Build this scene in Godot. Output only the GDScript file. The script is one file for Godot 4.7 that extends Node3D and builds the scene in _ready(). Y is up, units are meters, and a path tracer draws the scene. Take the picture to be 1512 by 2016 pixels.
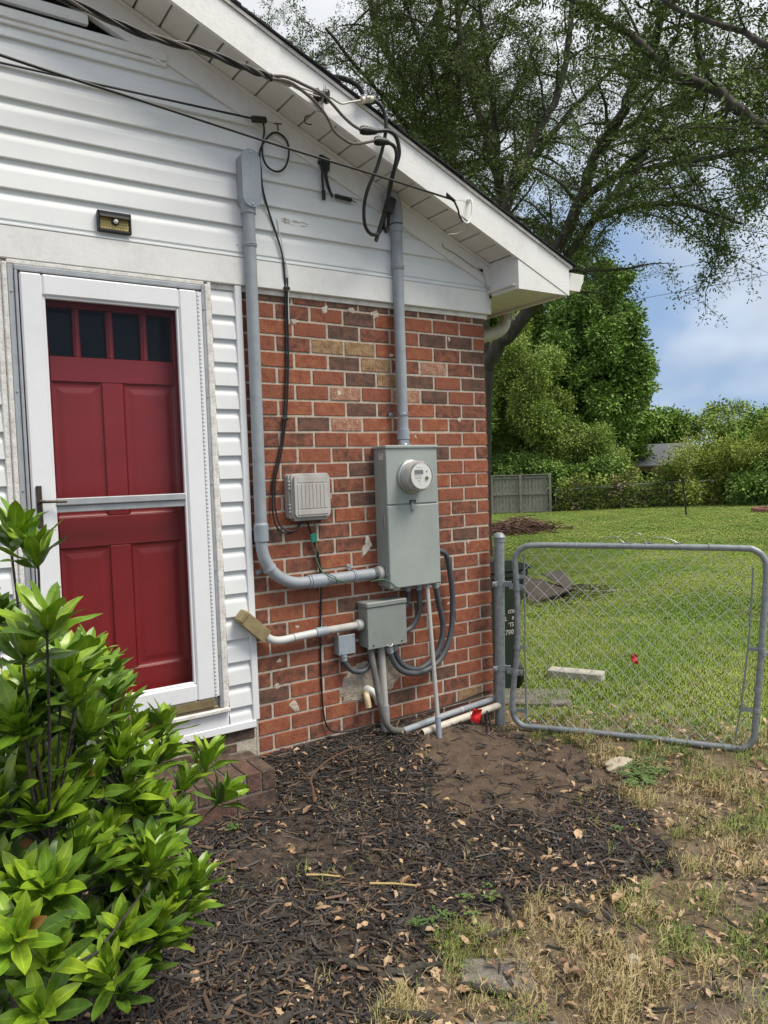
extends Node3D
# A brick and vinyl gable end with its electric service, a red door, a chain link gate and the yard behind.
# Units are metres. The wall face is z = 0, its right corner x = 0, y = 0 a mortar line near the ground.

const COURSE := 0.08232
const BRICK := 0.2032
const PITCH := 0.4167
var rng := RandomNumberGenerator.new()
var used := {}
var M := {}
var lumps := FastNoiseLite.new()
var patchy := FastNoiseLite.new()


# ---------------------------------------------------------------- mesh helpers
class Shape:
	var st := SurfaceTool.new()
	var col := Color.WHITE
	var count := 0

	func _init() -> void:
		st.begin(Mesh.PRIMITIVE_TRIANGLES)

	func vert(p: Vector3, n: Vector3) -> void:
		st.set_color(col)
		st.set_normal(n)
		st.add_vertex(p)

	func tri(a: Vector3, b: Vector3, c: Vector3, na: Vector3, nb: Vector3, nc: Vector3) -> void:
		count += 1
		if (b - a).cross(c - a).dot(na + nb + nc) > 0.0:
			vert(a, na); vert(c, nc); vert(b, nb)
		else:
			vert(a, na); vert(b, nb); vert(c, nc)

	func face(pts: Array, outward: Vector3) -> void:
		var n: Vector3 = (pts[1] - pts[0]).cross(pts[2] - pts[0])
		if n.length() < 1e-12 and pts.size() > 3:
			n = (pts[2] - pts[0]).cross(pts[3] - pts[0])
		n = n.normalized()
		if n.dot(outward) < 0.0:
			n = -n
		for i in range(1, pts.size() - 1):
			tri(pts[0], pts[i], pts[i + 1], n, n, n)

	# a box with chamfered edges
	func box(c: Vector3, size: Vector3, bev := 0.003, basis := Basis()) -> void:
		var h := size * 0.5
		var b := minf(bev, minf(h.x, minf(h.y, h.z)) * 0.45)
		var p := {}
		for sx in [-1, 1]:
			for sy in [-1, 1]:
				for sz in [-1, 1]:
					var k := Vector3i(sx, sy, sz)
					p[[k, 0]] = c + basis * Vector3(sx * h.x, sy * (h.y - b), sz * (h.z - b))
					p[[k, 1]] = c + basis * Vector3(sx * (h.x - b), sy * h.y, sz * (h.z - b))
					p[[k, 2]] = c + basis * Vector3(sx * (h.x - b), sy * (h.y - b), sz * h.z)
		for ax in 3:
			var u := (ax + 1) % 3
			var v := (ax + 2) % 3
			for s in [-1, 1]:
				var q := []
				for uv in [[-1, -1], [1, -1], [1, 1], [-1, 1]]:
					var k := Vector3i()
					k[ax] = s; k[u] = uv[0]; k[v] = uv[1]
					q.append(p[[k, ax]])
				var o := Vector3()
				o[ax] = s
				face(q, basis * o)
			for su in [-1, 1]:
				for sv in [-1, 1]:
					var k0 := Vector3i()
					var k1 := Vector3i()
					k0[ax] = -1; k0[u] = su; k0[v] = sv
					k1[ax] = 1; k1[u] = su; k1[v] = sv
					var o2 := Vector3()
					o2[u] = su; o2[v] = sv
					face([p[[k0, u]], p[[k1, u]], p[[k1, v]], p[[k0, v]]], basis * o2)
		for sx in [-1, 1]:
			for sy in [-1, 1]:
				for sz in [-1, 1]:
					var k := Vector3i(sx, sy, sz)
					face([p[[k, 0]], p[[k, 1]], p[[k, 2]]], basis * Vector3(sx, sy, sz))

	# from corner to corner
	func slab(lo: Vector3, hi: Vector3, bev := 0.002) -> void:
		box((lo + hi) * 0.5, hi - lo, bev)

	# polygon in xy, run along z
	func prism(poly: PackedVector2Array, z0: float, z1: float) -> void:
		var idx := Geometry2D.triangulate_polygon(poly)
		for z in [z0, z1]:
			var n := Vector3(0, 0, 1.0 if z == maxf(z0, z1) else -1.0)
			for i in range(0, idx.size(), 3):
				var a := poly[idx[i]]
				var b := poly[idx[i + 1]]
				var d := poly[idx[i + 2]]
				tri(Vector3(a.x, a.y, z), Vector3(b.x, b.y, z), Vector3(d.x, d.y, z), n, n, n)
		var cw := 1.0 if Geometry2D.is_polygon_clockwise(poly) else -1.0
		for i in poly.size():
			var a := poly[i]
			var b := poly[(i + 1) % poly.size()]
			var e := b - a
			face([Vector3(a.x, a.y, z0), Vector3(b.x, b.y, z0), Vector3(b.x, b.y, z1), Vector3(a.x, a.y, z1)], Vector3(-e.y, e.x, 0) * cw)

	# profile in yz, run along x between two x values that may differ from point to point
	func run_x(prof: PackedVector2Array, x0: Callable, x1: Callable, smooth := false) -> void:
		var n := prof.size()
		for i in n - 1:
			var a := prof[i]
			var b := prof[i + 1]
			face([Vector3(x0.call(a.x), a.x, a.y), Vector3(x1.call(a.x), a.x, a.y), Vector3(x1.call(b.x), b.x, b.y), Vector3(x0.call(b.x), b.x, b.y)], Vector3(0, -(b.y - a.y), b.x - a.x) if b.x >= a.x else Vector3(0, -1, 0.01))

	func tube(pts: Array, r0: float, r1: float, sides := 10, cap := true, radii := []) -> void:
		var t: Vector3 = (pts[1] - pts[0]).normalized()
		var u := t.cross(Vector3.UP if absf(t.y) < 0.9 else Vector3.RIGHT).normalized()
		var rings := []
		var norms := []
		for i in pts.size():
			var tn: Vector3 = (pts[mini(i + 1, pts.size() - 1)] - pts[maxi(i - 1, 0)]).normalized()
			u = (u - tn * u.dot(tn)).normalized()
			var v := tn.cross(u)
			var r: float = radii[i] if radii.size() else lerpf(r0, r1, float(i) / (pts.size() - 1))
			var ring := []
			var nr := []
			for k in sides:
				var a := TAU * k / sides
				var d := u * cos(a) + v * sin(a)
				ring.append(pts[i] + d * r)
				nr.append(d)
			rings.append(ring)
			norms.append(nr)
		for i in pts.size() - 1:
			for k in sides:
				var j := (k + 1) % sides
				tri(rings[i][k], rings[i + 1][k], rings[i + 1][j], norms[i][k], norms[i + 1][k], norms[i + 1][j])
				tri(rings[i][k], rings[i + 1][j], rings[i][j], norms[i][k], norms[i + 1][j], norms[i][j])
		if cap:
			face(rings[0], pts[0] - pts[1])
			face(rings[-1], pts[-1] - pts[-2])

	# profile of (radius, height) turned about an axis
	func lathe(prof: Array, at: Vector3, axis := Vector3.UP, sides := 24) -> void:
		var w := axis.normalized()
		var u := w.cross(Vector3.RIGHT if absf(w.x) < 0.9 else Vector3.UP).normalized()
		var v := w.cross(u)
		for i in prof.size() - 1:
			var a: Vector2 = prof[i]
			var b: Vector2 = prof[i + 1]
			var sl := Vector2(b.y - a.y, -(b.x - a.x)).normalized()
			for k in sides:
				var p := TAU * k / sides
				var q := TAU * (k + 1) / sides
				var dp := u * cos(p) + v * sin(p)
				var dq := u * cos(q) + v * sin(q)
				var np := dp * sl.x + w * sl.y
				var nq := dq * sl.x + w * sl.y
				var a0 := at + dp * a.x + w * a.y
				var a1 := at + dq * a.x + w * a.y
				var b0 := at + dp * b.x + w * b.y
				var b1 := at + dq * b.x + w * b.y
				if b.x > 1e-6:
					tri(a0, b0, b1, np, np, nq)
				if a.x > 1e-6:
					tri(a0, b1, a1, np, nq, nq)

	func mesh(m: Material) -> ArrayMesh:
		st.set_material(m)
		return st.commit()


func V(x: float, y: float, z: float) -> Vector3:
	return Vector3(x, y, z)


func sweep(pts: Array, per := 6) -> Array:
	var out := []
	for i in pts.size() - 1:
		var a: Vector3 = pts[maxi(i - 1, 0)]
		var b: Vector3 = pts[i]
		var c: Vector3 = pts[i + 1]
		var d: Vector3 = pts[mini(i + 2, pts.size() - 1)]
		for k in per:
			out.append(b.cubic_interpolate(c, a, d, float(k) / per))
	out.append(pts[-1])
	return out


# ---------------------------------------------------------------- scene helpers
func numbered(called: String) -> String:
	var n: int = used.get(called, 0)
	used[called] = n + 1
	return called if n == 0 else "%s_%03d" % [called, n]


func tag(o: Node3D, label: String, category: String, group := "", kind := "") -> Node3D:
	o.set_meta("label", label)
	o.set_meta("category", category)
	if group:
		o.set_meta("group", group)
	if kind:
		o.set_meta("kind", kind)
	return o


func thing(called: String, label: String, category: String, at: Vector3, group := "") -> Node3D:
	var o := Node3D.new()
	o.name = numbered(called)
	add_child(o, true)
	o.position = at
	o.set_meta("origin", at)
	return tag(o, label, category, group)


func shift(parent: Node) -> Vector3:
	return -parent.get_meta("origin") if parent.has_meta("origin") else Vector3.ZERO


# one named mesh whose vertices are in world metres, under a thing or a part
func part(parent: Node, called: String, s: Shape, m: Material) -> MeshInstance3D:
	var o := MeshInstance3D.new()
	o.name = numbered(called)
	o.mesh = s.mesh(m)
	parent.add_child(o, true)
	o.position = shift(parent)
	return o


func place(parent: Node, called: String, mesh: Mesh, m: Material, t: Transform3D) -> MeshInstance3D:
	var o := MeshInstance3D.new()
	o.name = numbered(called)
	o.mesh = mesh
	o.material_override = m
	parent.add_child(o, true)
	t.origin += shift(parent)
	o.transform = t
	return o


func solo(called: String, label: String, category: String, s: Shape, m: Material, group := "") -> MeshInstance3D:
	var o := part(self, called, s, m)
	tag(o, label, category, group)
	return o


func many(parent: Node, called: String, mesh: Mesh, m: Material, at: Array, cols: Array) -> MultiMeshInstance3D:
	var mm := MultiMesh.new()
	mm.transform_format = MultiMesh.TRANSFORM_3D
	mm.use_colors = cols.size() > 0
	mm.mesh = mesh
	mm.instance_count = at.size()
	for i in at.size():
		mm.set_instance_transform(i, at[i])
		if cols.size():
			mm.set_instance_color(i, cols[i])
	var o := MultiMeshInstance3D.new()
	o.name = numbered(called)
	o.multimesh = mm
	o.material_override = m
	parent.add_child(o, true)
	o.position = shift(parent)
	o.set_meta("kind", "stuff")
	return o


# ---------------------------------------------------------------- materials
func noise_bytes(n: int, freq: float, sd: int, octaves := 4, kind := FastNoiseLite.TYPE_SIMPLEX_SMOOTH) -> PackedByteArray:
	var f := FastNoiseLite.new()
	f.noise_type = kind
	f.seed = sd
	f.frequency = freq
	f.fractal_octaves = octaves
	var im := f.get_seamless_image(n, n)
	im.convert(Image.FORMAT_L8)
	return im.get_data()


func ramp(cols: Array) -> Gradient:
	var g := Gradient.new()
	var off := PackedFloat32Array()
	var c := PackedColorArray()
	for i in cols.size():
		off.append(float(i) / (cols.size() - 1))
		c.append(Color(cols[i]))
	g.offsets = off
	g.colors = c
	return g


# layers: [frequency, weight, stretch] summed, spread over a colour ramp
func patterned(cols: Array, layers: Array, sd: int, n := 256) -> Array:
	var sum := PackedFloat32Array()
	sum.resize(n * n)
	for l in layers.size():
		var b := noise_bytes(n, layers[l][0], sd + l * 17)
		var w: float = layers[l][1] / 255.0
		var stretch: int = layers[l][2] if layers[l].size() > 2 else 1
		for y in n:
			for x in n:
				sum[y * n + x] += b[((y / stretch) % n) * n + x] * w
	var lo := 1e9
	var hi := -1e9
	for v in sum:
		lo = minf(lo, v)
		hi = maxf(hi, v)
	var g := ramp(cols)
	var lut := PackedByteArray()
	for i in 256:
		var c := g.sample(i / 255.0)
		lut.append_array([c.r8, c.g8, c.b8])
	var rgb := PackedByteArray()
	var grey := PackedByteArray()
	rgb.resize(n * n * 3)
	grey.resize(n * n)
	for i in n * n:
		var k := clampi(int((sum[i] - lo) / (hi - lo) * 255.0), 0, 255)
		rgb[i * 3] = lut[k * 3]
		rgb[i * 3 + 1] = lut[k * 3 + 1]
		rgb[i * 3 + 2] = lut[k * 3 + 2]
		grey[i] = k
	return [Image.create_from_data(n, n, false, Image.FORMAT_RGB8, rgb), Image.create_from_data(n, n, false, Image.FORMAT_L8, grey)]


func mat(called: String, cols: Array, tile: float, rough := 0.7, bump := 0.0, layers := [[0.012, 1.0], [0.06, 0.5]], metal := 0.0, spec := 0.5) -> StandardMaterial3D:
	var m := StandardMaterial3D.new()
	m.resource_name = called
	m.roughness = rough
	m.metallic = metal
	m.metallic_specular = spec
	if cols.size() <= 2:
		m.albedo_color = Color(cols[0]).lerp(Color(cols[-1]), 0.5)
	else:
		var t := patterned(cols, layers, hash(called) % 1000)
		m.albedo_texture = ImageTexture.create_from_image(t[0])
		if bump > 0.0:
			var nm: Image = t[1]
			nm.convert(Image.FORMAT_RGBA8)
			nm.bump_map_to_normal_map(bump)
			m.normal_enabled = true
			m.normal_texture = ImageTexture.create_from_image(nm)
		m.uv1_triplanar = true
		m.uv1_world_triplanar = true
		m.uv1_scale = Vector3.ONE / tile
	M[called] = m
	return m


func tinted(called: String, rough := 0.6, back := Color.BLACK, spec := 0.5) -> StandardMaterial3D:
	var m := StandardMaterial3D.new()
	m.resource_name = called
	m.vertex_color_use_as_albedo = true
	m.roughness = rough
	m.metallic_specular = spec
	if back != Color.BLACK:
		m.backlight_enabled = true
		m.backlight = back
	M[called] = m
	return m


func make_materials() -> void:
	var speck := [[0.022, 1.0], [0.07, 0.55], [0.2, 0.6]]
	mat("brick_red", ["4a2d25", "703f30", "814938", "8b533d", "87503c", "945f48", "ad856d"], 0.45, 0.9, 2.5, speck)
	mat("brick_orange", ["523226", "7d4531", "8b4f39", "91573d", "9a6245", "a87857"], 0.42, 0.9, 2.5, speck)
	mat("brick_flashed", ["402f29", "573b32", "6e4637", "824f3d", "8b5642", "935f49"], 0.40, 0.9, 2.5, [[0.026, 1.0], [0.09, 0.3], [0.2, 0.35]])
	mat("brick_dark", ["3e322d", "4f3d35", "644a3f", "754f40", "805944"], 0.45, 0.9, 2.5, speck)
	mat("brick_tan", ["64503e", "7b5f49", "8c7051", "987a5b", "a38a69", "b69e80"], 0.40, 0.9, 2.5, [[0.03, 1.0], [0.12, 0.9]])
	mat("brick_pale", ["734a3d", "8a5a4a", "966a57", "a9846e", "bca28d", "c2ac9a"], 0.4, 0.9, 2.5, [[0.03, 1.0], [0.14, 1.1]])
	mat("brick_weathered", ["2f2824", "433832", "56463d", "685448", "725d51"], 0.4, 0.92, 2.5, speck)
	mat("brick_stoop", ["3a2c27", "4e3c34", "5e463c", "6b4f44", "765a4e"], 0.5, 0.9, 2.5, speck)
	mat("mortar", ["988e80", "ada395", "beb4a6", "c8bfb1"], 0.3, 0.95, 2.0, [[0.03, 1.0], [0.12, 0.9]])
	mat("cement", ["857a6c", "a2978a", "b5aa9a", "c6bcae"], 0.25, 0.95, 6.0, [[0.015, 1.0], [0.06, 0.8]])
	mat("old_stone", ["4b4742", "66615a", "7a756c", "8b857c"], 0.5, 0.95, 4.0, speck)
	mat("concrete", ["8e8a80", "a5a196", "b5b1a6", "c0bcb2"], 0.4, 0.92, 3.0, speck)
	mat("vinyl", ["d3d7da", "dde0e2", "e1e4e5", "e3e6e7"], 1.7, 0.48, 0.0, [[0.006, 1.0], [0.03, 0.5], [0.14, 0.25]])
	mat("trim_paint", ["d3d3d0", "dcdcda", "e2e2e1", "e4e5e4", "e5e6e6"], 0.9, 0.55, 0.5, [[0.006, 1.0], [0.04, 0.6], [0.14, 0.45]])
	mat("soffit_paint", ["ceccc7", "d7d6d2", "dcdbd8", "dfdedc"], 0.8, 0.6, 0.5, [[0.006, 1.0], [0.05, 0.4]])
	mat("worn_paint", ["a8a39b", "cbc8c2", "dcdad6", "e1e0dd", "e4e3e1"], 0.35, 0.75, 2.0, [[0.02, 1.0], [0.1, 0.8]])
	mat("aluminium_white", ["dfe1e6", "e4e6ea", "e7e9ec"], 0.9, 0.35, 0.0)
	mat("grey_metal_strip", ["9b9fa3", "abafb2", "b5b8bb"], 0.4, 0.35, 0.0, [[0.02, 1.0], [0.1, 0.4]], 0.3)
	mat("red_paint", ["740c14", "7b0f17", "7f1119"], 0.7, 0.42, 0.3, [[0.01, 1.0], [0.1, 0.5]])
	mat("bronze", ["3c352e", "4b4238", "574d41"], 0.15, 0.4, 0.0, [[0.02, 1.0], [0.1, 0.4]], 0.5)
	mat("olive_metal", ["6b6045", "7a6d4f", "857757"], 0.3, 0.5, 0.0)
	mat("panel_paint", ["8d9592", "969e9b", "9ba3a0", "a0a8a5"], 0.9, 0.45, 0.2, [[0.008, 1.0], [0.05, 0.4], [0.16, 0.2]])
	mat("box_paint", ["7e8481", "868c89", "8b918e"], 0.5, 0.5, 0.2, [[0.01, 1.0], [0.08, 0.4]])
	mat("pvc_grey", ["7d848b", "8b9299", "959ca2", "9aa1a7"], 0.6, 0.55, 0.3, [[0.008, 1.0], [0.05, 0.5], [0.16, 0.35]])
	mat("pvc_blue_grey", ["858f99", "8f99a3", "98a2ab"], 0.4, 0.5, 0.0)
	mat("pvc_white", ["a49b8b", "bdb5a7", "cdc7bb", "d3cec4"], 0.3, 0.5, 0.3, [[0.015, 1.0], [0.1, 0.6]])
	mat("pvc_pale", ["c2c4c3"], 0.3, 0.5)
	mat("pvc_cream", ["c9b68c", "d6c49c", "dccba6"], 0.2, 0.5, 0.0)
	mat("flex_grey", ["3d4247", "474c51", "4f5459"], 0.2, 0.5, 0.3)
	mat("muddy_conduit", ["4d473d", "5d5a52", "6d6e6b", "7b7f80"], 0.35, 0.7, 0.5, [[0.012, 1.0], [0.08, 0.7]])
	mat("tan_metal", ["6f6449", "857857", "93865f", "9a8d68"], 0.25, 0.6, 0.4, [[0.015, 1.0], [0.1, 0.6]])
	mat("weathered_plastic", ["9a9894", "a8a6a2", "b3b1ad", "b9b7b3"], 0.3, 0.75, 0.5, [[0.015, 1.0, 4], [0.12, 0.6]])
	mat("galvanized", ["6c7275", "838a8d", "959b9e", "a3a9ab"], 0.25, 0.45, 0.4, [[0.02, 1.0], [0.09, 0.8]], 0.25)
	mat("zinc_wire", ["d0d4d4"], 0.1, 0.5, 0.0, [], 0.1)
	mat("bright_steel", ["9a9d9f", "b4b7b9", "c4c7c8"], 0.1, 0.3, 0.0, [[0.02, 1.0]], 0.85)
	mat("black_rubber", ["101112", "17181a", "1e1f21"], 0.2, 0.45, 0.0)
	mat("black_plastic", ["141414", "1c1c1b", "252422"], 0.2, 0.4, 0.0)
	mat("old_cable", ["2b2826", "4a4541", "77716a", "8f8a82"], 0.06, 0.7, 0.6, [[0.03, 1.0], [0.12, 0.6]])
	mat("bare_wire", ["8b8983", "b0aea8", "cac8c2"], 0.06, 0.5, 0.0, [[0.03, 1.0]], 0.4)
	mat("white_plastic", ["d8d8d4", "e2e2df"], 0.3, 0.5, 0.0)
	mat("shingle", ["131314", "1f2022", "2b2c2e", "38393a"], 0.3, 0.95, 5.0, [[0.03, 1.0], [0.16, 1.0]])
	mat("gutter_paint", ["cfcdc6", "dad9d4", "e0dfdb"], 0.6, 0.4, 0.0)
	mat("downspout_paint", ["a39e90", "b3aea1", "bcb8ac"], 0.4, 0.45, 0.0)
	mat("led_panel", ["8d7d45", "b7a566", "cfbf84"], 0.03, 0.4, 0.5, [[0.05, 1.0]])
	mat("green_plastic", ["0d6f5b", "12806a"], 0.1, 0.5)
	mat("green_wire", ["3d6b4c", "4d7d5c"], 0.1, 0.5)
	mat("flag_red", ["c4161b", "d61f22", "de2a2a"], 0.06, 0.6, 0.5, [[0.03, 1.0]])
	mat("bin_green", ["18211e", "1d2724", "232e2a"], 0.5, 0.5, 0.3, [[0.012, 1.0], [0.1, 0.5]])
	mat("cardboard", ["3b342f", "4a423b", "564d45", "5f564d"], 0.5, 0.9, 0.5, [[0.01, 1.0], [0.08, 0.4]])
	mat("rotten_wood", ["5a5854", "79766f", "918e86", "a4a199"], 0.35, 0.9, 4.0, [[0.015, 1.0, 4], [0.1, 0.7]])
	mat("bark", ["25221e", "37332d", "4a463e", "5b574d"], 0.35, 0.95, 8.0, [[0.02, 1.0, 3], [0.09, 0.9]])
	mat("pale_rock", ["7d7462", "9f9582", "b5ab98", "c4bba9"], 0.12, 0.9, 4.0, [[0.02, 1.0], [0.1, 0.6]])
	mat("straw", ["a9935b", "c4ad74", "d2be8a"], 0.05, 0.8, 0.0)
	mat("stick", ["3d2c20", "5a4331", "6d5440"], 0.05, 0.9, 2.0)
	mat("roof_far", ["55585c", "62656a", "6c6f73"], 3.0, 0.95, 0.0)
	mat("ring_brick", ["6a4a42", "80594f", "946b5f"], 0.3, 0.9, 2.0)
	mat("branch_bark", ["4e3a33", "63493f", "765a4d"], 0.2, 0.95, 2.0)
	var glass := StandardMaterial3D.new()
	glass.resource_name = "glass"
	glass.transparency = BaseMaterial3D.TRANSPARENCY_ALPHA
	glass.albedo_color = Color(0.35, 0.37, 0.37, 0.03)
	glass.metallic_specular = 0.28
	glass.roughness = 0.02
	M["glass"] = glass
	mat("dark_glass", ["0a0e0f", "0d1213"], 1.0, 0.10, 0.0, [], 0.0, 0.25)
	var meter_glass := StandardMaterial3D.new()
	meter_glass.resource_name = "meter_glass"
	meter_glass.transparency = BaseMaterial3D.TRANSPARENCY_ALPHA
	meter_glass.albedo_color = Color(0.9, 0.92, 0.92, 0.12)
	meter_glass.roughness = 0.06
	M["meter_glass"] = meter_glass
	var lf := tinted("leaf", 0.34, Color(0.10, 0.16, 0.01))
	lf.albedo_texture = ImageTexture.create_from_image(patterned(["a8a890", "d8d8cc", "f4f4ee", "ffffff"], [[0.012, 1.0], [0.06, 0.6], [0.2, 0.4]], 91)[0])
	lf.uv1_triplanar = true
	lf.uv1_scale = Vector3.ONE * 1.4
	tinted("tree_leaf", 0.6, Color(0.16, 0.24, 0.03), 0.25)
	tinted("grass", 0.6, Color(0.18, 0.26, 0.03))
	tinted("chip", 0.85)
	tinted("dry_leaf", 0.7, Color(0.1, 0.05, 0.02))
	var g := patterned(["9c9c9c", "c4c4c4", "e0e0e0", "ffffff"], [[0.02, 1.0], [0.07, 0.8], [0.2, 0.7]], 77, 512)
	var gm := tinted("ground", 0.95)
	gm.albedo_texture = ImageTexture.create_from_image(g[0])
	var gn: Image = g[1]
	gn.convert(Image.FORMAT_RGBA8)
	gn.bump_map_to_normal_map(6.0)
	gm.normal_enabled = true
	gm.normal_texture = ImageTexture.create_from_image(gn)
	gm.uv1_triplanar = true
	gm.uv1_world_triplanar = true
	gm.uv1_scale = Vector3.ONE / 0.7


# ---------------------------------------------------------------- the scene
func _ready() -> void:
	rng.seed = 4711
	lumps.seed = 5
	lumps.frequency = 0.9
	patchy.seed = 9
	patchy.frequency = 0.35
	var cam := Camera3D.new()
	cam.name = "camera"
	add_child(cam)
	cam.position = V(-3.130, 1.407, 3.540)
	cam.rotation = V(-0.04967, -0.58439, -0.03453)
	cam.fov = 68.52
	cam.near = 0.05
	cam.far = 600.0
	cam.current = true
	var we := WorldEnvironment.new()
	we.name = "environment"
	var env := Environment.new()
	env.tonemap_mode = Environment.TONE_MAPPER_LINEAR
	env.tonemap_exposure = EXPOSURE
	env.background_mode = Environment.BG_SKY
	var sky := Sky.new()
	var pan := PanoramaSkyMaterial.new()
	pan.panorama = sky_picture()
	sky.sky_material = pan
	env.sky = sky
	env.background_energy_multiplier = SKY_ENERGY
	env.ambient_light_source = Environment.AMBIENT_SOURCE_SKY
	env.sdfgi_enabled = true
	env.ssao_enabled = true
	env.ssil_enabled = true
	we.environment = env
	add_child(we)
	var sun := DirectionalLight3D.new()
	sun.name = "sun"
	sun.light_energy = SUN_ENERGY
	sun.light_color = Color(1.0, 0.965, 0.91)
	sun.light_angular_distance = 26.0
	sun.shadow_enabled = true
	add_child(sun)
	sun.look_at_from_position(SUN_FROM, Vector3.ZERO)
	make_materials()

	build_ground()
	build_house()
	build_stoop()
	build_service()
	build_cables()
	build_gate()
	build_yard()
	build_far()
	build_trees()
	build_litter()
	build_shrub()


const EXPOSURE := 1.2
const SKY_ENERGY := 0.94
const SUN_ENERGY := 1.0
const SUN_FROM := Vector3(0.30, 0.86, 0.44)


# broken cloud: streaks over pale blue low down, closing to white overhead
func sky_picture() -> ImageTexture:
	var w := 1024
	var h := 512
	var im := Image.create(w, h, false, Image.FORMAT_RGBF)
	var broad := FastNoiseLite.new()
	broad.seed = 21
	broad.frequency = 0.55
	broad.fractal_octaves = 5
	var fine := FastNoiseLite.new()
	fine.seed = 33
	fine.frequency = 1.9
	fine.fractal_octaves = 5
	for y in h:
		var el := PI * (0.5 - (y + 0.5) / h)
		for x in w:
			var az := TAU * ((x + 0.5) / w - 0.5)
			if el < -0.02:
				im.set_pixel(x, y, Color(0.34, 0.36, 0.33))
				continue
			var d := Vector3(sin(az) * cos(el), sin(el), -cos(az) * cos(el))
			var k := 1.0 / (maxf(d.y, 0.0) + 0.16)
			var p := Vector2(d.x * k, d.z * k)
			# clouds drawn out along one direction
			var q := Vector2((p.x * 0.62 + p.y * 0.78) * 1.5, (p.y * 0.62 - p.x * 0.78) * 0.6)
			var n := broad.get_noise_2d(q.x, q.y) * 0.75 + fine.get_noise_2d(q.x, q.y * 1.3) * 0.35
			var cover := smoothstep(-0.30, 0.42, n * 0.8 + smoothstep(0.16, 0.50, d.y) * 0.62 + 0.06)
			var blue := Color(0.28, 0.42, 0.65).lerp(Color(0.33, 0.46, 0.66), 1.0 - smoothstep(0.0, 0.25, d.y))
			var white := Color(0.54, 0.63, 0.76).lerp(Color(0.86, 0.875, 0.90), smoothstep(0.1, 0.6, d.y))
			white = white * (0.90 + 0.16 * smoothstep(-0.4, 0.5, fine.get_noise_2d(q.x * 0.6 + 40.0, q.y)))
			var c := blue.lerp(white, cover)
			im.set_pixel(x, y, c)
	return ImageTexture.create_from_image(im)


# ---------------------------------------------------------------- ground
func height(x: float, z: float) -> float:
	var d := Vector2(x + 3.13, z - 3.54).length()
	var turn := smoothstep(0.45, 1.05, -z / maxf(x, 0.5)) if x > 0.5 else 1.0
	var y := -0.178 - lerpf(0.0022, 0.0138, turn) * maxf(0.0, d - 5.0)
	if d < 45.0:
		y += 0.152 * exp(-pow(maxf(z, 0.0) / 0.33, 2.0)) * (1.0 - smoothstep(-0.55, 0.0, x)) * smoothstep(-9.0, -4.0, x)
		y += lumps.get_noise_2d(x, z) * 0.012 * smoothstep(0.3, 1.0, absf(z)) + lumps.get_noise_2d(x * 4.0, z * 4.0) * 0.009
	return y


const BED := [Vector2(-1.44, -0.3), Vector2(-0.54, 0.0), Vector2(-0.89, 0.60), Vector2(-0.99, 0.95), Vector2(-0.48, 1.15), Vector2(-0.23, 1.08), Vector2(-0.38, 1.45), Vector2(-0.62, 1.80), Vector2(-1.05, 1.68), Vector2(-1.32, 1.56), Vector2(-1.54, 1.54), Vector2(-1.69, 1.64), Vector2(-1.92, 1.62), Vector2(-2.15, 1.80), Vector2(-2.60, 2.1), Vector2(-3.4, 2.0), Vector2(-3.4, 0.3), Vector2(-1.96, 0.30), Vector2(-1.7, -0.3)]
const BARE := [Vector2(-0.55, -0.08), Vector2(-0.11, 0.10), Vector2(0.08, 0.62), Vector2(-0.12, 1.02), Vector2(-0.63, 1.13), Vector2(-1.01, 0.97), Vector2(-0.92, 0.56)]


func wobble(x: float, z: float) -> Vector2:
	return Vector2(x + lumps.get_noise_2d(x * 3.0 + 50.0, z * 3.0) * 0.14, z + lumps.get_noise_2d(x * 3.0, z * 3.0 + 90.0) * 0.14)


func in_bed(x: float, z: float) -> bool:
	return Geometry2D.is_point_in_polygon(wobble(x, z), PackedVector2Array(BED))


func in_bare(x: float, z: float) -> bool:
	return Geometry2D.is_point_in_polygon(wobble(x, z), PackedVector2Array(BARE))


# how far behind the line of the gate: the mown lawn
func lawn(x: float, z: float) -> float:
	var g := (Vector2(x, z) - Vector2(0.04, 0.11)).dot(Vector2(0.836, -0.549))
	if x < 0.6 and z < -0.2:
		g = minf(g, x * 0.9)
	return g


func build_ground() -> void:
	var st := SurfaceTool.new()
	st.begin(Mesh.PRIMITIVE_TRIANGLES)
	var radii := [0.0]
	var r := 0.0
	while r < 260.0:
		r += clampf(r * 0.035, 0.035, 8.0)
		radii.append(r)
	var seg := 260
	var cx := -1.3
	var cz := 1.3
	for i in radii.size():
		for k in seg:
			var a := TAU * k / seg
			var x: float = cx + cos(a) * radii[i]
			var z: float = cz + sin(a) * radii[i]
			st.set_color(soil_color(x, z))
			st.add_vertex(V(x, height(x, z), z))
	for i in radii.size() - 1:
		for k in seg:
			var j := (k + 1) % seg
			for v in [i * seg + k, (i + 1) * seg + k, (i + 1) * seg + j, i * seg + k, (i + 1) * seg + j, i * seg + j]:
				st.add_index(v)
	st.generate_normals()
	st.set_material(M.ground)
	var o := MeshInstance3D.new()
	o.name = "ground"
	o.mesh = st.commit()
	add_child(o)
	tag(o, "bare soil, mulch bed and mown grass running back to the far fences", "ground", "", "structure")


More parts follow.
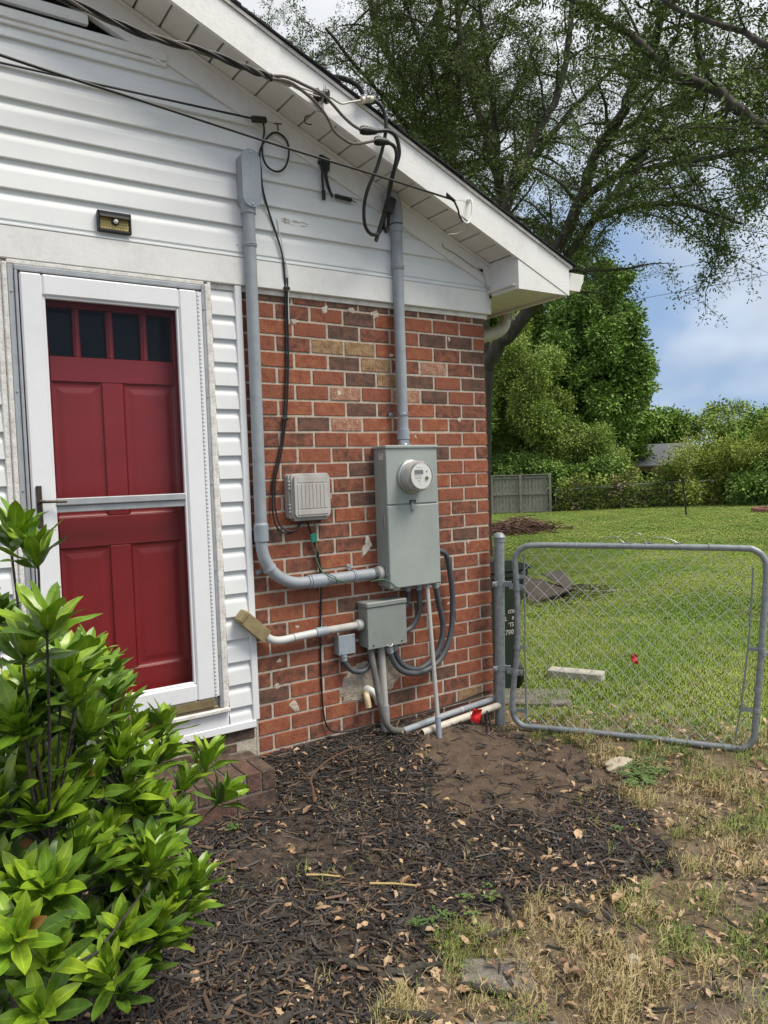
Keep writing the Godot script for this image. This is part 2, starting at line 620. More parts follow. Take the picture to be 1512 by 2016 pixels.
func soil_color(x: float, z: float) -> Color:
	var n := patchy.get_noise_2d(x * 4.0, z * 4.0)
	var f := lumps.get_noise_2d(x * 9.0, z * 9.0)
	if lawn(x, z) > 0.25 + n * 0.3:
		var green := Color(0.20, 0.31, 0.055).lerp(Color(0.28, 0.35, 0.09), clampf(0.5 + n * 1.4, 0.0, 1.0))
		return green.lerp(Color(0.13, 0.09, 0.055), clampf(0.55 - lawn(x, z) * 0.6 + f * 0.4, 0.0, 0.85))
	if in_bare(x, z):
		return Color(0.105, 0.072, 0.050).lerp(Color(0.18, 0.126, 0.086), clampf(0.5 + f, 0.0, 1.0))
	if in_bed(x, z):
		return Color(0.060, 0.045, 0.035).lerp(Color(0.125, 0.088, 0.062), clampf(0.4 + f, 0.0, 1.0))
	var dry := Color(0.19, 0.138, 0.088).lerp(Color(0.26, 0.198, 0.12), clampf(0.5 + n * 1.3, 0.0, 1.0))
	return dry.lerp(Color(0.20, 0.168, 0.14), smoothstep(1.9, 2.6, z + n * 0.6) * 0.8)


# ---------------------------------------------------------------- house
const RIDGE := -4.6


func soffit_at(x: float) -> float:
	return 2.6785 - PITCH * (x if x >= RIDGE else 2.0 * RIDGE - x)


func soffit_x(y: float) -> float:
	return (2.6785 - y) / PITCH


func edge_x(y: float, left: bool) -> float:
	return 2.0 * RIDGE - soffit_x(y) if left else soffit_x(y)


func sub(parent: Node, called: String) -> Node3D:
	var o := Node3D.new()
	o.name = numbered(called)
	parent.add_child(o, true)
	o.position = shift(parent)
	return o


func lap(y0: float, e: float, x0: float, x1: float) -> Shape:
	var s := Shape.new()
	var p := PackedVector2Array([Vector2(0, -0.004), Vector2(0, 0.0175), Vector2(0.003, 0.0190), Vector2(e * 0.58, 0.0142), Vector2(e * 0.66, 0.0122), Vector2(e * 0.74, 0.0068), Vector2(e * 0.83, 0.0030), Vector2(e * 1.03, 0.0018)])
	for i in p.size():
		p[i].x += y0
	for i in p.size() - 1:
		var a := p[i]
		var b := p[i + 1]
		s.face([V(x0, a.x, a.y), V(x1, a.x, a.y), V(x1, b.x, b.y), V(x0, b.x, b.y)], V(0, -(b.y - a.y), b.x - a.x))
	s.face([V(x1, p[1].x, p[1].y), V(x1, p[1].x, 0), V(x1, p[7].x, 0), V(x1, p[4].x, p[4].y)], V(1, 0, 0))
	return s


func build_house() -> void:
	var h := thing("brick_house", "white vinyl and red brick house gable end with a red door under the eave", "house", V(-0.8, 0, -0.1))
	# body behind the cladding
	var s := Shape.new()
	s.slab(V(-9.2, -0.4, -8.0), V(-0.012, 2.46, -0.14), 0.0)
	s.prism(PackedVector2Array([Vector2(-9.2, 2.462), Vector2(-0.012, 2.462), Vector2(-0.012, soffit_at(-0.012) - 0.03), Vector2(RIDGE, soffit_at(RIDGE) - 0.03), Vector2(-9.2, soffit_at(-9.2) - 0.03)]), -8.0, -0.32)
	part(h, "wall_core", s, M.rotten_wood)
	brick_wall(h)
	# gable siding
	var g := sub(h, "gable_siding")
	for i in 7:
		var y := 2.535 + i * 0.125
		part(g, "siding_board", lap(y, 0.125, edge_x(y + 0.125, true), edge_x(y + 0.125, false)), M.vinyl)
	s = Shape.new()
	s.slab(V(-9.17, 2.503, -0.01), V(0.012, 2.513, 0.030), 0.002)
	s.slab(V(-9.17, 2.513, -0.01), V(0.010, 2.529, 0.018), 0.001)
	s.slab(V(-9.17, 2.529, -0.01), V(0.008, 2.535, 0.023), 0.001)
	part(h, "starter_strip", s, M.vinyl)
	s = Shape.new()
	s.slab(V(-9.2, 2.367, -0.02), V(0.036, 2.502, 0.028), 0.003)
	part(h, "frieze_board", s, M.trim_paint)
	s = Shape.new()
	s.slab(V(-9.2, 2.34, -0.12), V(0.02, 2.366, 0.006), 0.002)
	part(h, "frieze_backing", s, M.worn_paint)
	# rake trim against the wall
	for side in 2:
		s = Shape.new()
		var a := 0.035 if side == 0 else 2.0 * RIDGE - 0.035
		s.prism(PackedVector2Array([Vector2(a, soffit_at(a) - 0.135), Vector2(a, soffit_at(a) - 0.002), Vector2(RIDGE, soffit_at(RIDGE) - 0.002), Vector2(RIDGE, soffit_at(RIDGE) - 0.135)]), -0.01, 0.029 + side * 0.0004)
		part(h, "rake_trim", s, M.trim_paint)
		s = Shape.new()
		s.prism(PackedVector2Array([Vector2(a, soffit_at(a) - 0.020), Vector2(a, soffit_at(a) - 0.003), Vector2(RIDGE, soffit_at(RIDGE) - 0.003), Vector2(RIDGE, soffit_at(RIDGE) - 0.020)]), 0.0295 + side * 0.0004, 0.044)
		part(h, "rake_moulding", s, M.trim_paint)
	# gable vent
	var v := sub(h, "gable_vent")
	s = Shape.new()
	s.slab(V(2 * RIDGE + 1.93, 3.352, 0.0), V(-1.93, 3.392, 0.040), 0.003)
	s.slab(V(2 * RIDGE + 1.93, 3.330, 0.0), V(-1.93, 3.351, 0.030), 0.003)
	part(v, "vent_sill", s, M.trim_paint)
	for i in 14:
		var y := 3.349 + i * 0.072
		var x1 := soffit_x(y + 0.205)
		if x1 < RIDGE + 0.2:
			break
		s = Shape.new()
		var half := x1 - RIDGE
		for q in [[0.0, 0.030, 0.014, 0.034], [0.014, 0.034, 0.050, 0.022], [0.050, 0.022, 0.050, 0.006]]:
			var lo: float = y + q[0]
			var hi: float = y + q[2]
			s.face([V(RIDGE - half, lo, q[1]), V(x1, lo, q[1]), V(x1, hi, q[3]), V(RIDGE - half, hi, q[3])], V(0, 0.3, 1))
		s.face([V(RIDGE - half, y, 0.030), V(x1, y, 0.030), V(x1, y + 0.002, 0.004), V(RIDGE - half, y + 0.002, 0.004)], V(0, -1, 0.1))
		part(v, "louver_slat", s, M.trim_paint)
	s = Shape.new()
	s.prism(PackedVector2Array([Vector2(-1.96, soffit_at(-1.96) - 0.162), Vector2(-1.96, soffit_at(-1.96) - 0.136), Vector2(RIDGE, soffit_at(RIDGE) - 0.136), Vector2(RIDGE, soffit_at(RIDGE) - 0.162)]), 0.0, 0.036)
	s.prism(PackedVector2Array([Vector2(2 * RIDGE + 1.96, soffit_at(-1.96) - 0.162), Vector2(2 * RIDGE + 1.96, soffit_at(-1.96) - 0.136), Vector2(RIDGE, soffit_at(RIDGE) - 0.136), Vector2(RIDGE, soffit_at(RIDGE) - 0.162)]), 0.0, 0.0365)
	part(v, "vent_frame", s, M.trim_paint)
	# sloping soffit under the rake, board by board
	var so := sub(h, "rake_soffit")
	s = Shape.new()
	for side in 2:
		var a := 0.018 if side == 0 else 2 * RIDGE - 0.018
		s.prism(PackedVector2Array([Vector2(a, soffit_at(a) + 0.028), Vector2(a, soffit_at(a) + 0.036), Vector2(RIDGE, soffit_at(RIDGE) + 0.036), Vector2(RIDGE, soffit_at(RIDGE) + 0.028)]), 0.0, 0.27)
	part(so, "soffit_backing", s, M.worn_paint)
	var x := 0.015
	while x > RIDGE:
		var xe := maxf(x - 0.1060, RIDGE)
		s = Shape.new()
		var sag := rng.randf_range(-0.0012, 0.0012)
		s.prism(PackedVector2Array([Vector2(x, soffit_at(x) + sag), Vector2(x, soffit_at(x) + 0.012), Vector2(xe, soffit_at(xe) + 0.012), Vector2(xe, soffit_at(xe) + sag)]), 0.004, 0.267)
		part(so, "soffit_board", s, M.soffit_paint)
		x -= 0.1165
	# fascia along the rake, and the boxed return at its foot
	for side in 2:
		var m := 1.0 if side == 0 else -1.0
		var off := 0.0 if side == 0 else 2.0 * RIDGE
		var top := 2.633 + PITCH * (0.44 - RIDGE)
		s = Shape.new()
		s.prism(PackedVector2Array([Vector2(off + m * 0.44, 2.633), Vector2(RIDGE, top), Vector2(RIDGE, top - 0.168), Vector2(off + m * 0.44, 2.465)]), 0.268, 0.2905)
		part(h, "rake_fascia", s, M.trim_paint)
		s = Shape.new()
		s.prism(PackedVector2Array([Vector2(off + m * 0.021, 2.637), Vector2(off + m * 0.434, 2.4665), Vector2(off + m * 0.021, 2.4665)]), 0.266, 0.2865)
		part(h, "return_face", s, M.trim_paint)
		s = Shape.new()
		s.slab(V(off + m * 0.030 - 0.009, 2.470, -0.02), V(off + m * 0.030 + 0.009, 2.672, 0.266), 0.002)
		part(h, "return_side", s, M.trim_paint)
		s = Shape.new()
		s.slab(V(off + m * 0.428 - 0.012, 2.465, -8.3), V(off + m * 0.428 + 0.0115, 2.63, 0.267), 0.002)
		part(h, "eave_fascia", s, M.trim_paint)
	var es := sub(h, "eave_soffit")
	for i in 14:
		s = Shape.new()
		var z := 0.262 - i * 0.1165
		s.slab(V(0.04, 2.4805, z - 0.112), V(0.415, 2.4885, z), 0.002)
		part(es, "soffit_board", s, M.soffit_paint)
	s = Shape.new()
	s.slab(V(0.0, 2.489, -8.3), V(0.415, 2.5, 0.262), 0.0)
	s.slab(V(0.0, 2.4815, -8.3), V(0.415, 2.4875, 0.262 - 14 * 0.1165), 0.0)
	s.slab(V(2 * RIDGE - 0.415, 2.4815, -8.3), V(2 * RIDGE, 2.5, 0.262), 0.0)
	part(es, "soffit_backing", s, M.soffit_paint)
	# roof: deck, drip edge, shingle courses
	var ro := sub(h, "roof")
	s = Shape.new()
	for side in 2:
		var m := 1.0 if side == 0 else -1.0
		var off := 0.0 if side == 0 else 2.0 * RIDGE
		var e := 0.462
		var y0 := 2.637 - PITCH * (e - 0.44)
		var top := 2.637 + PITCH * (0.44 - RIDGE)
		s.prism(PackedVector2Array([Vector2(off + m * e, y0), Vector2(off + m * e, y0 + 0.016), Vector2(RIDGE, top + 0.016), Vector2(RIDGE, top)]), -8.3, 0.300)
	part(ro, "roof_deck", s, M.worn_paint)
	for side in 2:
		var m := 1.0 if side == 0 else -1.0
		var off := 0.0 if side == 0 else 2.0 * RIDGE
		var i := 0
		while true:
			var e := 0.49 - i * 0.127
			if e < RIDGE + 0.02:
				break
			var f := maxf(e - 0.30, RIDGE)
			var y0 := 2.655 + PITCH * (0.44 - e)
			var y1 := 2.655 + PITCH * (0.44 - f)
			var out := 0.312 + rng.randf_range(-0.005, 0.006)
			s = Shape.new()
			s.prism(PackedVector2Array([Vector2(off + m * e, y0 + 0.008), Vector2(off + m * e, y0 + 0.017), Vector2(off + m * f, y1 + 0.004), Vector2(off + m * f, y1 + 0.0)]), -8.31, out)
			part(ro, "shingle_course", s, M.shingle)
			i += 1
	# a curled shingle at the rake
	s = Shape.new()
	var cy := 2.655 + PITCH * (0.44 + 1.13)
	s.tube(sweep([V(-1.20, cy + 0.045, 0.29), V(-1.14, cy + 0.045, 0.31), V(-1.07, cy + 0.020, 0.325), V(-1.045, cy - 0.012, 0.325)], 4), 0.014, 0.011, 8)
	part(ro, "curled_shingle", s, M.shingle)
	# gutter on the far side
	s = Shape.new()
	s.prism(PackedVector2Array([Vector2(0.442, 2.612), Vector2(0.442, 2.505), Vector2(0.552, 2.505), Vector2(0.566, 2.540), Vector2(0.585, 2.565), Vector2(0.590, 2.612), Vector2(0.582, 2.612), Vector2(0.577, 2.570), Vector2(0.556, 2.543), Vector2(0.546, 2.512), Vector2(0.450, 2.512), Vector2(0.450, 2.612)]), -8.3, 0.272)
	s.prism(PackedVector2Array([Vector2(0.442, 2.612), Vector2(0.442, 2.505), Vector2(0.552, 2.505), Vector2(0.566, 2.540), Vector2(0.585, 2.565), Vector2(0.590, 2.612)]), 0.272, 0.275)
	part(h, "gutter", s, M.gutter_paint)
	s = Shape.new()
	s.tube(sweep([V(0.50, 2.512, -0.35), V(0.50, 2.46, -0.35), V(0.475, 2.39, -0.35), V(0.40, 2.345, -0.35), V(0.20, 2.285, -0.35), V(0.09, 2.24, -0.35), V(0.055, 2.19, -0.35), V(0.05, 2.10, -0.35), V(0.05, 0.0, -0.35)], 5), 0.042, 0.042, 12)
	for k in 6:
		s.tube([V(0.455 + k * 0.018, 2.51, -0.309), V(0.455 + k * 0.018, 2.44, -0.309)], 0.004, 0.004, 6)
	part(h, "downspout", s, M.downspout_paint)
	door(h)
	# narrow strip of siding between the door and the brick
	var p := sub(h, "door_side_siding")
	for i in 19:
		var y := 2.327 - i * 0.1145
		part(p, "siding_board", lap(y - 0.1145, 0.1145, -1.760, -1.640), M.vinyl)
	s = Shape.new()
	s.slab(V(-1.6395, 0.186, -0.02), V(-1.604, 2.366, 0.024), 0.003)
	s.slab(V(-1.7615, 0.186, -0.06), V(-1.640, 2.366, -0.005), 0.0)
	part(h, "corner_post", s, M.vinyl)
	s = Shape.new()
	s.slab(V(-2.74, 0.150, -0.06), V(-1.624, 0.188, 0.026), 0.003)
	s.slab(V(-2.74, 0.1885, -0.06), V(-1.766, 0.262, 0.018), 0.003)
	part(h, "sill_panel", s, M.aluminium_white)
	var l := sub(h, "left_siding")
	for i in 19:
		var y := 2.327 - i * 0.1145
		part(l, "siding_board", lap(y - 0.1145, 0.1145, -9.2, -2.702), M.vinyl)
	s = Shape.new()
	s.slab(V(-9.2, 0.0, -0.14), V(-2.706, 2.366, -0.006), 0.0)
	part(h, "left_wall_core", s, M.trim_paint)


func brick_wall(h: Node3D) -> void:
	var w := sub(h, "brick_wall")
	var s := Shape.new()
	s.slab(V(-1.615, -0.45, -0.14), V(-0.008, 2.367, -0.0045), 0.0)
	s.slab(V(-2.9, -0.45, -0.14), V(-1.616, 0.149, -0.0065), 0.0)
	part(w, "mortar", s, M.mortar)
	# variants of one brick
	var full := []
	var half := []
	for k in 6:
		for kind in 2:
			var b := Shape.new()
			var len := BRICK - 0.0115 if kind == 0 else BRICK * 0.5 - 0.0115
			var t := Basis(V(0, 0, 1), rng.randf_range(-0.006, 0.006)) * Basis(V(0, 1, 0), rng.randf_range(-0.008, 0.008))
			b.box(Vector3.ZERO, V(len - rng.randf() * 0.004, COURSE - 0.0102 - rng.randf() * 0.003, 0.09), 0.0025, t)
			(full if kind == 0 else half).append(b.mesh(M.brick_red))
	var kinds := ["brick_red", "brick_red", "brick_red", "brick_red", "brick_orange", "brick_orange", "brick_orange", "brick_flashed", "brick_flashed", "brick_flashed", "brick_dark"]
	var special := {"2_4": "brick_tan", "2_5": "brick_tan", "3_4": "brick_tan", "4_3": "brick_tan", "5_5": "brick_pale", "5_3": "brick_pale", "7_5": "brick_pale", "2_3": "brick_orange", "3_2": "brick_pale", "3_5": "brick_dark", "4_4": "brick_dark", "7_6": "brick_dark", "8_6": "brick_flashed", "11_4": "brick_orange", "27_1": "brick_tan", "0_6": "brick_flashed", "1_1": "brick_dark", "2_0": "brick_dark", "3_0": "brick_dark", "24_3": "brick_dark"}
	for k in range(-1, 32):
		var yc := (28 - k - 0.5) * COURSE
		var n := 0
		var right := 0.0
		while right > -1.60:
			var l := BRICK
			if posmod(k, 2) == 1 and n == 0:
				l = BRICK * 0.5
			var left := right - l
			if left < -1.60:
				left = -1.613
			l = right - left
			if l > 0.04:
				var pool: Array = half if l < 0.15 else full
				var base: float = BRICK * (0.5 if l < 0.15 else 1.0)
				var name_of: String = kinds[rng.randi() % kinds.size()]
				if special.has("%d_%d" % [k, n]):
					name_of = special["%d_%d" % [k, n]]
				if k < 0:
					name_of = "brick_dark" if rng.randf() < 0.7 else "brick_flashed"
				elif k > 27 and rng.randf() < 0.5:
					name_of = "brick_weathered"
				var t := Transform3D(Basis().scaled(V((l - 0.0115) / (base - 0.0115), 1, 1)), V((left + right) * 0.5 + (0.005 if n > 0 else 0.005), yc + rng.randf_range(-0.0012, 0.0012), -0.045 + rng.randf_range(-0.0022, 0.0015)))
				place(w, "brick", pool[rng.randi() % 6], M[name_of], t)
			right = left
			n += 1
	# dark weathered courses under the door sill
	for k in range(26, 29):
		var xr := -1.62 - (0.1 if k % 2 else 0.0)
		while xr > -2.8:
			place(w, "brick", full[rng.randi() % 6], M.brick_weathered, Transform3D(Basis(), V(xr - 0.1, (28 - k - 0.5) * COURSE, -0.046)))
			xr -= BRICK
	# the same courses round the corner, seen edge on
	var c := Shape.new()
	for k in range(-1, 31):
		var z := -0.102 if posmod(k, 2) == 0 else -0.006
		if posmod(k, 2) == 1:
			z = -0.095
		while z > -8.0:
			var len := BRICK - 0.0115
			c.box(V(-0.045, (28 - k - 0.5) * COURSE, z - len * 0.5 - (0.0 if posmod(k, 2) else 0.1)), V(0.09, COURSE - 0.0125, len), 0.003)
			z -= BRICK
			if z < -2.2:
				break
	c.slab(V(-0.09, -0.4, -8.0), V(-0.0095, 2.36, -0.12), 0.0)
	var o := part(w, "side_bricks", c, M.brick_red)
	o.set_meta("kind", "stuff")
	# rough cement patch around the pipe hole and a smear of caulk
	crust(w, "cement_patch", V(-0.93, 0.262, 0.0), [0.25, 0.22, 0.13, 0.10, 0.12, 0.15, 0.17, 0.20, 0.13, 0.09, 0.11, 0.18], 0.006, M.cement, 3)
	for q in [[-1.49, 0.33, 0.022], [-1.47, 0.46, 0.016], [-1.40, 0.205, 0.030], [-1.36, 0.62, 0.014], [-0.62, 1.06, 0.018], [-0.22, 1.72, 0.014], [-1.30, 2.22, 0.026], [-1.12, 2.30, 0.020], [-0.95, 2.31, 0.030], [-0.80, 2.30, 0.034], [-0.70, 2.08, 0.016], [-0.35, 0.62, 0.013], [-0.18, 0.98, 0.012], [-1.05, 1.86, 0.016], [-0.55, 1.62, 0.014], [-0.28, 2.20, 0.012]]:
		var rr := []
		for k in 9:
			rr.append(q[2] * rng.randf_range(0.35, 1.3))
		crust(w, "mortar_smear", V(q[0], q[1], -0.0005), rr, 0.0022, M.mortar if rng.randf() < 0.6 else M.pvc_white, rng.randi() % 99, 4, 26)
	crust(w, "caulk_smear", V(-0.905, 1.022, 0.0), [0.030, 0.022, 0.03, 0.055, 0.03, 0.02, 0.018, 0.05, 0.075, 0.04, 0.025, 0.03], 0.006, M.pvc_white, 5)


# a thin rough skin of mortar on the wall, its outline broken by noise
func crust(parent: Node, called: String, at: Vector3, reach: Array, thick: float, m: Material, sd: int, rings := 7, seg := 60) -> void:
	var s := Shape.new()
	var f := FastNoiseLite.new()
	f.seed = sd
	f.frequency = 9.0
	var p := []
	for i in rings + 1:
		var row := []
		for k in seg:
			var a := TAU * k / seg
			var q := a / TAU * reach.size()
			var r: float = lerpf(reach[int(q) % reach.size()], reach[(int(q) + 1) % reach.size()], q - floorf(q))
			r *= (float(i) / rings) * (1.0 + 0.22 * f.get_noise_2d(cos(a) * 0.5, sin(a) * 0.5) + 0.10 * f.get_noise_2d(cos(a) * 2.0, sin(a) * 2.0))
			var x := at.x + cos(a) * r
			var y := at.y + sin(a) * r
			var z := thick * (0.75 + 0.7 * f.get_noise_2d(x * 1.2, y * 1.2) + 0.35 * f.get_noise_2d(x * 5.0, y * 5.0)) * (1.0 if i < rings else -0.6)
			row.append(V(x, y, at.z + z))
		p.append(row)
	for i in rings:
		for k in seg:
			var j := (k + 1) % seg
			s.face([p[i][k], p[i + 1][k], p[i + 1][j]], V(0, 0, 1))
			if i > 0:
				s.face([p[i][k], p[i + 1][j], p[i][j]], V(0, 0, 1))
	part(parent, called, s, m)


func door(h: Node3D) -> void:
	var s := Shape.new()
	# jambs, then worn wooden casing
	s.slab(V(-2.72, 0.15, -0.135), V(-2.612, 2.366, 0.004), 0.0)
	s.slab(V(-1.842, 0.15, -0.135), V(-1.7625, 2.366, 0.004), 0.0)
	s.slab(V(-2.612, 2.316, -0.135), V(-1.842, 2.3655, 0.0045), 0.0)
	part(h, "door_jamb", s, M.worn_paint)
	var ca := sub(h, "door_casing")
	for q in [[-2.702, 0.19, -2.676, 2.366, 0.024], [-2.676, 0.19, -2.656, 2.35, 0.034], [-1.799, 0.285, -1.782, 2.35, 0.036], [-1.782, 0.285, -1.7635, 2.366, 0.026], [-2.656, 2.345, -1.799, 2.366, 0.027]]:
		s = Shape.new()
		s.slab(V(q[0], q[1], 0.002), V(q[2], q[3], q[4]), 0.004)
		part(ca, "casing_board", s, M.worn_paint)
	s = Shape.new()
	s.slab(V(-2.655, 0.29, 0.003), V(-2.630, 2.343, 0.030), 0.003)
	s.slab(V(-2.629, 0.29, 0.003), V(-2.617, 2.318, 0.040), 0.003)
	s.slab(V(-1.8155, 0.29, 0.003), V(-1.800, 2.343, 0.034), 0.003)
	s.slab(V(-2.6295, 2.3195, 0.003), V(-1.816, 2.343, 0.036), 0.004)
	part(ca, "metal_frame", s, M.grey_metal_strip)
	s = Shape.new()
	for i in 5:
		for xx in [-2.642, -1.807]:
			s.lathe([Vector2(0.0, 0.006), Vector2(0.003, 0.005), Vector2(0.005, 0.0)], V(xx, 0.55 + i * 0.42, 0.030 if xx < -2 else 0.034), V(0, 0, 1), 8)
	part(ca, "frame_screws", s, M.bright_steel)
	# storm door
	var d := sub(h, "storm_door")
	for q in [["stile", -2.611, 0.346, -2.524, 2.312], ["stile", -1.930, 0.346, -1.8425, 2.312], ["top_rail", -2.5235, 2.222, -1.9305, 2.312], ["bottom_rail", -2.5235, 0.346, -1.9305, 0.430]]:
		s = Shape.new()
		s.slab(V(q[1], q[2], 0.012), V(q[3], q[4], 0.044), 0.007)
		part(d, q[0], s, M.aluminium_white)
	s = Shape.new()
	for q in [[-2.525, 0.43, -2.513, 2.2225], [-1.9415, 0.43, -1.9295, 2.2225], [-2.5125, 2.212, -1.942, 2.2235], [-2.5125, 0.4285, -1.942, 0.440]]:
		s.slab(V(q[0], q[1], 0.013), V(q[2], q[3], 0.034), 0.004)
	part(d, "glazing_bead", s, M.aluminium_white)
	s = Shape.new()
	s.slab(V(-2.515, 1.320, 0.018), V(-1.94, 1.352, 0.040), 0.004)
	part(d, "cross_bar", s, M.grey_metal_strip)
	s = Shape.new()
	s.slab(V(-2.515, 1.289, 0.016), V(-1.94, 1.3195, 0.028), 0.003)
	part(d, "cross_bar", s, M.grey_metal_strip)
	s = Shape.new()
	s.face([V(-2.513, 0.44, 0.024), V(-1.942, 0.44, 0.024), V(-1.942, 1.289, 0.024), V(-2.513, 1.289, 0.024)], V(0, 0, 1))
	part(d, "glass_pane", s, M.glass)
	s = Shape.new()
	s.face([V(-2.513, 1.352, 0.020), V(-1.942, 1.352, 0.020), V(-1.942, 2.212, 0.020), V(-2.513, 2.212, 0.020)], V(0, 0, 1))
	part(d, "glass_pane", s, M.glass)
	s = Shape.new()
	s.slab(V(-2.609, 0.302, 0.014), V(-1.845, 0.3455, 0.040), 0.003)
	part(d, "door_sweep", s, M.olive_metal)
	s = Shape.new()
	s.tube([V(-1.8365, 0.35, 0.036), V(-1.8365, 2.31, 0.036)], 0.0052, 0.0052, 10)
	s.slab(V(-1.832, 0.35, 0.01), V(-1.8165, 2.31, 0.033), 0.001)
	part(d, "hinge", s, M.aluminium_white)
	s = Shape.new()
	for i in 104:
		s.lathe([Vector2(0.0061, -0.003), Vector2(0.0061, 0.003)], V(-1.8365, 0.36 + i * 0.0187, 0.036), V(0, 1, 0), 10)
	part(d, "hinge_knuckles", s, M.grey_metal_strip).set_meta("kind", "stuff")
	var hd := sub(d, "door_handle")
	s = Shape.new()
	s.box(V(-2.5835, 1.319, 0.0490), V(0.023, 0.182, 0.010), 0.004)
	s.lathe([Vector2(0.010, 0.0), Vector2(0.010, 0.018), Vector2(0.0, 0.020)], V(-2.583, 1.343, 0.052), V(0, 0, 1), 14)
	s.tube(sweep([V(-2.583, 1.343, 0.070), V(-2.560, 1.341, 0.074), V(-2.52, 1.340, 0.074), V(-2.478, 1.338, 0.071)], 4), 0.0078, 0.0055, 10)
	part(hd, "lever", s, M.bronze)
	# threshold and wooden sill
	s = Shape.new()
	s.slab(V(-2.64, 0.286, -0.13), V(-1.822, 0.3015, 0.030), 0.004)
	part(h, "threshold", s, M.olive_metal)
	s = Shape.new()
	s.slab(V(-2.70, 0.2625, -0.13), V(-1.766, 0.2855, 0.046), 0.006)
	part(h, "wooden_sill", s, M.worn_paint)
	# the red door behind the glass
	var r := sub(h, "red_door")
	s = Shape.new()
	var zf := -0.068
	var zb := -0.118
	for q in [[-2.612, 0.302, -2.492, 2.316], [-1.932, 0.302, -1.842, 2.316], [-2.492, 0.302, -1.932, 0.532], [-2.492, 1.122, -1.932, 1.262], [-2.492, 1.872, -1.932, 1.984], [-2.492, 2.204, -1.932, 2.316], [-2.274, 0.532, -2.177, 1.122], [-2.274, 1.262, -2.177, 1.872]]:
		s.slab(V(q[0], q[1], zb), V(q[2], q[3], zf), 0.0035)
	s.slab(V(-2.612, 0.302, -0.134), V(-1.842, 2.316, -0.1185), 0.0)
	part(r, "door_frame", s, M.red_paint)
	for q in [[-2.492, 0.532, -2.274, 1.122], [-2.177, 0.532, -1.932, 1.122], [-2.492, 1.262, -2.274, 1.872], [-2.177, 1.262, -1.932, 1.872]]:
		s = Shape.new()
		var a := V(q[0] + 0.002, q[1] + 0.002, 0)
		var b := V(q[2] - 0.002, q[3] - 0.002, 0)
		var steps := [[0.0, -0.071], [0.005, -0.0745], [0.011, -0.0765], [0.022, -0.0770], [0.044, -0.0735], [0.050, -0.0730]]
		for k in steps.size() - 1:
			var i0: float = steps[k][0]
			var i1: float = steps[k + 1][0]
			var z0: float = steps[k][1]
			var z1: float = steps[k + 1][1]
			var o := [V(a.x + i0, a.y + i0, z0), V(b.x - i0, a.y + i0, z0), V(b.x - i0, b.y - i0, z0), V(a.x + i0, b.y - i0, z0)]
			var n := [V(a.x + i1, a.y + i1, z1), V(b.x - i1, a.y + i1, z1), V(b.x - i1, b.y - i1, z1), V(a.x + i1, b.y - i1, z1)]
			for e in 4:
				s.face([o[e], o[(e + 1) % 4], n[(e + 1) % 4], n[e]], V(0, 0, 1))
			if k == steps.size() - 2:
				s.face(n, V(0, 0, 1))
		part(r, "door_panel", s, M.red_paint)
	var xs := [-2.492, -2.370, -2.224, -2.0665, -1.932]
	for i in 4:
		s = Shape.new()
		s.slab(V(xs[i], 1.985, -0.112), V(xs[i + 1], 2.203, -0.108), 0.0)
		part(r, "door_window", s, M.dark_glass)
	for i in [1, 2, 3]:
		s = Shape.new()
		s.slab(V(xs[i] - 0.016, 1.985, -0.107), V(xs[i] + 0.016, 2.203, -0.079), 0.004)
		s.slab(V(xs[i] - 0.006, 1.985, -0.0785), V(xs[i] + 0.006, 2.203, -0.072), 0.003)
		part(r, "muntin", s, M.red_paint)


func build_stoop() -> void:
	var t := thing("brick_stoop", "low brick step of dark brown bricks in front of the red door", "step", V(-2.2, -0.1, 0.15))
	var s := Shape.new()
	s.slab(V(-3.2, -0.35, -0.02), V(-1.678, 0.036, 0.326), 0.0)
	part(t, "mortar", s, M.old_stone)
	var rows := []
	for k in 3:
		var b := Shape.new()
		b.box(Vector3.ZERO, V(0.066 + k * 0.002, 0.090, 0.196 - k * 0.003), 0.004, Basis(V(0, 1, 0), (k - 1) * 0.010))
		rows.append(b.mesh(M.brick_stoop))
	for i in 20:
		place(t, "brick", rows[rng.randi() % 3], M.brick_stoop if rng.randf() < 0.6 else M.brick_weathered, Transform3D(Basis(), V(-1.706 - i * 0.0772, 0.000 + rng.randf_range(-0.003, 0.003), 0.234 + rng.randf_range(-0.003, 0.003))))
	var b2 := Shape.new()
	b2.box(Vector3.ZERO, V(0.193, 0.075, 0.092), 0.004)
	var flat := b2.mesh(M.brick_stoop)
	for i in 8:
		place(t, "brick", flat, M.brick_weathered, Transform3D(Basis(), V(-1.768 - i * 0.2032, 0.005, 0.080)))
		place(t, "brick", flat, M.brick_weathered, Transform3D(Basis(), V(-1.868 - i * 0.2032, 0.004, -0.018)))
		place(t, "brick", flat, M.brick_stoop if i % 3 else M.brick_weathered, Transform3D(Basis(), V(-1.768 - i * 0.2032 - (0.0 if i % 2 else 0.004), -0.091, 0.287)))
		place(t, "brick", flat, M.brick_weathered, Transform3D(Basis(), V(-1.868 - i * 0.2032, -0.178, 0.287)))
	for z in [0.06, 0.180]:
		place(t, "brick", flat, M.brick_weathered, Transform3D(Basis(V(0, 1, 0), PI / 2), V(-1.717, -0.091 if z < 0.1 else -0.092, z - 0.02)))


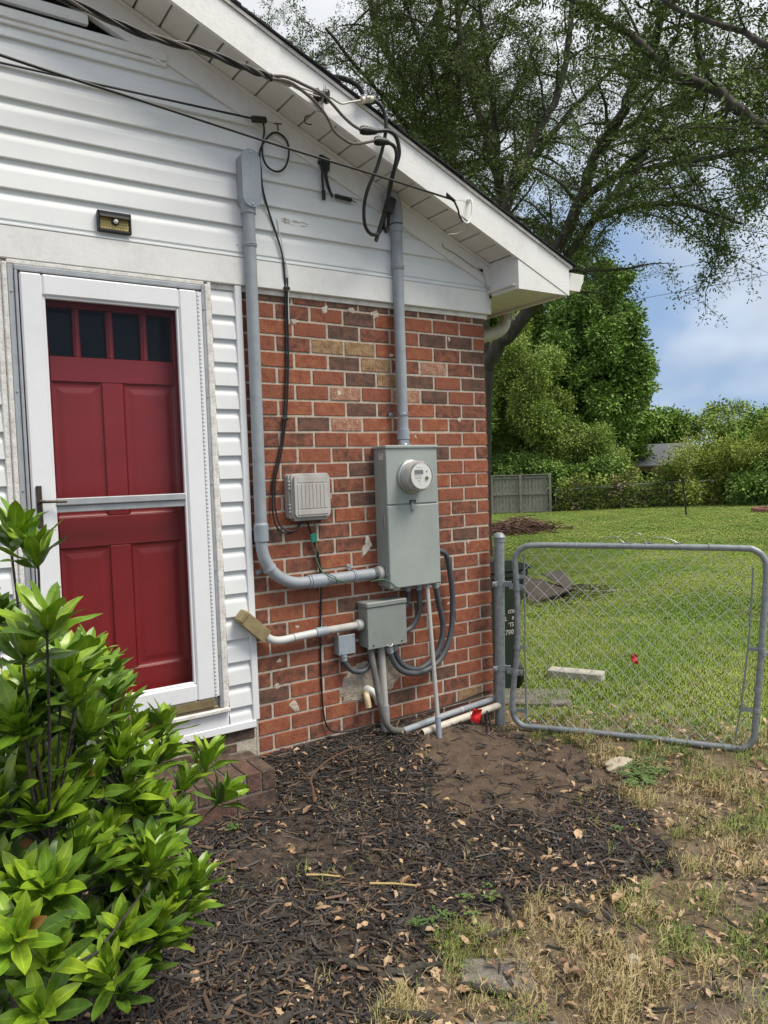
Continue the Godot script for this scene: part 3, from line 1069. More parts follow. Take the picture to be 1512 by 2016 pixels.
# ---------------------------------------------------------------- electric service
# a conduit strap: a band round the pipe with one tab screwed to the wall
func strap(parent: Node, at: Vector3, along: Vector3, r: float, tab: Vector3, m: Material) -> void:
	var s := Shape.new()
	var w := along.normalized()
	s.lathe([Vector2(r, -0.011), Vector2(r + 0.004, -0.010), Vector2(r + 0.004, 0.010), Vector2(r, 0.011)], at, w, 24)
	s.lathe([Vector2(r + 0.004, -0.003), Vector2(r + 0.0065, -0.001), Vector2(r + 0.0065, 0.001), Vector2(r + 0.004, 0.003)], at, w, 24)
	var e := tab.normalized()
	var p := at + e * (r + 0.016)
	p.z = 0.010
	s.box(p, V(0.034, 0.022, 0.004), 0.002, Basis(V(0, 0, 1), atan2(e.y, e.x)))
	s.lathe([Vector2(0.007, 0.0), Vector2(0.006, 0.005), Vector2(0.0, 0.006)], p + V(0, 0, 0.002) + e * 0.005, V(0, 0, 1), 10)
	part(parent, "strap", s, m)


func screw(s: Shape, at: Vector3, axis: Vector3, r := 0.006) -> void:
	s.lathe([Vector2(r, 0.0), Vector2(r * 0.85, r * 0.5), Vector2(0.0, r * 0.6)], at, axis, 10)


func rounded(w: float, h: float, r: float, n := 6) -> PackedVector2Array:
	var p := PackedVector2Array()
	for c in [[1, 1, 0.0], [-1, 1, 0.25], [-1, -1, 0.5], [1, -1, 0.75]]:
		for k in n + 1:
			var a: float = TAU * (c[2] + 0.25 * k / n)
			p.append(Vector2(c[0] * (w * 0.5 - r) + cos(a) * r, c[1] * (h * 0.5 - r) + sin(a) * r))
	return p


func moved(p: PackedVector2Array, by: Vector2) -> PackedVector2Array:
	var q := PackedVector2Array()
	for v in p:
		q.append(v + by)
	return q


func build_service() -> void:
	var s: Shape
	# --- tall grey meter cabinet
	var t := thing("meter_cabinet", "tall grey steel meter cabinet with a round glass electric meter on its front", "electric panel", V(-0.674, 0.778, 0.0))
	s = Shape.new()
	s.slab(V(-0.846, 0.782, 0.0), V(-0.502, 1.558, 0.118), 0.003)
	part(t, "cabinet_body", s, M.panel_paint)
	s = Shape.new()
	s.slab(V(-0.849, 1.2415, 0.102), V(-0.499, 1.552, 0.128), 0.003)
	part(t, "upper_cover", s, M.panel_paint)
	s = Shape.new()
	s.slab(V(-0.850, 0.778, 0.102), V(-0.498, 1.2335, 0.131), 0.004)
	s.slab(V(-0.846, 0.774, 0.02), V(-0.502, 0.7785, 0.120), 0.001)
	part(t, "lower_door", s, M.panel_paint)
	s = Shape.new()
	s.slab(V(-0.856, 1.549, 0.0), V(-0.493, 1.566, 0.137), 0.004)
	part(t, "rain_cap", s, M.panel_paint)
	var mt := sub(t, "electric_meter")
	var c := V(-0.686, 1.392, 0.128)
	s = Shape.new()
	s.lathe([Vector2(0.094, 0.0), Vector2(0.096, 0.006), Vector2(0.092, 0.016), Vector2(0.084, 0.020), Vector2(0.083, 0.006)], c, V(0, 0, 1), 48)
	part(mt, "meter_ring", s, M.bright_steel)
	s = Shape.new()
	s.lathe([Vector2(0.083, 0.004), Vector2(0.0815, 0.030), Vector2(0.080, 0.070), Vector2(0.076, 0.074)], c, V(0, 0, 1), 48)
	s.lathe([Vector2(0.0765, 0.0745), Vector2(0.0, 0.0745)], c, V(0, 0, 1), 48)
	part(mt, "meter_body", s, M.weathered_plastic)
	s = Shape.new()
	s.lathe([Vector2(0.082, 0.031), Vector2(0.0805, 0.100), Vector2(0.0775, 0.112), Vector2(0.073, 0.117), Vector2(0.0, 0.119)], c, V(0, 0, 1), 48)
	part(mt, "meter_glass", s, M.meter_glass)
	s = Shape.new()
	s.lathe([Vector2(0.0815, 0.083), Vector2(0.0835, 0.086), Vector2(0.0835, 0.092), Vector2(0.0812, 0.095)], c, V(0, 0, 1), 48)
	s.lathe([Vector2(0.0825, 0.026), Vector2(0.085, 0.029), Vector2(0.085, 0.033), Vector2(0.0825, 0.036)], c, V(0, 0, 1), 48)
	part(mt, "glass_rim", s, M.weathered_plastic)
	s = Shape.new()
	s.lathe([Vector2(0.069, 0.098), Vector2(0.069, 0.100), Vector2(0.0, 0.1005)], c, V(0, 0, 1), 48)
	part(mt, "dial_plate", s, M.white_plastic)
	s = Shape.new()
	s.slab(c + V(-0.046, 0.012, 0.100), c + V(0.012, 0.034, 0.1032), 0.001)
	part(mt, "display", s, mat("display_grey", ["4d5148"], 1.0, 0.2))
	s = Shape.new()
	for q in [[-0.03, 0.046, 0.030, 0.0015], [-0.046, 0.004, 0.052, 0.0018], [-0.046, -0.004, 0.046, 0.0018], [-0.042, -0.012, 0.044, 0.003], [-0.030, -0.022, 0.026, 0.0018], [-0.024, -0.030, 0.020, 0.0018], [-0.016, -0.044, 0.012, 0.0015]]:
		s.slab(c + V(q[0], q[1], 0.1005), c + V(q[0] + q[2], q[1] + q[3], 0.1012), 0.0)
	part(mt, "printed_lines", s, M.box_paint)
	s = Shape.new()
	s.lathe([Vector2(0.010, 0.0), Vector2(0.010, 0.006), Vector2(0.0, 0.008)], c + V(0.034, -0.012, 0.1005), V(0, 0, 1), 16)
	s.lathe([Vector2(0.004, 0.0), Vector2(0.004, 0.004), Vector2(0.0, 0.004)], c + V(0.036, 0.026, 0.1005), V(0, 0, 1), 12)
	part(mt, "reset_button", s, M.black_plastic)
	s = Shape.new()
	s.slab(V(-0.701, 1.2455, 0.1275), V(-0.658, 1.2605, 0.1315), 0.001)
	part(t, "name_badge", s, mat("badge_green", ["2b3a2f"], 1.0, 0.5))
	s = Shape.new()
	s.box(V(-0.686, 1.222, 0.136), V(0.018, 0.044, 0.008), 0.003)
	s.tube(sweep([V(-0.693, 1.243, 0.133), V(-0.690, 1.25, 0.140), V(-0.682, 1.25, 0.140), V(-0.679, 1.243, 0.133)], 4), 0.003, 0.003, 8)
	s.lathe([Vector2(0.008, 0.0), Vector2(0.007, 0.006), Vector2(0.0, 0.007)], V(-0.686, 1.210, 0.139), V(0, 0, 1), 12)
	part(t, "latch", s, M.bright_steel)
	s = Shape.new()
	s.slab(V(-0.8472, 1.490, 0.055), V(-0.8460, 1.522, 0.095), 0.0)
	part(t, "sticker", s, M.white_plastic)
	s = Shape.new()
	s.slab(V(-0.8480, 1.511, 0.064), V(-0.8470, 1.518, 0.086), 0.0)
	s.slab(V(-0.8480, 1.503, 0.060), V(-0.8470, 1.5045, 0.090), 0.0)
	s.slab(V(-0.8480, 1.498, 0.060), V(-0.8470, 1.4995, 0.090), 0.0)
	part(t, "sticker_print", s, M.box_paint)
	for y in [1.145, 0.885]:
		s = Shape.new()
		s.tube([V(-0.852, y - 0.038, 0.101), V(-0.852, y + 0.038, 0.101)], 0.005, 0.005, 8)
		s.slab(V(-0.8485, y - 0.03, 0.078), V(-0.8465, y + 0.03, 0.099), 0.001)
		screw(s, V(-0.8485, y - 0.018, 0.087), V(-1, 0, 0), 0.004)
		screw(s, V(-0.8485, y + 0.018, 0.087), V(-1, 0, 0), 0.004)
		part(t, "door_hinge", s, M.bright_steel)
	s = Shape.new()
	s.tube(sweep([V(-0.501, 1.005, 0.125), V(-0.492, 0.995, 0.120), V(-0.488, 0.975, 0.10), V(-0.478, 0.965, 0.08)], 4), 0.004, 0.003, 6)
	part(t, "seal_wire", s, M.bare_wire)
	s = Shape.new()
	s.box(V(-0.800, 0.772, 0.108), V(0.045, 0.014, 0.03), 0.003)
	screw(s, V(-0.806, 0.786, 0.131), V(0, 0, 1), 0.006)
	part(t, "ground_lug", s, M.bright_steel)

	# --- mast with weatherhead, from the top of the cabinet up into the eave
	var r := 0.0305
	t = thing("service_mast", "upright grey pipe from the meter cabinet up to a hooded weatherhead under the eave", "conduit", V(-0.676, 1.566, 0.055))
	s = Shape.new()
	s.tube([V(-0.676, 1.60, 0.055), V(-0.675, 2.20, 0.052), V(-0.672, 2.792, 0.050)], r, r, 24)
	part(t, "pipe", s, M.pvc_grey)
	s = Shape.new()
	s.lathe([Vector2(0.044, 0.0), Vector2(0.044, 0.006), Vector2(0.036, 0.010), Vector2(0.034, 0.030), Vector2(r, 0.034)], V(-0.676, 1.5665, 0.055), V(0, 1, 0), 24)
	for k in 4:
		screw(s, V(-0.676 + cos(k * PI / 2 + 0.7) * 0.040, 1.572, 0.055 + sin(k * PI / 2 + 0.7) * 0.040), V(0, 1, 0), 0.005)
	part(t, "hub", s, M.bright_steel)
	s = Shape.new()
	s.lathe([Vector2(r, -0.03), Vector2(0.036, -0.028), Vector2(0.036, 0.028), Vector2(r, 0.03)], V(-0.676, 1.630, 0.055), V(0, 1, 0), 24)
	part(t, "coupling", s, M.pvc_blue_grey)
	var wh := sub(t, "weatherhead")
	s = Shape.new()
	s.lathe([Vector2(r, -0.005), Vector2(0.036, 0.0), Vector2(0.037, 0.035), Vector2(r, 0.040)], V(-0.672, 2.755, 0.050), V(0, 1, 0), 24)
	var hood := [V(-0.672, 2.80, 0.050), V(-0.673, 2.86, 0.052), V(-0.682, 2.905, 0.058), V(-0.706, 2.935, 0.068), V(-0.735, 2.935, 0.078), V(-0.757, 2.912, 0.086)]
	s.tube(sweep(hood, 5), 0.037, 0.030, 20, true, [])
	part(wh, "hood", s, M.pvc_grey)
	s = Shape.new()
	s.box(V(-0.748, 2.868, 0.094), V(0.044, 0.096, 0.062), 0.008, Basis(V(0, 0, 1), -0.35))
	part(wh, "wire_holder", s, M.black_plastic)
	strap(t, V(-0.6735, 2.56, 0.052), V(0, 1, 0), r, V(-1, 0, 0), M.pvc_grey)
	strap(t, V(-0.6755, 1.745, 0.054), V(0, 1, 0), r, V(-1, 0, 0), M.bright_steel)

	# --- big conduit from the gable siding down and round into the cabinet
	t = thing("conduit_run", "thick grey conduit dropping past the door trim and elbowing into the meter cabinet", "conduit", V(-1.565, 0.86, 0.05))
	s = Shape.new()
	s.tube([V(-1.562, 2.735, 0.052), V(-1.562, 2.0, 0.050), V(-1.565, 1.165, 0.048)], r, r, 24)
	part(t, "pipe", s, M.pvc_grey)
	s = Shape.new()
	var el := []
	for k in 13:
		var a := PI + PI * 0.5 * k / 12.0
		el.append(V(-1.345 + cos(a) * 0.221, 1.078 + sin(a) * 0.219, 0.048))
	el.push_front(V(-1.566, 1.15, 0.048))
	el.append(V(-1.24, 0.859, 0.048))
	s.tube(el, r, r, 24)
	part(t, "elbow", s, M.pvc_grey)
	s = Shape.new()
	s.lathe([Vector2(r, -0.05), Vector2(0.0365, -0.046), Vector2(0.0365, 0.036), Vector2(r + 0.001, 0.046)], V(-1.565, 1.140, 0.048), V(0, 1, 0), 24)
	part(t, "coupling", s, M.pvc_blue_grey)
	s = Shape.new()
	s.lathe([Vector2(r, -0.052), Vector2(0.0365, -0.050), Vector2(0.0365, 0.050), Vector2(r, 0.052)], V(-1.262, 0.859, 0.048), V(1, 0.004, 0), 24)
	part(t, "coupling", s, M.pvc_blue_grey)
	s = Shape.new()
	s.lathe([Vector2(0.0367, -0.0015), Vector2(0.0378, 0.0), Vector2(0.0367, 0.0015)], V(-1.300, 0.859, 0.048), V(1, 0, 0), 24)
	part(t, "glue_line", s, M.black_rubber)
	s = Shape.new()
	s.tube([V(-1.22, 0.859, 0.048), V(-0.86, 0.863, 0.055)], r, r, 24)
	part(t, "pipe", s, M.pvc_grey)
	s = Shape.new()
	s.lathe([Vector2(r, -0.012), Vector2(0.034, -0.010), Vector2(0.034, 0.010), Vector2(r, 0.012)], V(-0.900, 0.8625, 0.054), V(1, 0, 0), 24)
	part(t, "gasket", s, M.muddy_conduit)
	s = Shape.new()
	s.lathe([Vector2(r, -0.016), Vector2(0.0375, -0.012), Vector2(0.0385, 0.010), Vector2(0.030, 0.018)], V(-0.868, 0.863, 0.055), V(1, 0, 0), 24)
	part(t, "box_connector", s, M.pvc_pale)
	var lb := sub(t, "conduit_body")
	s = Shape.new()
	s.prism(moved(rounded(0.094, 0.272, 0.046), Vector2(-1.556, 2.874)), 0.012, 0.084)
	s.lathe([Vector2(r, -0.035), Vector2(0.037, -0.032), Vector2(0.037, 0.01), Vector2(0.042, 0.03)], V(-1.562, 2.745, 0.050), V(0, 1, 0), 24)
	s.lathe([Vector2(0.04, -0.012), Vector2(0.04, 0.026)], V(-1.556, 2.955, 0.020), V(0, 0, -1), 20)
	part(lb, "housing", s, M.pvc_grey)
	s = Shape.new()
	s.prism(moved(rounded(0.098, 0.278, 0.048), Vector2(-1.556, 2.874)), 0.0845, 0.094)
	part(lb, "cover", s, M.pvc_blue_grey)
	s = Shape.new()
	screw(s, V(-1.556, 2.998, 0.094), V(0, 0, 1), 0.0065)
	screw(s, V(-1.556, 2.750, 0.094), V(0, 0, 1), 0.0065)
	part(lb, "screws", s, M.bright_steel)
	strap(t, V(-1.562, 2.562, 0.051), V(0, 1, 0), r, V(-1, 0, 0), M.pvc_grey)
	strap(t, V(-1.528, 0.952, 0.048), V(0.55, -0.83, 0), r, V(-0.83, -0.35, 0), M.pvc_blue_grey)
	strap(t, V(-1.032, 0.8615, 0.052), V(1, 0, 0), r, V(-0.15, 1, 0), M.pvc_blue_grey)

	# --- square grey disconnect box
	t = thing("disconnect_box", "square grey lidded box mounted just below the tall meter cabinet", "electric box", V(-0.853, 0.46, 0.0))
	s = Shape.new()
	s.slab(V(-0.985, 0.462, 0.0), V(-0.732, 0.690, 0.090), 0.003)
	part(t, "box_body", s, M.box_paint)
	s = Shape.new()
	s.slab(V(-0.988, 0.456, 0.0905), V(-0.729, 0.682, 0.102), 0.004)
	part(t, "front_cover", s, M.box_paint)
	s = Shape.new()
	s.slab(V(-0.992, 0.684, 0.0), V(-0.725, 0.712, 0.108), 0.005)
	part(t, "rain_lid", s, M.box_paint)
	s = Shape.new()
	screw(s, V(-0.955, 0.474, 0.102), V(0, 0, 1), 0.005)
	screw(s, V(-0.765, 0.474, 0.102), V(0, 0, 1), 0.005)
	part(t, "screws", s, M.black_plastic)
	s = Shape.new()
	s.tube(sweep([V(-0.868, 0.466, 0.103), V(-0.862, 0.459, 0.108), V(-0.850, 0.456, 0.106), V(-0.838, 0.459, 0.108), V(-0.832, 0.466, 0.103)], 4), 0.003, 0.003, 6)
	part(t, "hasp", s, M.bright_steel)
	s = Shape.new()
	s.slab(V(-0.7285, 0.62, 0.04), V(-0.715, 0.65, 0.07), 0.002)
	part(t, "side_clip", s, M.box_paint)

	# --- small cover box
	t = thing("small_box", "smallest grey box on the wall, left of the square lidded box", "electric box", V(-1.09, 0.44, 0.0))
	s = Shape.new()
	s.slab(V(-1.148, 0.441, 0.0), V(-1.044, 0.541, 0.046), 0.003)
	part(t, "box_body", s, M.box_paint)
	s = Shape.new()
	s.slab(V(-1.146, 0.442, 0.0465), V(-1.043, 0.548, 0.056), 0.004)
	part(t, "front_cover", s, M.pvc_blue_grey)
	s = Shape.new()
	screw(s, V(-1.134, 0.452, 0.056), V(0, 0, 1), 0.004)
	screw(s, V(-1.055, 0.538, 0.056), V(0, 0, 1), 0.004)
	part(t, "screws", s, M.bright_steel)

	# --- tan conduit body with a pale pipe to the square box
	t = thing("tan_conduit", "pale grey pipe with a tilted tan conduit body at its left end", "conduit", V(-1.25, 0.585, 0.05))
	var cb := sub(t, "conduit_body")
	s = Shape.new()
	var ba := Basis(V(0, 0, 1), -0.765)
	s.box(V(-1.632, 0.672, 0.040), V(0.176, 0.066, 0.062), 0.010, ba)
	s.box(V(-1.690, 0.728, 0.050), V(0.03, 0.066, 0.070), 0.010, ba)
	part(cb, "housing", s, M.tan_metal)
	s = Shape.new()
	s.box(V(-1.630, 0.670, 0.0745), V(0.170, 0.068, 0.007), 0.003, ba)
	part(cb, "cover", s, M.tan_metal)
	s = Shape.new()
	s.tube(sweep([V(-1.578, 0.622, 0.048), V(-1.545, 0.594, 0.048), V(-1.51, 0.579, 0.048), V(-1.465, 0.575, 0.048), V(-1.41, 0.579, 0.048)], 5), 0.021, 0.021, 18)
	part(t, "elbow", s, M.pvc_pale)
	s = Shape.new()
	s.lathe([Vector2(0.0212, -0.002), Vector2(0.0222, 0.0), Vector2(0.0212, 0.002)], V(-1.41, 0.579, 0.048), V(1, 0.06, 0), 18)
	part(t, "glue_line", s, M.muddy_conduit)
	s = Shape.new()
	s.tube([V(-1.41, 0.579, 0.048), V(-1.23, 0.587, 0.048)], 0.0208, 0.0208, 18)
	part(t, "pipe", s, M.pvc_pale)
	s = Shape.new()
	s.tube([V(-1.23, 0.587, 0.048), V(-0.99, 0.590, 0.048)], 0.0205, 0.0205, 18)
	part(t, "pipe", s, M.weathered_plastic)
	s = Shape.new()
	s.lathe([Vector2(0.021, -0.035), Vector2(0.0255, -0.033), Vector2(0.0255, 0.033), Vector2(0.021, 0.035)], V(-1.245, 0.5865, 0.048), V(1, 0.02, 0), 20)
	part(t, "coupling", s, M.pvc_blue_grey)
	s = Shape.new()
	s.lathe([Vector2(0.021, -0.022), Vector2(0.028, -0.018), Vector2(0.029, 0.010), Vector2(0.022, 0.018)], V(-1.005, 0.590, 0.048), V(1, 0, 0), 20)
	for k in 4:
		s.lathe([Vector2(0.028, -0.016 + k * 0.008), Vector2(0.0305, -0.014 + k * 0.008), Vector2(0.028, -0.011 + k * 0.008)], V(-1.005, 0.590, 0.048), V(1, 0, 0), 16)
	part(t, "box_connector", s, M.pvc_pale)

	# --- telephone interface box
	t = thing("telephone_box", "weathered pale grey plastic telephone box with a ribbed cover", "utility box", V(-1.29, 1.19, 0.0))
	s = Shape.new()
	s.prism(moved(rounded(0.222, 0.232, 0.016), Vector2(-1.292, 1.310)), 0.0, 0.046)
	s.slab(V(-1.378, 1.182, 0.0), V(-1.186, 1.20, 0.058), 0.003)
	part(t, "back_box", s, M.weathered_plastic)
	s = Shape.new()
	var prof := moved(rounded(0.222, 0.232, 0.018), Vector2(-1.284, 1.312))
	s.prism(prof, 0.047, 0.062)
	s.prism(moved(rounded(0.206, 0.216, 0.020), Vector2(-1.284, 1.312)), 0.062, 0.086)
	part(t, "cover", s, M.weathered_plastic)
	for i in 8:
		s = Shape.new()
		s.slab(V(-1.371 + i * 0.0219, 1.246, 0.0855), V(-1.3515 + i * 0.0219, 1.372, 0.0890), 0.0018)
		part(t, "cover_rib", s, M.weathered_plastic)
	s = Shape.new()
	s.slab(V(-1.372, 1.214, 0.0855), V(-1.197, 1.240, 0.0900), 0.003)
	s.slab(V(-1.368, 1.380, 0.0855), V(-1.205, 1.410, 0.0880), 0.002)
	part(t, "cover_band", s, M.weathered_plastic)
	for y in [1.37, 1.25]:
		s = Shape.new()
		s.tube([V(-1.399, y - 0.028, 0.050), V(-1.399, y + 0.028, 0.050)], 0.005, 0.005, 8)
		for k in 3:
			s.slab(V(-1.408, y - 0.024 + k * 0.018, 0.042), V(-1.392, y - 0.014 + k * 0.018, 0.058), 0.002)
		part(t, "cover_hinge", s, M.weathered_plastic)
	s = Shape.new()
	s.lathe([Vector2(0.013, 0.0), Vector2(0.013, 0.006), Vector2(0.007, 0.006), Vector2(0.007, 0.0)], V(-1.166, 1.302, 0.050), V(0, 0, 1), 14)
	part(t, "lock_tab", s, M.weathered_plastic)

	# --- flexible whips and rigid risers: each a thing of its own
	whip("flexible_conduit", "outer dark grey flexible conduit looping from the cabinet's right side to the square box", [V(-0.512, 0.955, 0.072), V(-0.466, 0.955, 0.074), V(-0.403, 0.916, 0.068), V(-0.372, 0.806, 0.058), V(-0.355, 0.652, 0.052), V(-0.373, 0.471, 0.052), V(-0.432, 0.351, 0.060), V(-0.521, 0.286, 0.070), V(-0.639, 0.264, 0.078), V(-0.745, 0.291, 0.078), V(-0.805, 0.355, 0.070), V(-0.833, 0.450, 0.066)], 0.0165, M.flex_grey, [0, 11])
	whip("flexible_conduit", "inner dark grey flexible conduit looping from under the cabinet to the square box", [V(-0.502, 0.782, 0.070), V(-0.492, 0.742, 0.072), V(-0.473, 0.655, 0.066), V(-0.437, 0.512, 0.056), V(-0.460, 0.395, 0.056), V(-0.531, 0.316, 0.058), V(-0.624, 0.280, 0.056), V(-0.713, 0.309, 0.048), V(-0.766, 0.377, 0.046), V(-0.790, 0.455, 0.046)], 0.0165, M.flex_grey, [0, 9])
	whip("flexible_conduit", "short dark grey flexible conduit bending into the right side of the square box", [V(-0.614, 0.785, 0.070), V(-0.612, 0.735, 0.070), V(-0.609, 0.670, 0.066), V(-0.613, 0.594, 0.055), V(-0.654, 0.535, 0.050), V(-0.700, 0.512, 0.050), V(-0.735, 0.505, 0.050)], 0.0155, M.flex_grey, [0])
	whip("flexible_conduit", "short grey stub conduit between cabinet bottom and the square box's rain lid", [V(-0.682, 0.785, 0.056), V(-0.678, 0.745, 0.054), V(-0.675, 0.705, 0.048), V(-0.690, 0.655, 0.046), V(-0.73, 0.635, 0.046)], 0.014, M.flex_grey, [0])
	whip("flexible_conduit", "small dark grey flexible conduit curving under the smallest box", [V(-1.107, 0.448, 0.032), V(-1.105, 0.420, 0.034), V(-1.094, 0.385, 0.038), V(-1.060, 0.345, 0.044), V(-1.006, 0.331, 0.048), V(-0.958, 0.351, 0.048), V(-0.930, 0.408, 0.046), V(-0.925, 0.465, 0.046)], 0.0150, M.flex_grey, [0])
	t = thing("riser_pipe", "upright grey pipe from the square box straight into the mulch", "conduit", V(-0.862, -0.08, 0.05))
	s = Shape.new()
	s.tube([V(-0.868, 0.465, 0.042), V(-0.865, 0.254, 0.044), V(-0.861, 0.105, 0.046)], 0.0225, 0.0225, 18)
	part(t, "pipe", s, M.weathered_plastic)
	s = Shape.new()
	s.tube([V(-0.861, 0.115, 0.046), V(-0.857, -0.12, 0.046)], 0.0262, 0.0262, 18)
	part(t, "sleeve", s, M.pvc_grey)
	t = thing("muddy_conduit", "mud stained grey conduit bending from the square box to the gate post", "conduit", V(-0.86, -0.02, 0.1))
	s = Shape.new()
	s.tube(sweep([V(-0.954, 0.466, 0.062), V(-0.940, 0.303, 0.084), V(-0.926, 0.135, 0.112), V(-0.906, 0.048, 0.122), V(-0.865, -0.006, 0.124), V(-0.786, -0.030, 0.118)], 6), 0.0175, 0.0185, 14)
	part(t, "bent_pipe", s, M.muddy_conduit)
	s = Shape.new()
	s.tube(sweep([V(-0.786, -0.030, 0.118), V(-0.648, -0.027, 0.100), V(-0.447, -0.019, 0.080), V(-0.23, -0.014, 0.062), V(0.03, -0.005, 0.045)], 5), 0.0185, 0.0185, 14)
	part(t, "pipe", s, M.pvc_grey)
	s = Shape.new()
	s.lathe([Vector2(0.0186, -0.004), Vector2(0.0196, -0.004), Vector2(0.0196, 0.004), Vector2(0.0186, 0.004)], V(-0.33, -0.0165, 0.071), V(1, 0.02, -0.07), 14)
	part(t, "paint_mark", s, M.pvc_white)
	t = thing("white_pipe", "dirty white pipe lying on the soil at the foot of the wall", "pipe", V(-0.4, -0.045, 0.13))
	s = Shape.new()
	s.tube([V(-0.690, -0.052, 0.160), V(-0.411, -0.045, 0.132), V(-0.02, -0.036, 0.094)], 0.0205, 0.0205, 18, false)
	s.tube([V(-0.69, -0.052, 0.160), V(-0.02, -0.036, 0.094)], 0.0175, 0.0175, 18, false)
	part(t, "pipe_wall", s, M.pvc_white)
	t = thing("ground_rod", "thin straight grey pipe slanting from the cabinet bottom into the soil", "conduit", V(-0.6, -0.12, 0.2))
	s = Shape.new()
	s.tube([V(-0.573, 0.785, 0.094), V(-0.604, -0.02, 0.202)], 0.0125, 0.0125, 12)
	part(t, "pipe", s, M.weathered_plastic)
	s = Shape.new()
	s.tube([V(-0.602, 0.03, 0.1955), V(-0.609, -0.16, 0.2185)], 0.0160, 0.0155, 12)
	part(t, "sleeve", s, M.pvc_blue_grey)
	# --- stubs through the broken hole
	s = Shape.new()
	s.tube(sweep([V(-0.945, 0.190, -0.02), V(-0.968, 0.198, 0.030), V(-0.982, 0.196, 0.056), V(-0.986, 0.178, 0.068), V(-0.980, 0.132, 0.070)], 5), 0.0170, 0.0170, 14)
	solo("pipe_elbow", "small cream pipe elbow poking from the broken hole in the bricks", "pipe", s, M.pvc_cream)
	s = Shape.new()
	s.tube(sweep([V(-0.955, 0.215, -0.01), V(-0.935, 0.205, 0.02), V(-0.905, 0.170, 0.030), V(-0.888, 0.128, 0.032)], 4), 0.021, 0.023, 12)
	solo("pipe_offcut", "white plastic pipe scrap behind the muddy conduit by the cream elbow", "pipe", s, M.white_plastic)
	# --- solar motion light over the door
	t = thing("motion_light", "black solar motion light with small led rows above the door", "outdoor light", V(-2.206, 2.528, 0.02))
	s = Shape.new()
	s.slab(V(-2.280, 2.530, 0.016), V(-2.134, 2.621, 0.034), 0.005)
	for q in [[-2.280, 2.530, -2.134, 2.541], [-2.280, 2.596, -2.134, 2.621], [-2.280, 2.530, -2.271, 2.621], [-2.143, 2.530, -2.134, 2.621]]:
		s.slab(V(q[0], q[1], 0.030), V(q[2], q[3], 0.046), 0.003)
	part(t, "case", s, M.black_plastic)
	s = Shape.new()
	s.face([V(-2.280, 2.620, 0.030), V(-2.134, 2.620, 0.030), V(-2.146, 2.590, 0.062), V(-2.268, 2.590, 0.062)], V(0, 1, 1))
	s.face([V(-2.280, 2.598, 0.034), V(-2.134, 2.598, 0.034), V(-2.146, 2.588, 0.061), V(-2.268, 2.588, 0.061)], V(0, -1, 0.3))
	s.face([V(-2.280, 2.620, 0.030), V(-2.280, 2.598, 0.034), V(-2.268, 2.588, 0.061), V(-2.268, 2.590, 0.062)], V(-1, 0, 0.3))
	s.face([V(-2.134, 2.620, 0.030), V(-2.134, 2.598, 0.034), V(-2.146, 2.588, 0.061), V(-2.146, 2.590, 0.062)], V(1, 0, 0.3))
	part(t, "solar_hood", s, M.black_plastic)
	s = Shape.new()
	s.slab(V(-2.270, 2.542, 0.032), V(-2.144, 2.595, 0.036), 0.0)
	part(t, "led_board", s, M.led_panel)
	s = Shape.new()
	for j in 3:
		for i in 10:
			s.lathe([Vector2(0.0045, 0.0), Vector2(0.0038, 0.0025), Vector2(0.0, 0.003)], V(-2.262 + i * 0.0123 + (j % 2) * 0.004, 2.549 + j * 0.0125, 0.036), V(0, 0, 1), 8)
	part(t, "led_lens", s, mat("led_yellow", ["e0cf86"], 1.0, 0.35)).set_meta("kind", "stuff")
	s = Shape.new()
	s.lathe([Vector2(0.016, 0.0), Vector2(0.016, 0.010), Vector2(0.012, 0.013)], V(-2.204, 2.578, 0.036), V(0, 0, 1), 20)
	part(t, "sensor_collar", s, M.black_plastic)
	s = Shape.new()
	s.lathe([Vector2(0.0115, 0.0), Vector2(0.010, 0.008), Vector2(0.006, 0.012), Vector2(0.0, 0.0135)], V(-2.204, 2.578, 0.047), V(0, 0, 1), 16)
	part(t, "sensor_lens", s, M.white_plastic)


func whip(called: String, label: String, pts: Array, r: float, m: Material, ends: Array) -> void:
	var t := thing(called, label, "conduit", pts[pts.size() / 2], "flexible conduits on the brick wall")
	var s := Shape.new()
	s.tube(sweep(pts, 7), r, r, 14)
	part(t, "jacket", s, m)
	for e in ends:
		var a: Vector3 = pts[e]
		var b: Vector3 = pts[e + 1] if e == 0 else pts[e - 1]
		s = Shape.new()
		s.lathe([Vector2(r + 0.004, 0.0), Vector2(r + 0.007, 0.004), Vector2(r + 0.007, 0.022), Vector2(r + 0.003, 0.026), Vector2(r + 0.003, 0.042), Vector2(r, 0.046)], a, (b - a).normalized(), 12)
		part(t, "fitting", s, M.pvc_grey)


func cable(called: String, label: String, pts: Array, r: float, m: Material, per := 6, group := "") -> MeshInstance3D:
	var s := Shape.new()
	s.tube(sweep(pts, per), r, r, 8)
	return solo(called, label, "cable", s, m, group)


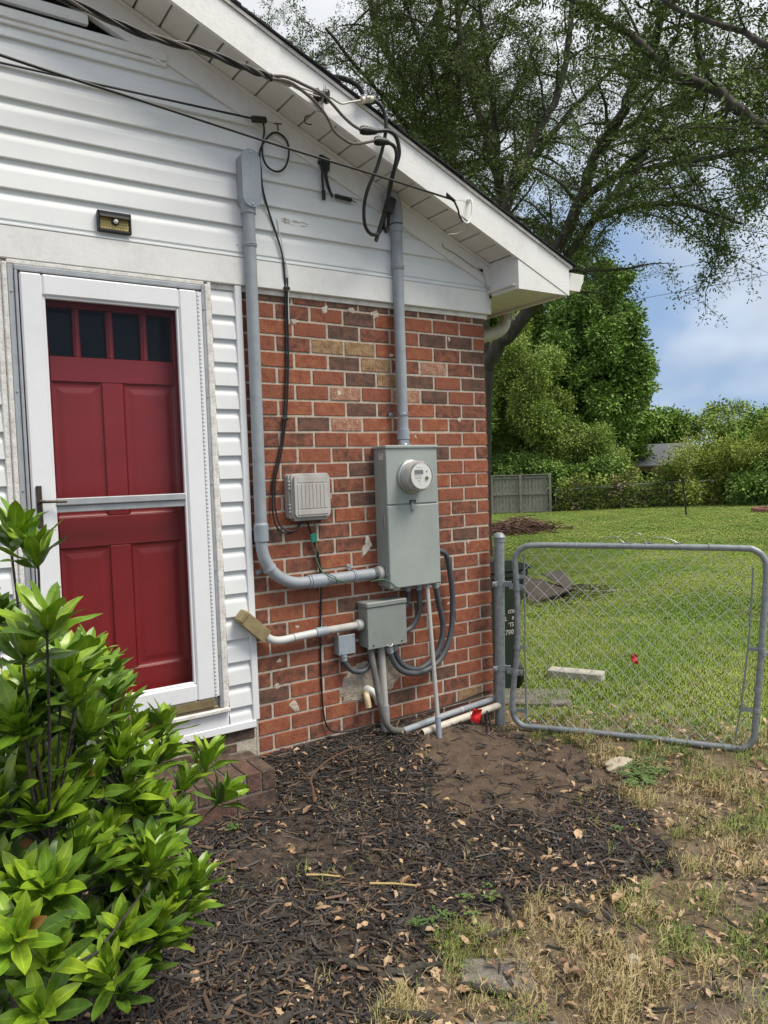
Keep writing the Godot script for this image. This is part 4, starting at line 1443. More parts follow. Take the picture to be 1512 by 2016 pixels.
func build_cables() -> void:
	var s: Shape
	# service drop: three twisted strands
	var t := thing("service_drop", "thick twisted overhead power cable reaching the rake board", "cable", V(-1.58, 3.206, 0.40))
	var path := sweep([V(-5.2, 3.62, 1.32), V(-3.9, 3.33, 0.92), V(-2.880, 3.213, 0.640), V(-2.490, 3.200, 0.540), V(-2.202, 3.184, 0.490), V(-1.917, 3.203, 0.455), V(-1.673, 3.203, 0.420), V(-1.578, 3.206, 0.400)], 26)
	for k in 3:
		s = Shape.new()
		var q := []
		for i in path.size():
			var a := i * 0.16 + TAU * k / 3.0
			var tn: Vector3 = (path[mini(i + 1, path.size() - 1)] - path[maxi(i - 1, 0)]).normalized()
			var u := tn.cross(Vector3.UP).normalized()
			q.append(path[i] + (u * cos(a) + tn.cross(u) * sin(a)) * 0.0085)
		s.tube(q, 0.0085 if k else 0.006, 0.0085 if k else 0.006, 7)
		part(t, "strand", s, M.black_rubber if k else M.old_cable)
	s = Shape.new()
	s.tube([V(-1.585, 3.206, 0.402), V(-1.471, 3.217, 0.370)], 0.011, 0.012, 10)
	part(t, "wedge_clamp", s, M.bare_wire)
	s = Shape.new()
	s.tube(sweep([V(-1.471, 3.217, 0.370), V(-1.390, 3.222, 0.360), V(-1.295, 3.226, 0.345)], 5), 0.004, 0.004, 6)
	s.tube(sweep([V(-1.471, 3.214, 0.370), V(-1.390, 3.205, 0.362), V(-1.300, 3.212, 0.348)], 5), 0.0035, 0.0035, 6)
	part(t, "bail_wire", s, M.bare_wire)
	t = thing("wire_insulator", "dark spool insulator screwed to the rake board holding the power cable", "insulator", V(-1.286, 3.224, 0.30))
	s = Shape.new()
	s.lathe([Vector2(0.010, -0.036), Vector2(0.030, -0.034), Vector2(0.034, -0.022), Vector2(0.022, -0.006), Vector2(0.022, 0.006), Vector2(0.034, 0.022), Vector2(0.030, 0.034), Vector2(0.010, 0.036)], V(-1.286, 3.224, 0.336), V(0.72, -0.2, 0.66), 20)
	part(t, "spool", s, mat("brown_porcelain", ["1d1714", "2a211d"], 0.1, 0.3))
	s = Shape.new()
	s.tube(sweep([V(-1.27, 3.235, 0.285), V(-1.262, 3.262, 0.315), V(-1.27, 3.268, 0.345), V(-1.286, 3.262, 0.370), V(-1.30, 3.225, 0.385), V(-1.298, 3.19, 0.365), V(-1.288, 3.186, 0.34)], 4), 0.005, 0.005, 8)
	s.box(V(-1.272, 3.205, 0.294), V(0.04, 0.07, 0.008), 0.003)
	part(t, "clevis", s, M.galvanized)
	var grp := "old wires under the eave"
	cable("service_wire", "old grey wire drooping lowest from the power cable to a taped joint", [V(-1.582, 3.200, 0.404), V(-1.489, 3.209, 0.40), V(-1.407, 3.188, 0.39), V(-1.336, 3.156, 0.38), V(-1.272, 3.116, 0.36), V(-1.232, 3.069, 0.35), V(-1.185, 3.043, 0.35), V(-1.128, 3.029, 0.35), V(-1.053, 3.049, 0.355), V(-1.000, 3.068, 0.36)], 0.0072, M.old_cable, 5, grp)
	cable("service_wire", "middle grey wire passing the spool insulator to a taped joint", [V(-1.582, 3.212, 0.404), V(-1.506, 3.224, 0.408), V(-1.411, 3.216, 0.400), V(-1.318, 3.200, 0.396), V(-1.247, 3.181, 0.370), V(-1.180, 3.150, 0.350), V(-1.121, 3.122, 0.345), V(-1.070, 3.108, 0.345)], 0.0072, M.old_cable, 5, grp)
	cable("service_wire", "bare silver wire from the spool insulator to the white splice", [V(-1.286, 3.222, 0.372), V(-1.26, 3.224, 0.352), V(-1.231, 3.222, 0.345), V(-1.174, 3.218, 0.330), V(-1.121, 3.238, 0.330), V(-1.050, 3.264, 0.330)], 0.005, M.bare_wire, 5, grp)
	s = Shape.new()
	s.tube([V(-1.056, 3.262, 0.330), V(-0.990, 3.285, 0.330)], 0.016, 0.015, 10)
	s.tube([V(-1.036, 3.272, 0.345), V(-1.016, 3.279, 0.345)], 0.009, 0.009, 8)
	solo("wire_splice", "white tap splice at the top edge of the rake board", "wire splice", s, M.pvc_white)
	for q in [["black taped wire splice halfway down the rake board, upper of two", [V(-1.080, 3.108, 0.345), V(-1.062, 3.110, 0.345), V(-1.03, 3.114, 0.345), V(-1.0, 3.118, 0.345), V(-0.98, 3.122, 0.345)]], ["black taped wire splice over the edge of the rake board, lower of two", [V(-1.008, 3.066, 0.360), V(-0.99, 3.068, 0.36), V(-0.965, 3.071, 0.36), V(-0.94, 3.074, 0.36), V(-0.920, 3.074, 0.36)]]]:
		s = Shape.new()
		s.tube(sweep(q[1], 5), 0.0, 0.0, 12, true, [0.009, 0.013, 0.016, 0.021, 0.018, 0.022, 0.023, 0.0195, 0.022, 0.022, 0.018, 0.021, 0.019, 0.016, 0.018, 0.015, 0.016, 0.013, 0.014, 0.011, 0.010])
		solo("wire_splice", q[0], "wire splice", s, M.black_rubber)
	cable("drip_loop", "leftmost black drip loop from the white splice to the weatherhead", [V(-0.998, 3.283, 0.330), V(-0.947, 3.267, 0.330), V(-0.918, 3.226, 0.330), V(-0.914, 3.164, 0.330), V(-0.927, 3.077, 0.320), V(-0.958, 2.964, 0.300), V(-0.995, 2.867, 0.270), V(-1.004, 2.786, 0.240), V(-0.992, 2.704, 0.220), V(-0.953, 2.669, 0.200), V(-0.899, 2.672, 0.180), V(-0.845, 2.717, 0.160), V(-0.800, 2.793, 0.125), V(-0.765, 2.865, 0.098)], 0.0095, M.black_rubber, 6, "drip loops at the weatherhead")
	cable("drip_loop", "middle black drip loop with a loose end hanging lowest", [V(-0.984, 3.123, 0.345), V(-0.910, 3.139, 0.345), V(-0.860, 3.121, 0.340), V(-0.837, 3.054, 0.330), V(-0.845, 2.996, 0.310), V(-0.859, 2.926, 0.280), V(-0.854, 2.849, 0.240), V(-0.860, 2.769, 0.200), V(-0.875, 2.702, 0.180), V(-0.893, 2.641, 0.170)], 0.0105, M.black_rubber, 6, "drip loops at the weatherhead")
	cable("drip_loop", "rightmost black drip loop from the lower taped joint into the weatherhead", [V(-0.926, 3.074, 0.360), V(-0.886, 3.065, 0.355), V(-0.868, 3.027, 0.350), V(-0.866, 2.962, 0.320), V(-0.861, 2.878, 0.270), V(-0.856, 2.803, 0.220), V(-0.845, 2.738, 0.180), V(-0.820, 2.705, 0.160), V(-0.785, 2.744, 0.130), V(-0.760, 2.825, 0.105), V(-0.758, 2.87, 0.095)], 0.0095, M.black_rubber, 6, "drip loops at the weatherhead")
	# telephone drops
	t = thing("telephone_cable", "long black cable crossing the siding to a white hook on the rake board", "cable", V(-0.506, 2.872, 0.34))
	s = Shape.new()
	s.tube(sweep([V(-5.5, 3.10, 1.05), V(-4.0, 2.975, 0.80), V(-2.897, 2.914, 0.620), V(-2.157, 2.906, 0.510), V(-1.548, 2.892, 0.440), V(-0.996, 2.882, 0.390), V(-0.520, 2.870, 0.342)], 8), 0.0062, 0.0055, 8)
	part(t, "jacket", s, M.black_rubber)
	s = Shape.new()
	s.tube([V(-0.545, 2.882, 0.348), V(-0.492, 2.862, 0.345)], 0.011, 0.008, 8)
	s.tube([V(-0.55, 2.896, 0.35), V(-0.532, 2.880, 0.348)], 0.003, 0.003, 6)
	s.tube([V(-0.553, 2.888, 0.35), V(-0.535, 2.874, 0.348)], 0.003, 0.003, 6)
	part(t, "taped_end", s, M.black_rubber)
	s = Shape.new()
	s.tube(sweep([V(-0.497, 2.864, 0.345), V(-0.475, 2.820, 0.350), V(-0.465, 2.785, 0.350), V(-0.440, 2.762, 0.345)], 5), 0.006, 0.0045, 8)
	part(t, "tail", s, M.black_rubber)
	t = thing("cable_hook", "white steel drop hook on the lower end of the rake board", "hook", V(-0.353, 2.891, 0.30))
	s = Shape.new()
	s.tube(sweep([V(-0.353, 2.900, 0.290), V(-0.353, 2.902, 0.318), V(-0.357, 2.86, 0.332), V(-0.372, 2.800, 0.336), V(-0.400, 2.763, 0.342), V(-0.430, 2.762, 0.346), V(-0.450, 2.775, 0.348)], 5), 0.006, 0.0055, 8)
	s.lathe([Vector2(0.012, 0.0), Vector2(0.012, 0.016), Vector2(0.0, 0.018)], V(-0.353, 2.905, 0.290), V(0, 0, 1), 6)
	part(t, "hook_rod", s, M.white_plastic)
	s = Shape.new()
	s.tube(sweep([V(-0.353, 2.885, 0.33), V(-0.40, 2.868, 0.345), V(-0.45, 2.872, 0.35), V(-0.492, 2.866, 0.348)], 4), 0.0018, 0.0018, 5)
	s.tube(sweep([V(-0.380, 2.79, 0.340), V(-0.385, 2.745, 0.300), V(-0.42, 2.722, 0.275), V(-0.476, 2.712, 0.262)], 4), 0.0022, 0.0022, 5)
	part(t, "tie_wire", s, M.bare_wire)
	t = thing("telephone_cable", "thinner black cable ending in a clamp above the grey conduit body", "cable", V(-1.5, 3.17, 0.07))
	s = Shape.new()
	s.tube(sweep([V(-5.0, 3.02, 0.46), V(-4.0, 3.04, 0.31), V(-2.862, 3.100, 0.155), V(-2.143, 3.136, 0.110), V(-1.530, 3.172, 0.070)], 8), 0.0052, 0.0052, 8)
	part(t, "jacket", s, M.black_rubber)
	s = Shape.new()
	s.box(V(-1.490, 3.178, 0.064), V(0.082, 0.030, 0.022), 0.006, Basis(V(0, 0, 1), 0.15))
	part(t, "wedge_clamp", s, M.black_plastic)
	s = Shape.new()
	s.tube(sweep([V(-1.452, 3.184, 0.060), V(-1.42, 3.186, 0.05), V(-1.385, 3.190, 0.034)], 3), 0.002, 0.002, 5)
	part(t, "bail_wire", s, M.bare_wire)
	s = Shape.new()
	s.tube([V(-1.392, 3.194, 0.034), V(-1.352, 3.200, 0.034)], 0.003, 0.003, 6)
	s.tube([V(-1.372, 3.197, 0.028), V(-1.372, 3.162, 0.034)], 0.003, 0.003, 6)
	solo("cable_nail", "rusty tee shaped nail in the trim under the eave", "nail", s, M.stick)
	cable("coiled_cable", "black cable looped once beside the conduit body, then down to the telephone box", [V(-1.466, 3.178, 0.060), V(-1.459, 3.13, 0.052), V(-1.470, 3.065, 0.048), V(-1.467, 3.004, 0.044), V(-1.439, 2.965, 0.040), V(-1.389, 2.955, 0.036), V(-1.345, 2.983, 0.034), V(-1.320, 3.046, 0.036), V(-1.325, 3.108, 0.040), V(-1.358, 3.141, 0.042), V(-1.403, 3.142, 0.042), V(-1.444, 3.103, 0.042), V(-1.470, 3.060, 0.036), V(-1.481, 3.020, 0.034), V(-1.476, 2.960, 0.030), V(-1.468, 2.862, 0.026), V(-1.439, 2.754, 0.024), V(-1.402, 2.646, 0.024), V(-1.378, 2.548, 0.032), V(-1.369, 2.434, 0.034), V(-1.361, 2.297, 0.012), V(-1.367, 2.037, 0.010), V(-1.387, 1.776, 0.010), V(-1.405, 1.645, 0.012), V(-1.436, 1.515, 0.012), V(-1.468, 1.412, 0.014), V(-1.482, 1.282, 0.018), V(-1.480, 1.191, 0.026), V(-1.456, 1.138, 0.036), V(-1.404, 1.121, 0.042), V(-1.361, 1.145, 0.042), V(-1.338, 1.19, 0.036)], 0.0052, M.black_rubber, 6, "cables down to the telephone box")
	cable("telephone_lead", "second black cable running beside the looped one over the bricks", [V(-1.355, 2.43, 0.034), V(-1.350, 2.297, 0.012), V(-1.354, 2.037, 0.010), V(-1.374, 1.776, 0.010), V(-1.396, 1.645, 0.014), V(-1.424, 1.515, 0.014), V(-1.456, 1.412, 0.014), V(-1.470, 1.282, 0.020), V(-1.462, 1.191, 0.030), V(-1.440, 1.150, 0.036), V(-1.400, 1.131, 0.050), V(-1.352, 1.150, 0.046), V(-1.325, 1.19, 0.036)], 0.0045, M.black_rubber, 6, "cables down to the telephone box")
	cable("white_lead", "thin white cable down the siding beside the black one", [V(-1.392, 2.722, 0.02), V(-1.385, 2.66, 0.024), V(-1.372, 2.599, 0.026), V(-1.358, 2.50, 0.034), V(-1.350, 2.434, 0.036), V(-1.343, 2.30, 0.012), V(-1.343, 2.20, 0.010)], 0.0030, M.white_plastic)
	for q in [V(-1.360, 2.377, 0.034), V(-1.389, 1.712, 0.012)]:
		s = Shape.new()
		s.box(q, V(0.034, 0.016, 0.014), 0.003)
		solo("cable_clip", "black cable clip at the lower edge of the white board" if q.y > 2.0 else "black cable clip on the bricks above the telephone box", "clip", s, M.black_plastic)
	t = thing("ground_cable", "thin black ground cable from the telephone box down the bricks to the mulch", "cable", V(-1.23, 0.5, 0.012))
	s = Shape.new()
	s.tube(sweep([V(-1.301, 1.195, 0.040), V(-1.285, 1.14, 0.034), V(-1.256, 1.077, 0.020), V(-1.233, 0.999, 0.014), V(-1.218, 0.92, 0.010), V(-1.216, 0.80, 0.008), V(-1.229, 0.561, 0.008), V(-1.235, 0.342, 0.008), V(-1.231, 0.147, 0.010), V(-1.215, 0.062, 0.018), V(-1.168, 0.024, 0.030), V(-1.046, 0.011, 0.032), V(-0.844, 0.014, 0.024), V(-0.550, 0.010, 0.018), V(-0.320, 0.012, 0.014), V(-0.154, 0.029, 0.010), V(-0.033, 0.032, 0.008)], 6), 0.0052, 0.0045, 8)
	part(t, "jacket", s, M.black_rubber)
	s = Shape.new()
	s.tube(sweep([V(-1.236, 1.01, 0.018), V(-1.228, 0.96, 0.016), V(-1.218, 0.91, 0.014), V(-1.217, 0.87, 0.014)], 4), 0.010, 0.008, 8)
	part(t, "tape", s, M.black_rubber)
	t = thing("ground_tag", "green plastic tag with a green wire hanging under the telephone box", "tag", V(-1.262, 1.085, 0.03))
	s = Shape.new()
	s.box(V(-1.262, 1.086, 0.034), V(0.034, 0.046, 0.010), 0.003, Basis(V(0, 0, 1), 0.1))
	part(t, "plate", s, M.green_plastic)
	s = Shape.new()
	s.tube(sweep([V(-1.272, 1.19, 0.036), V(-1.250, 1.14, 0.034), V(-1.246, 1.09, 0.036), V(-1.250, 1.04, 0.034), V(-1.244, 0.974, 0.026), V(-1.226, 0.905, 0.05), V(-1.19, 0.872, 0.090), V(-1.12, 0.845, 0.092), V(-1.085, 0.826, 0.075)], 6), 0.0028, 0.0028, 6)
	s.tube(sweep([V(-1.224, 0.902, 0.05), V(-1.20, 0.888, 0.088), V(-1.17, 0.870, 0.093), V(-1.155, 0.82, 0.08)], 5), 0.0028, 0.0028, 6)
	s.tube(sweep([V(-0.95, 0.826, 0.09), V(-0.92, 0.832, 0.105), V(-0.875, 0.832, 0.115), V(-0.84, 0.81, 0.135), V(-0.815, 0.785, 0.135)], 5), 0.0028, 0.0028, 6)
	part(t, "wire", s, M.green_wire)
	# broken old feeder on the trim
	t = thing("cable_bracket", "black cable stub bracket on the trim with two cut leads hanging", "bracket", V(-1.11, 3.06, 0.03))
	s = Shape.new()
	s.box(V(-1.116, 3.058, 0.040), V(0.062, 0.050, 0.022), 0.005, Basis(V(0, 0, 1), -0.25))
	for k in 5:
		s.tube([V(-1.140 + k * 0.012, 3.068 - k * 0.003, 0.05), V(-1.138 + k * 0.011, 3.010, 0.045)], 0.006, 0.005, 6)
	part(t, "clamp", s, M.black_plastic)
	s = Shape.new()
	s.tube(sweep([V(-1.128, 3.02, 0.044), V(-1.130, 2.971, 0.040), V(-1.122, 2.91, 0.032)], 4), 0.008, 0.006, 8)
	s.box(V(-1.120, 2.888, 0.030), V(0.020, 0.052, 0.012), 0.004)
	s.tube(sweep([V(-1.100, 3.03, 0.044), V(-1.108, 2.988, 0.040), V(-1.090, 2.935, 0.032), V(-1.066, 2.885, 0.028)], 4), 0.011, 0.006, 8)
	part(t, "cut_leads", s, M.black_rubber)
	s = Shape.new()
	s.box(V(-0.998, 2.893, 0.028), V(0.105, 0.020, 0.016), 0.004, Basis(V(0, 0, 1), -0.06))
	s.tube([V(-0.945, 2.889, 0.028), V(-0.915, 2.884, 0.024)], 0.003, 0.002, 6)
	solo("wire_connector", "short black wire connector lying along the siding below the trim", "wire splice", s, M.black_rubber)
	cable("bent_wire", "small bent black wire end poking from the soffit", [V(-1.258, 3.222, 0.168), V(-1.270, 3.206, 0.165), V(-1.286, 3.196, 0.165), V(-1.290, 3.172, 0.165), V(-1.278, 3.165, 0.165), V(-1.252, 3.165, 0.168)], 0.003, M.black_rubber, 4)
	cable("corner_lead", "short white cable hanging from the trim at the boxed eave corner", [V(-0.06, 2.64, 0.034), V(-0.039, 2.614, 0.036), V(-0.012, 2.568, 0.034), V(0.012, 2.492, 0.036), V(0.018, 2.468, 0.040), V(0.020, 2.43, 0.042), V(0.010, 2.402, 0.042)], 0.0045, M.pvc_white, 5)
	s = Shape.new()
	s.box(V(-0.045, 2.622, 0.040), V(0.020, 0.014, 0.012), 0.003, Basis(V(0, 0, 1), -0.8))
	s.box(V(0.017, 2.468, 0.044), V(0.014, 0.02, 0.012), 0.003)
	solo("cable_clip", "tiny black clips holding the white cable at the eave corner", "clip", s, M.black_plastic)
	cable("trim_wire", "fine dark wire stapled along the lower trim by the corner", [V(-0.335, 2.745, 0.033), V(-0.325, 2.722, 0.033), V(-0.24, 2.695, 0.033), V(-0.13, 2.648, 0.034), V(-0.055, 2.622, 0.034)], 0.0016, M.stick, 5)
	var sc := FastNoiseLite.new()
	sc.seed = 4
	s = Shape.new()
	for k in 42:
		var x := rng.randf_range(-1.375, -1.225)
		var y := 2.722 - (x + 1.38) * 0.05 + rng.randf_range(-0.022, 0.016)
		s.box(V(x, y, 0.0145), V(rng.randf_range(0.008, 0.035), rng.randf_range(0.0015, 0.005), 0.003), 0.0008, Basis(V(0, 0, 1), rng.randf_range(-0.25, 0.25)))
	solo("glue_scar", "grey scraped glue scar on the white siding beside the black cable", "glue residue", s, M.mortar)


# ---------------------------------------------------------------- gate
const GATE_AT := Vector3(-0.012, 0.0, 0.182)
const GATE_DIR := Vector3(0.561, 0.0, 0.828)
const GATE_OUT := Vector3(-0.828, 0.0, 0.561)


func on_gate(s: float, y: float, o := 0.0) -> Vector3:
	return GATE_AT + GATE_DIR * s + V(0, y, 0) + GATE_OUT * o


func band(s: Shape, c: Vector3, axis: Vector3, r: float, w: float) -> void:
	s.lathe([Vector2(r, -w), Vector2(r + 0.004, -w), Vector2(r + 0.004, w), Vector2(r, w)], c, axis, 20)


func build_gate() -> void:
	var s: Shape
	var p := thing("gate_post", "round galvanized steel gate post with a domed cap at the brick corner", "post", V(-0.03, -0.17, 0.09))
	s = Shape.new()
	s.tube([V(-0.044, -0.30, 0.09), V(-0.008, 0.985, 0.09)], 0.0315, 0.0315, 24)
	part(p, "pipe", s, M.galvanized)
	s = Shape.new()
	s.lathe([Vector2(0.0318, -0.002), Vector2(0.0355, 0.0), Vector2(0.036, 0.022), Vector2(0.040, 0.024), Vector2(0.040, 0.029), Vector2(0.036, 0.036), Vector2(0.030, 0.046), Vector2(0.018, 0.055), Vector2(0.0, 0.058)], V(-0.008, 0.972, 0.09), V(0, 1, 0), 24)
	part(p, "cap", s, M.galvanized)
	for y in [0.715, 0.195]:
		var c := V(-0.044 + (y + 0.3) * 0.028, y, 0.09)
		s = Shape.new()
		band(s, c, V(0, 1, 0), 0.0318, 0.016)
		s.box(c + V(-0.048, 0.0, 0.012), V(0.034, 0.030, 0.008), 0.003, Basis(V(0, 1, 0), -0.25))
		s.lathe([Vector2(0.008, 0.0), Vector2(0.008, 0.008), Vector2(0.0, 0.010)], c + V(-0.052, 0.0, 0.016), V(0, 0, 1), 6)
		var e := on_gate(0.038 if y > 0.5 else 0.010, y - 0.012)
		s.box((c + e) * 0.5 + V(0.012, 0.004, -0.012), V(0.046, 0.034, 0.010), 0.003, Basis(V(0, 1, 0), -0.75))
		part(p, "hinge_band", s, M.galvanized)

	var g := thing("chain_link_gate", "galvanized chain link gate swung open beside the brick corner", "gate", on_gate(0.66, -0.165))
	s = Shape.new()
	var loop := [[0.085, -0.148], [0.4, -0.146], [0.8, -0.150], [1.20, -0.158], [1.275, -0.150], [1.318, -0.095], [1.328, 0.0], [1.350, 0.25], [1.374, 0.60], [1.388, 0.80], [1.380, 0.885], [1.330, 0.935], [1.25, 0.944], [0.8, 0.951], [0.4, 0.955], [0.15, 0.955], [0.075, 0.935], [0.036, 0.88], [0.036, 0.78], [0.042, 0.60], [0.034, 0.32], [0.010, 0.14], [-0.006, -0.02], [0.006, -0.10], [0.045, -0.140], [0.085, -0.148]]
	var pts := []
	for q in loop:
		pts.append(on_gate(q[0], q[1]))
	s.tube(sweep(pts, 5), 0.0175, 0.0175, 18)
	part(g, "frame", s, M.galvanized)
	# woven wires, each bent to and fro up the height of the gate
	var w := 0.0865
	var count := 29
	for i in count:
		s = Shape.new()
		var q := []
		var n := 24
		for k in n + 1:
			var y := lerpf(-0.128, 0.922, float(k) / n)
			var right := (k + i) % 2 == 0
			var sx := 0.070 + (i + (1 if right else 0)) * w * 0.5
			sx += 0.010 * sin(y * 5.0 + i * 0.13) + y * 0.012
			var lim := lerpf(1.300, 1.355, (y + 0.15) / 1.1)
			sx = minf(sx, lim)
			y += 0.006 * sin(i * 0.7)
			if i > count - 5 and k > n - 3:
				y -= 0.05 * (i - count + 5) / 4.0
			q.append(on_gate(sx, y, 0.0022 if right else -0.0022))
		s.tube(q, 0.0020, 0.0020, 5)
		part(g, "woven_wire", s, M.zinc_wire)
	s = Shape.new()
	s.tube([on_gate(0.078, -0.115), on_gate(0.082, 0.35), on_gate(0.090, 0.905)], 0.0052, 0.0052, 6)
	part(g, "tension_bar", s, M.galvanized)
	s = Shape.new()
	s.tube([on_gate(1.225, -0.12), on_gate(1.262, 0.10), on_gate(1.300, 0.45), on_gate(1.325, 0.84)], 0.0055, 0.0055, 6)
	part(g, "tension_bar", s, M.galvanized)
	for q in [[0.042, 0.765, 0.088], [0.033, 0.335, 0.082], [-0.002, -0.055, 0.078], [1.362, 0.395, 1.296], [1.334, 0.06, 1.255]]:
		s = Shape.new()
		var c := on_gate(q[0], q[1])
		band(s, c, V(0, 1, 0), 0.0178, 0.010)
		var o := (c + on_gate(q[2], q[1] + 0.004)) * 0.5
		for side in [-1, 1]:
			s.box(o + GATE_OUT * 0.008 * side, V(absf(q[2] - q[0]), 0.020, 0.003), 0.001, Basis(GATE_DIR, V(0, 1, 0), GATE_OUT))
		part(g, "tension_band", s, M.galvanized)
	for q in [[0.041, 0.700], [0.014, 0.180]]:
		s = Shape.new()
		band(s, on_gate(q[0], q[1]), V(0, 1, 0), 0.0180, 0.018)
		s.box(on_gate(q[0] + 0.034, q[1]), V(0.034, 0.034, 0.012), 0.004, Basis(GATE_DIR, V(0, 1, 0), GATE_OUT))
		s.lathe([Vector2(0.009, 0.0), Vector2(0.009, 0.006), Vector2(0.0, 0.009)], on_gate(q[0] + 0.040, q[1], 0.006), GATE_OUT, 6)
		s.box(on_gate(q[0] - 0.028, q[1] + 0.006), V(0.040, 0.036, 0.012), 0.004, Basis(GATE_DIR, V(0, 1, 0), GATE_OUT))
		part(g, "gate_hinge", s, M.galvanized)
	s = Shape.new()
	band(s, on_gate(1.364, 0.375), V(0, 1, 0), 0.0180, 0.011)
	band(s, on_gate(1.340, 0.175), V(0, 1, 0), 0.0180, 0.011)
	s.box(on_gate(1.395, 0.375), V(0.05, 0.022, 0.010), 0.003, Basis(GATE_DIR, V(0, 1, 0), GATE_OUT))
	s.tube([on_gate(1.397, 0.38), on_gate(1.392, 0.0), on_gate(1.388, -0.11)], 0.006, 0.006, 8)
	part(g, "latch_fork", s, M.galvanized)
	s = Shape.new()
	for q in [0.40, 0.785, 1.11]:
		band(s, on_gate(q, 0.952), GATE_DIR, 0.0177, 0.0022)
		s.tube([on_gate(q, 0.934, 0.004), on_gate(q - 0.006, 0.912, 0.004), on_gate(q + 0.004, 0.905, 0.003)], 0.0022, 0.0022, 5)
	for q in [0.66, 0.99]:
		band(s, on_gate(q, -0.151), GATE_DIR, 0.0177, 0.0022)
		s.tube([on_gate(q, -0.133, 0.003), on_gate(q + 0.002, -0.105, 0.003)], 0.0022, 0.0022, 5)
	part(g, "tie_wires", s, M.bright_steel)
	for q in [[[0.53, 0.973], [0.555, 0.998], [0.600, 1.008], [0.630, 1.006], [0.645, 0.985], [0.665, 0.972]], [[0.69, 0.972], [0.705, 1.008], [0.727, 1.026], [0.752, 1.020], [0.768, 0.995], [0.785, 0.972]], [[0.80, 0.972], [0.825, 1.000], [0.87, 1.003], [0.92, 0.988], [0.945, 0.973]]]:
		s = Shape.new()
		var l := []
		for e in q:
			l.append(on_gate(e[0], e[1]))
		s.tube(sweep(l, 5), 0.0024, 0.0024, 6)
		for e in [q[0], q[-1]]:
			s.box(on_gate(e[0], 0.9715), V(0.035, 0.004, 0.014), 0.001, Basis(GATE_DIR, V(0, 1, 0), GATE_OUT))
		part(g, "wire_loop", s, M.bright_steel)


# ---------------------------------------------------------------- yard
func blade_mesh(n: int, tall: float, spread: float, wide: float, lean: float) -> ArrayMesh:
	var s := Shape.new()
	for i in n:
		var a := rng.randf() * TAU
		var r := sqrt(rng.randf()) * spread
		var b := V(cos(a) * r, 0, sin(a) * r)
		var yaw := rng.randf() * TAU
		var d := V(cos(yaw), 0, sin(yaw))
		var side := V(-d.z, 0, d.x) * wide * rng.randf_range(0.7, 1.2)
		var h := tall * rng.randf_range(0.45, 1.1)
		var bend := lean * rng.randf_range(0.4, 1.4)
		var m := b + V(0, h * 0.6, 0) + d * h * bend * 0.35
		var t := b + V(0, h * (1.0 - bend * 0.25), 0) + d * h * bend
		var up := (V(0, 1, 0) + d * 0.4).normalized()
		s.col = Color(1, 1, 1).lerp(Color(0.75, 0.75, 0.6), rng.randf())
		s.tri(b - side * 0.7, b + side * 0.7, m + side, up, up, up)
		s.tri(b - side * 0.7, m + side, m - side, up, up, up)
		s.tri(m - side, m + side, t, up, up, up)
	return s.mesh(M.grass)


func upright(p: Vector3, scale: float, tilt := 0.0) -> Transform3D:
	var b := Basis(V(0, 1, 0), rng.randf() * TAU)
	if tilt > 0.0:
		b = b * Basis(V(1, 0, 0), rng.randf_range(-tilt, tilt))
	return Transform3D(b.scaled(V(scale, scale, scale)), p)


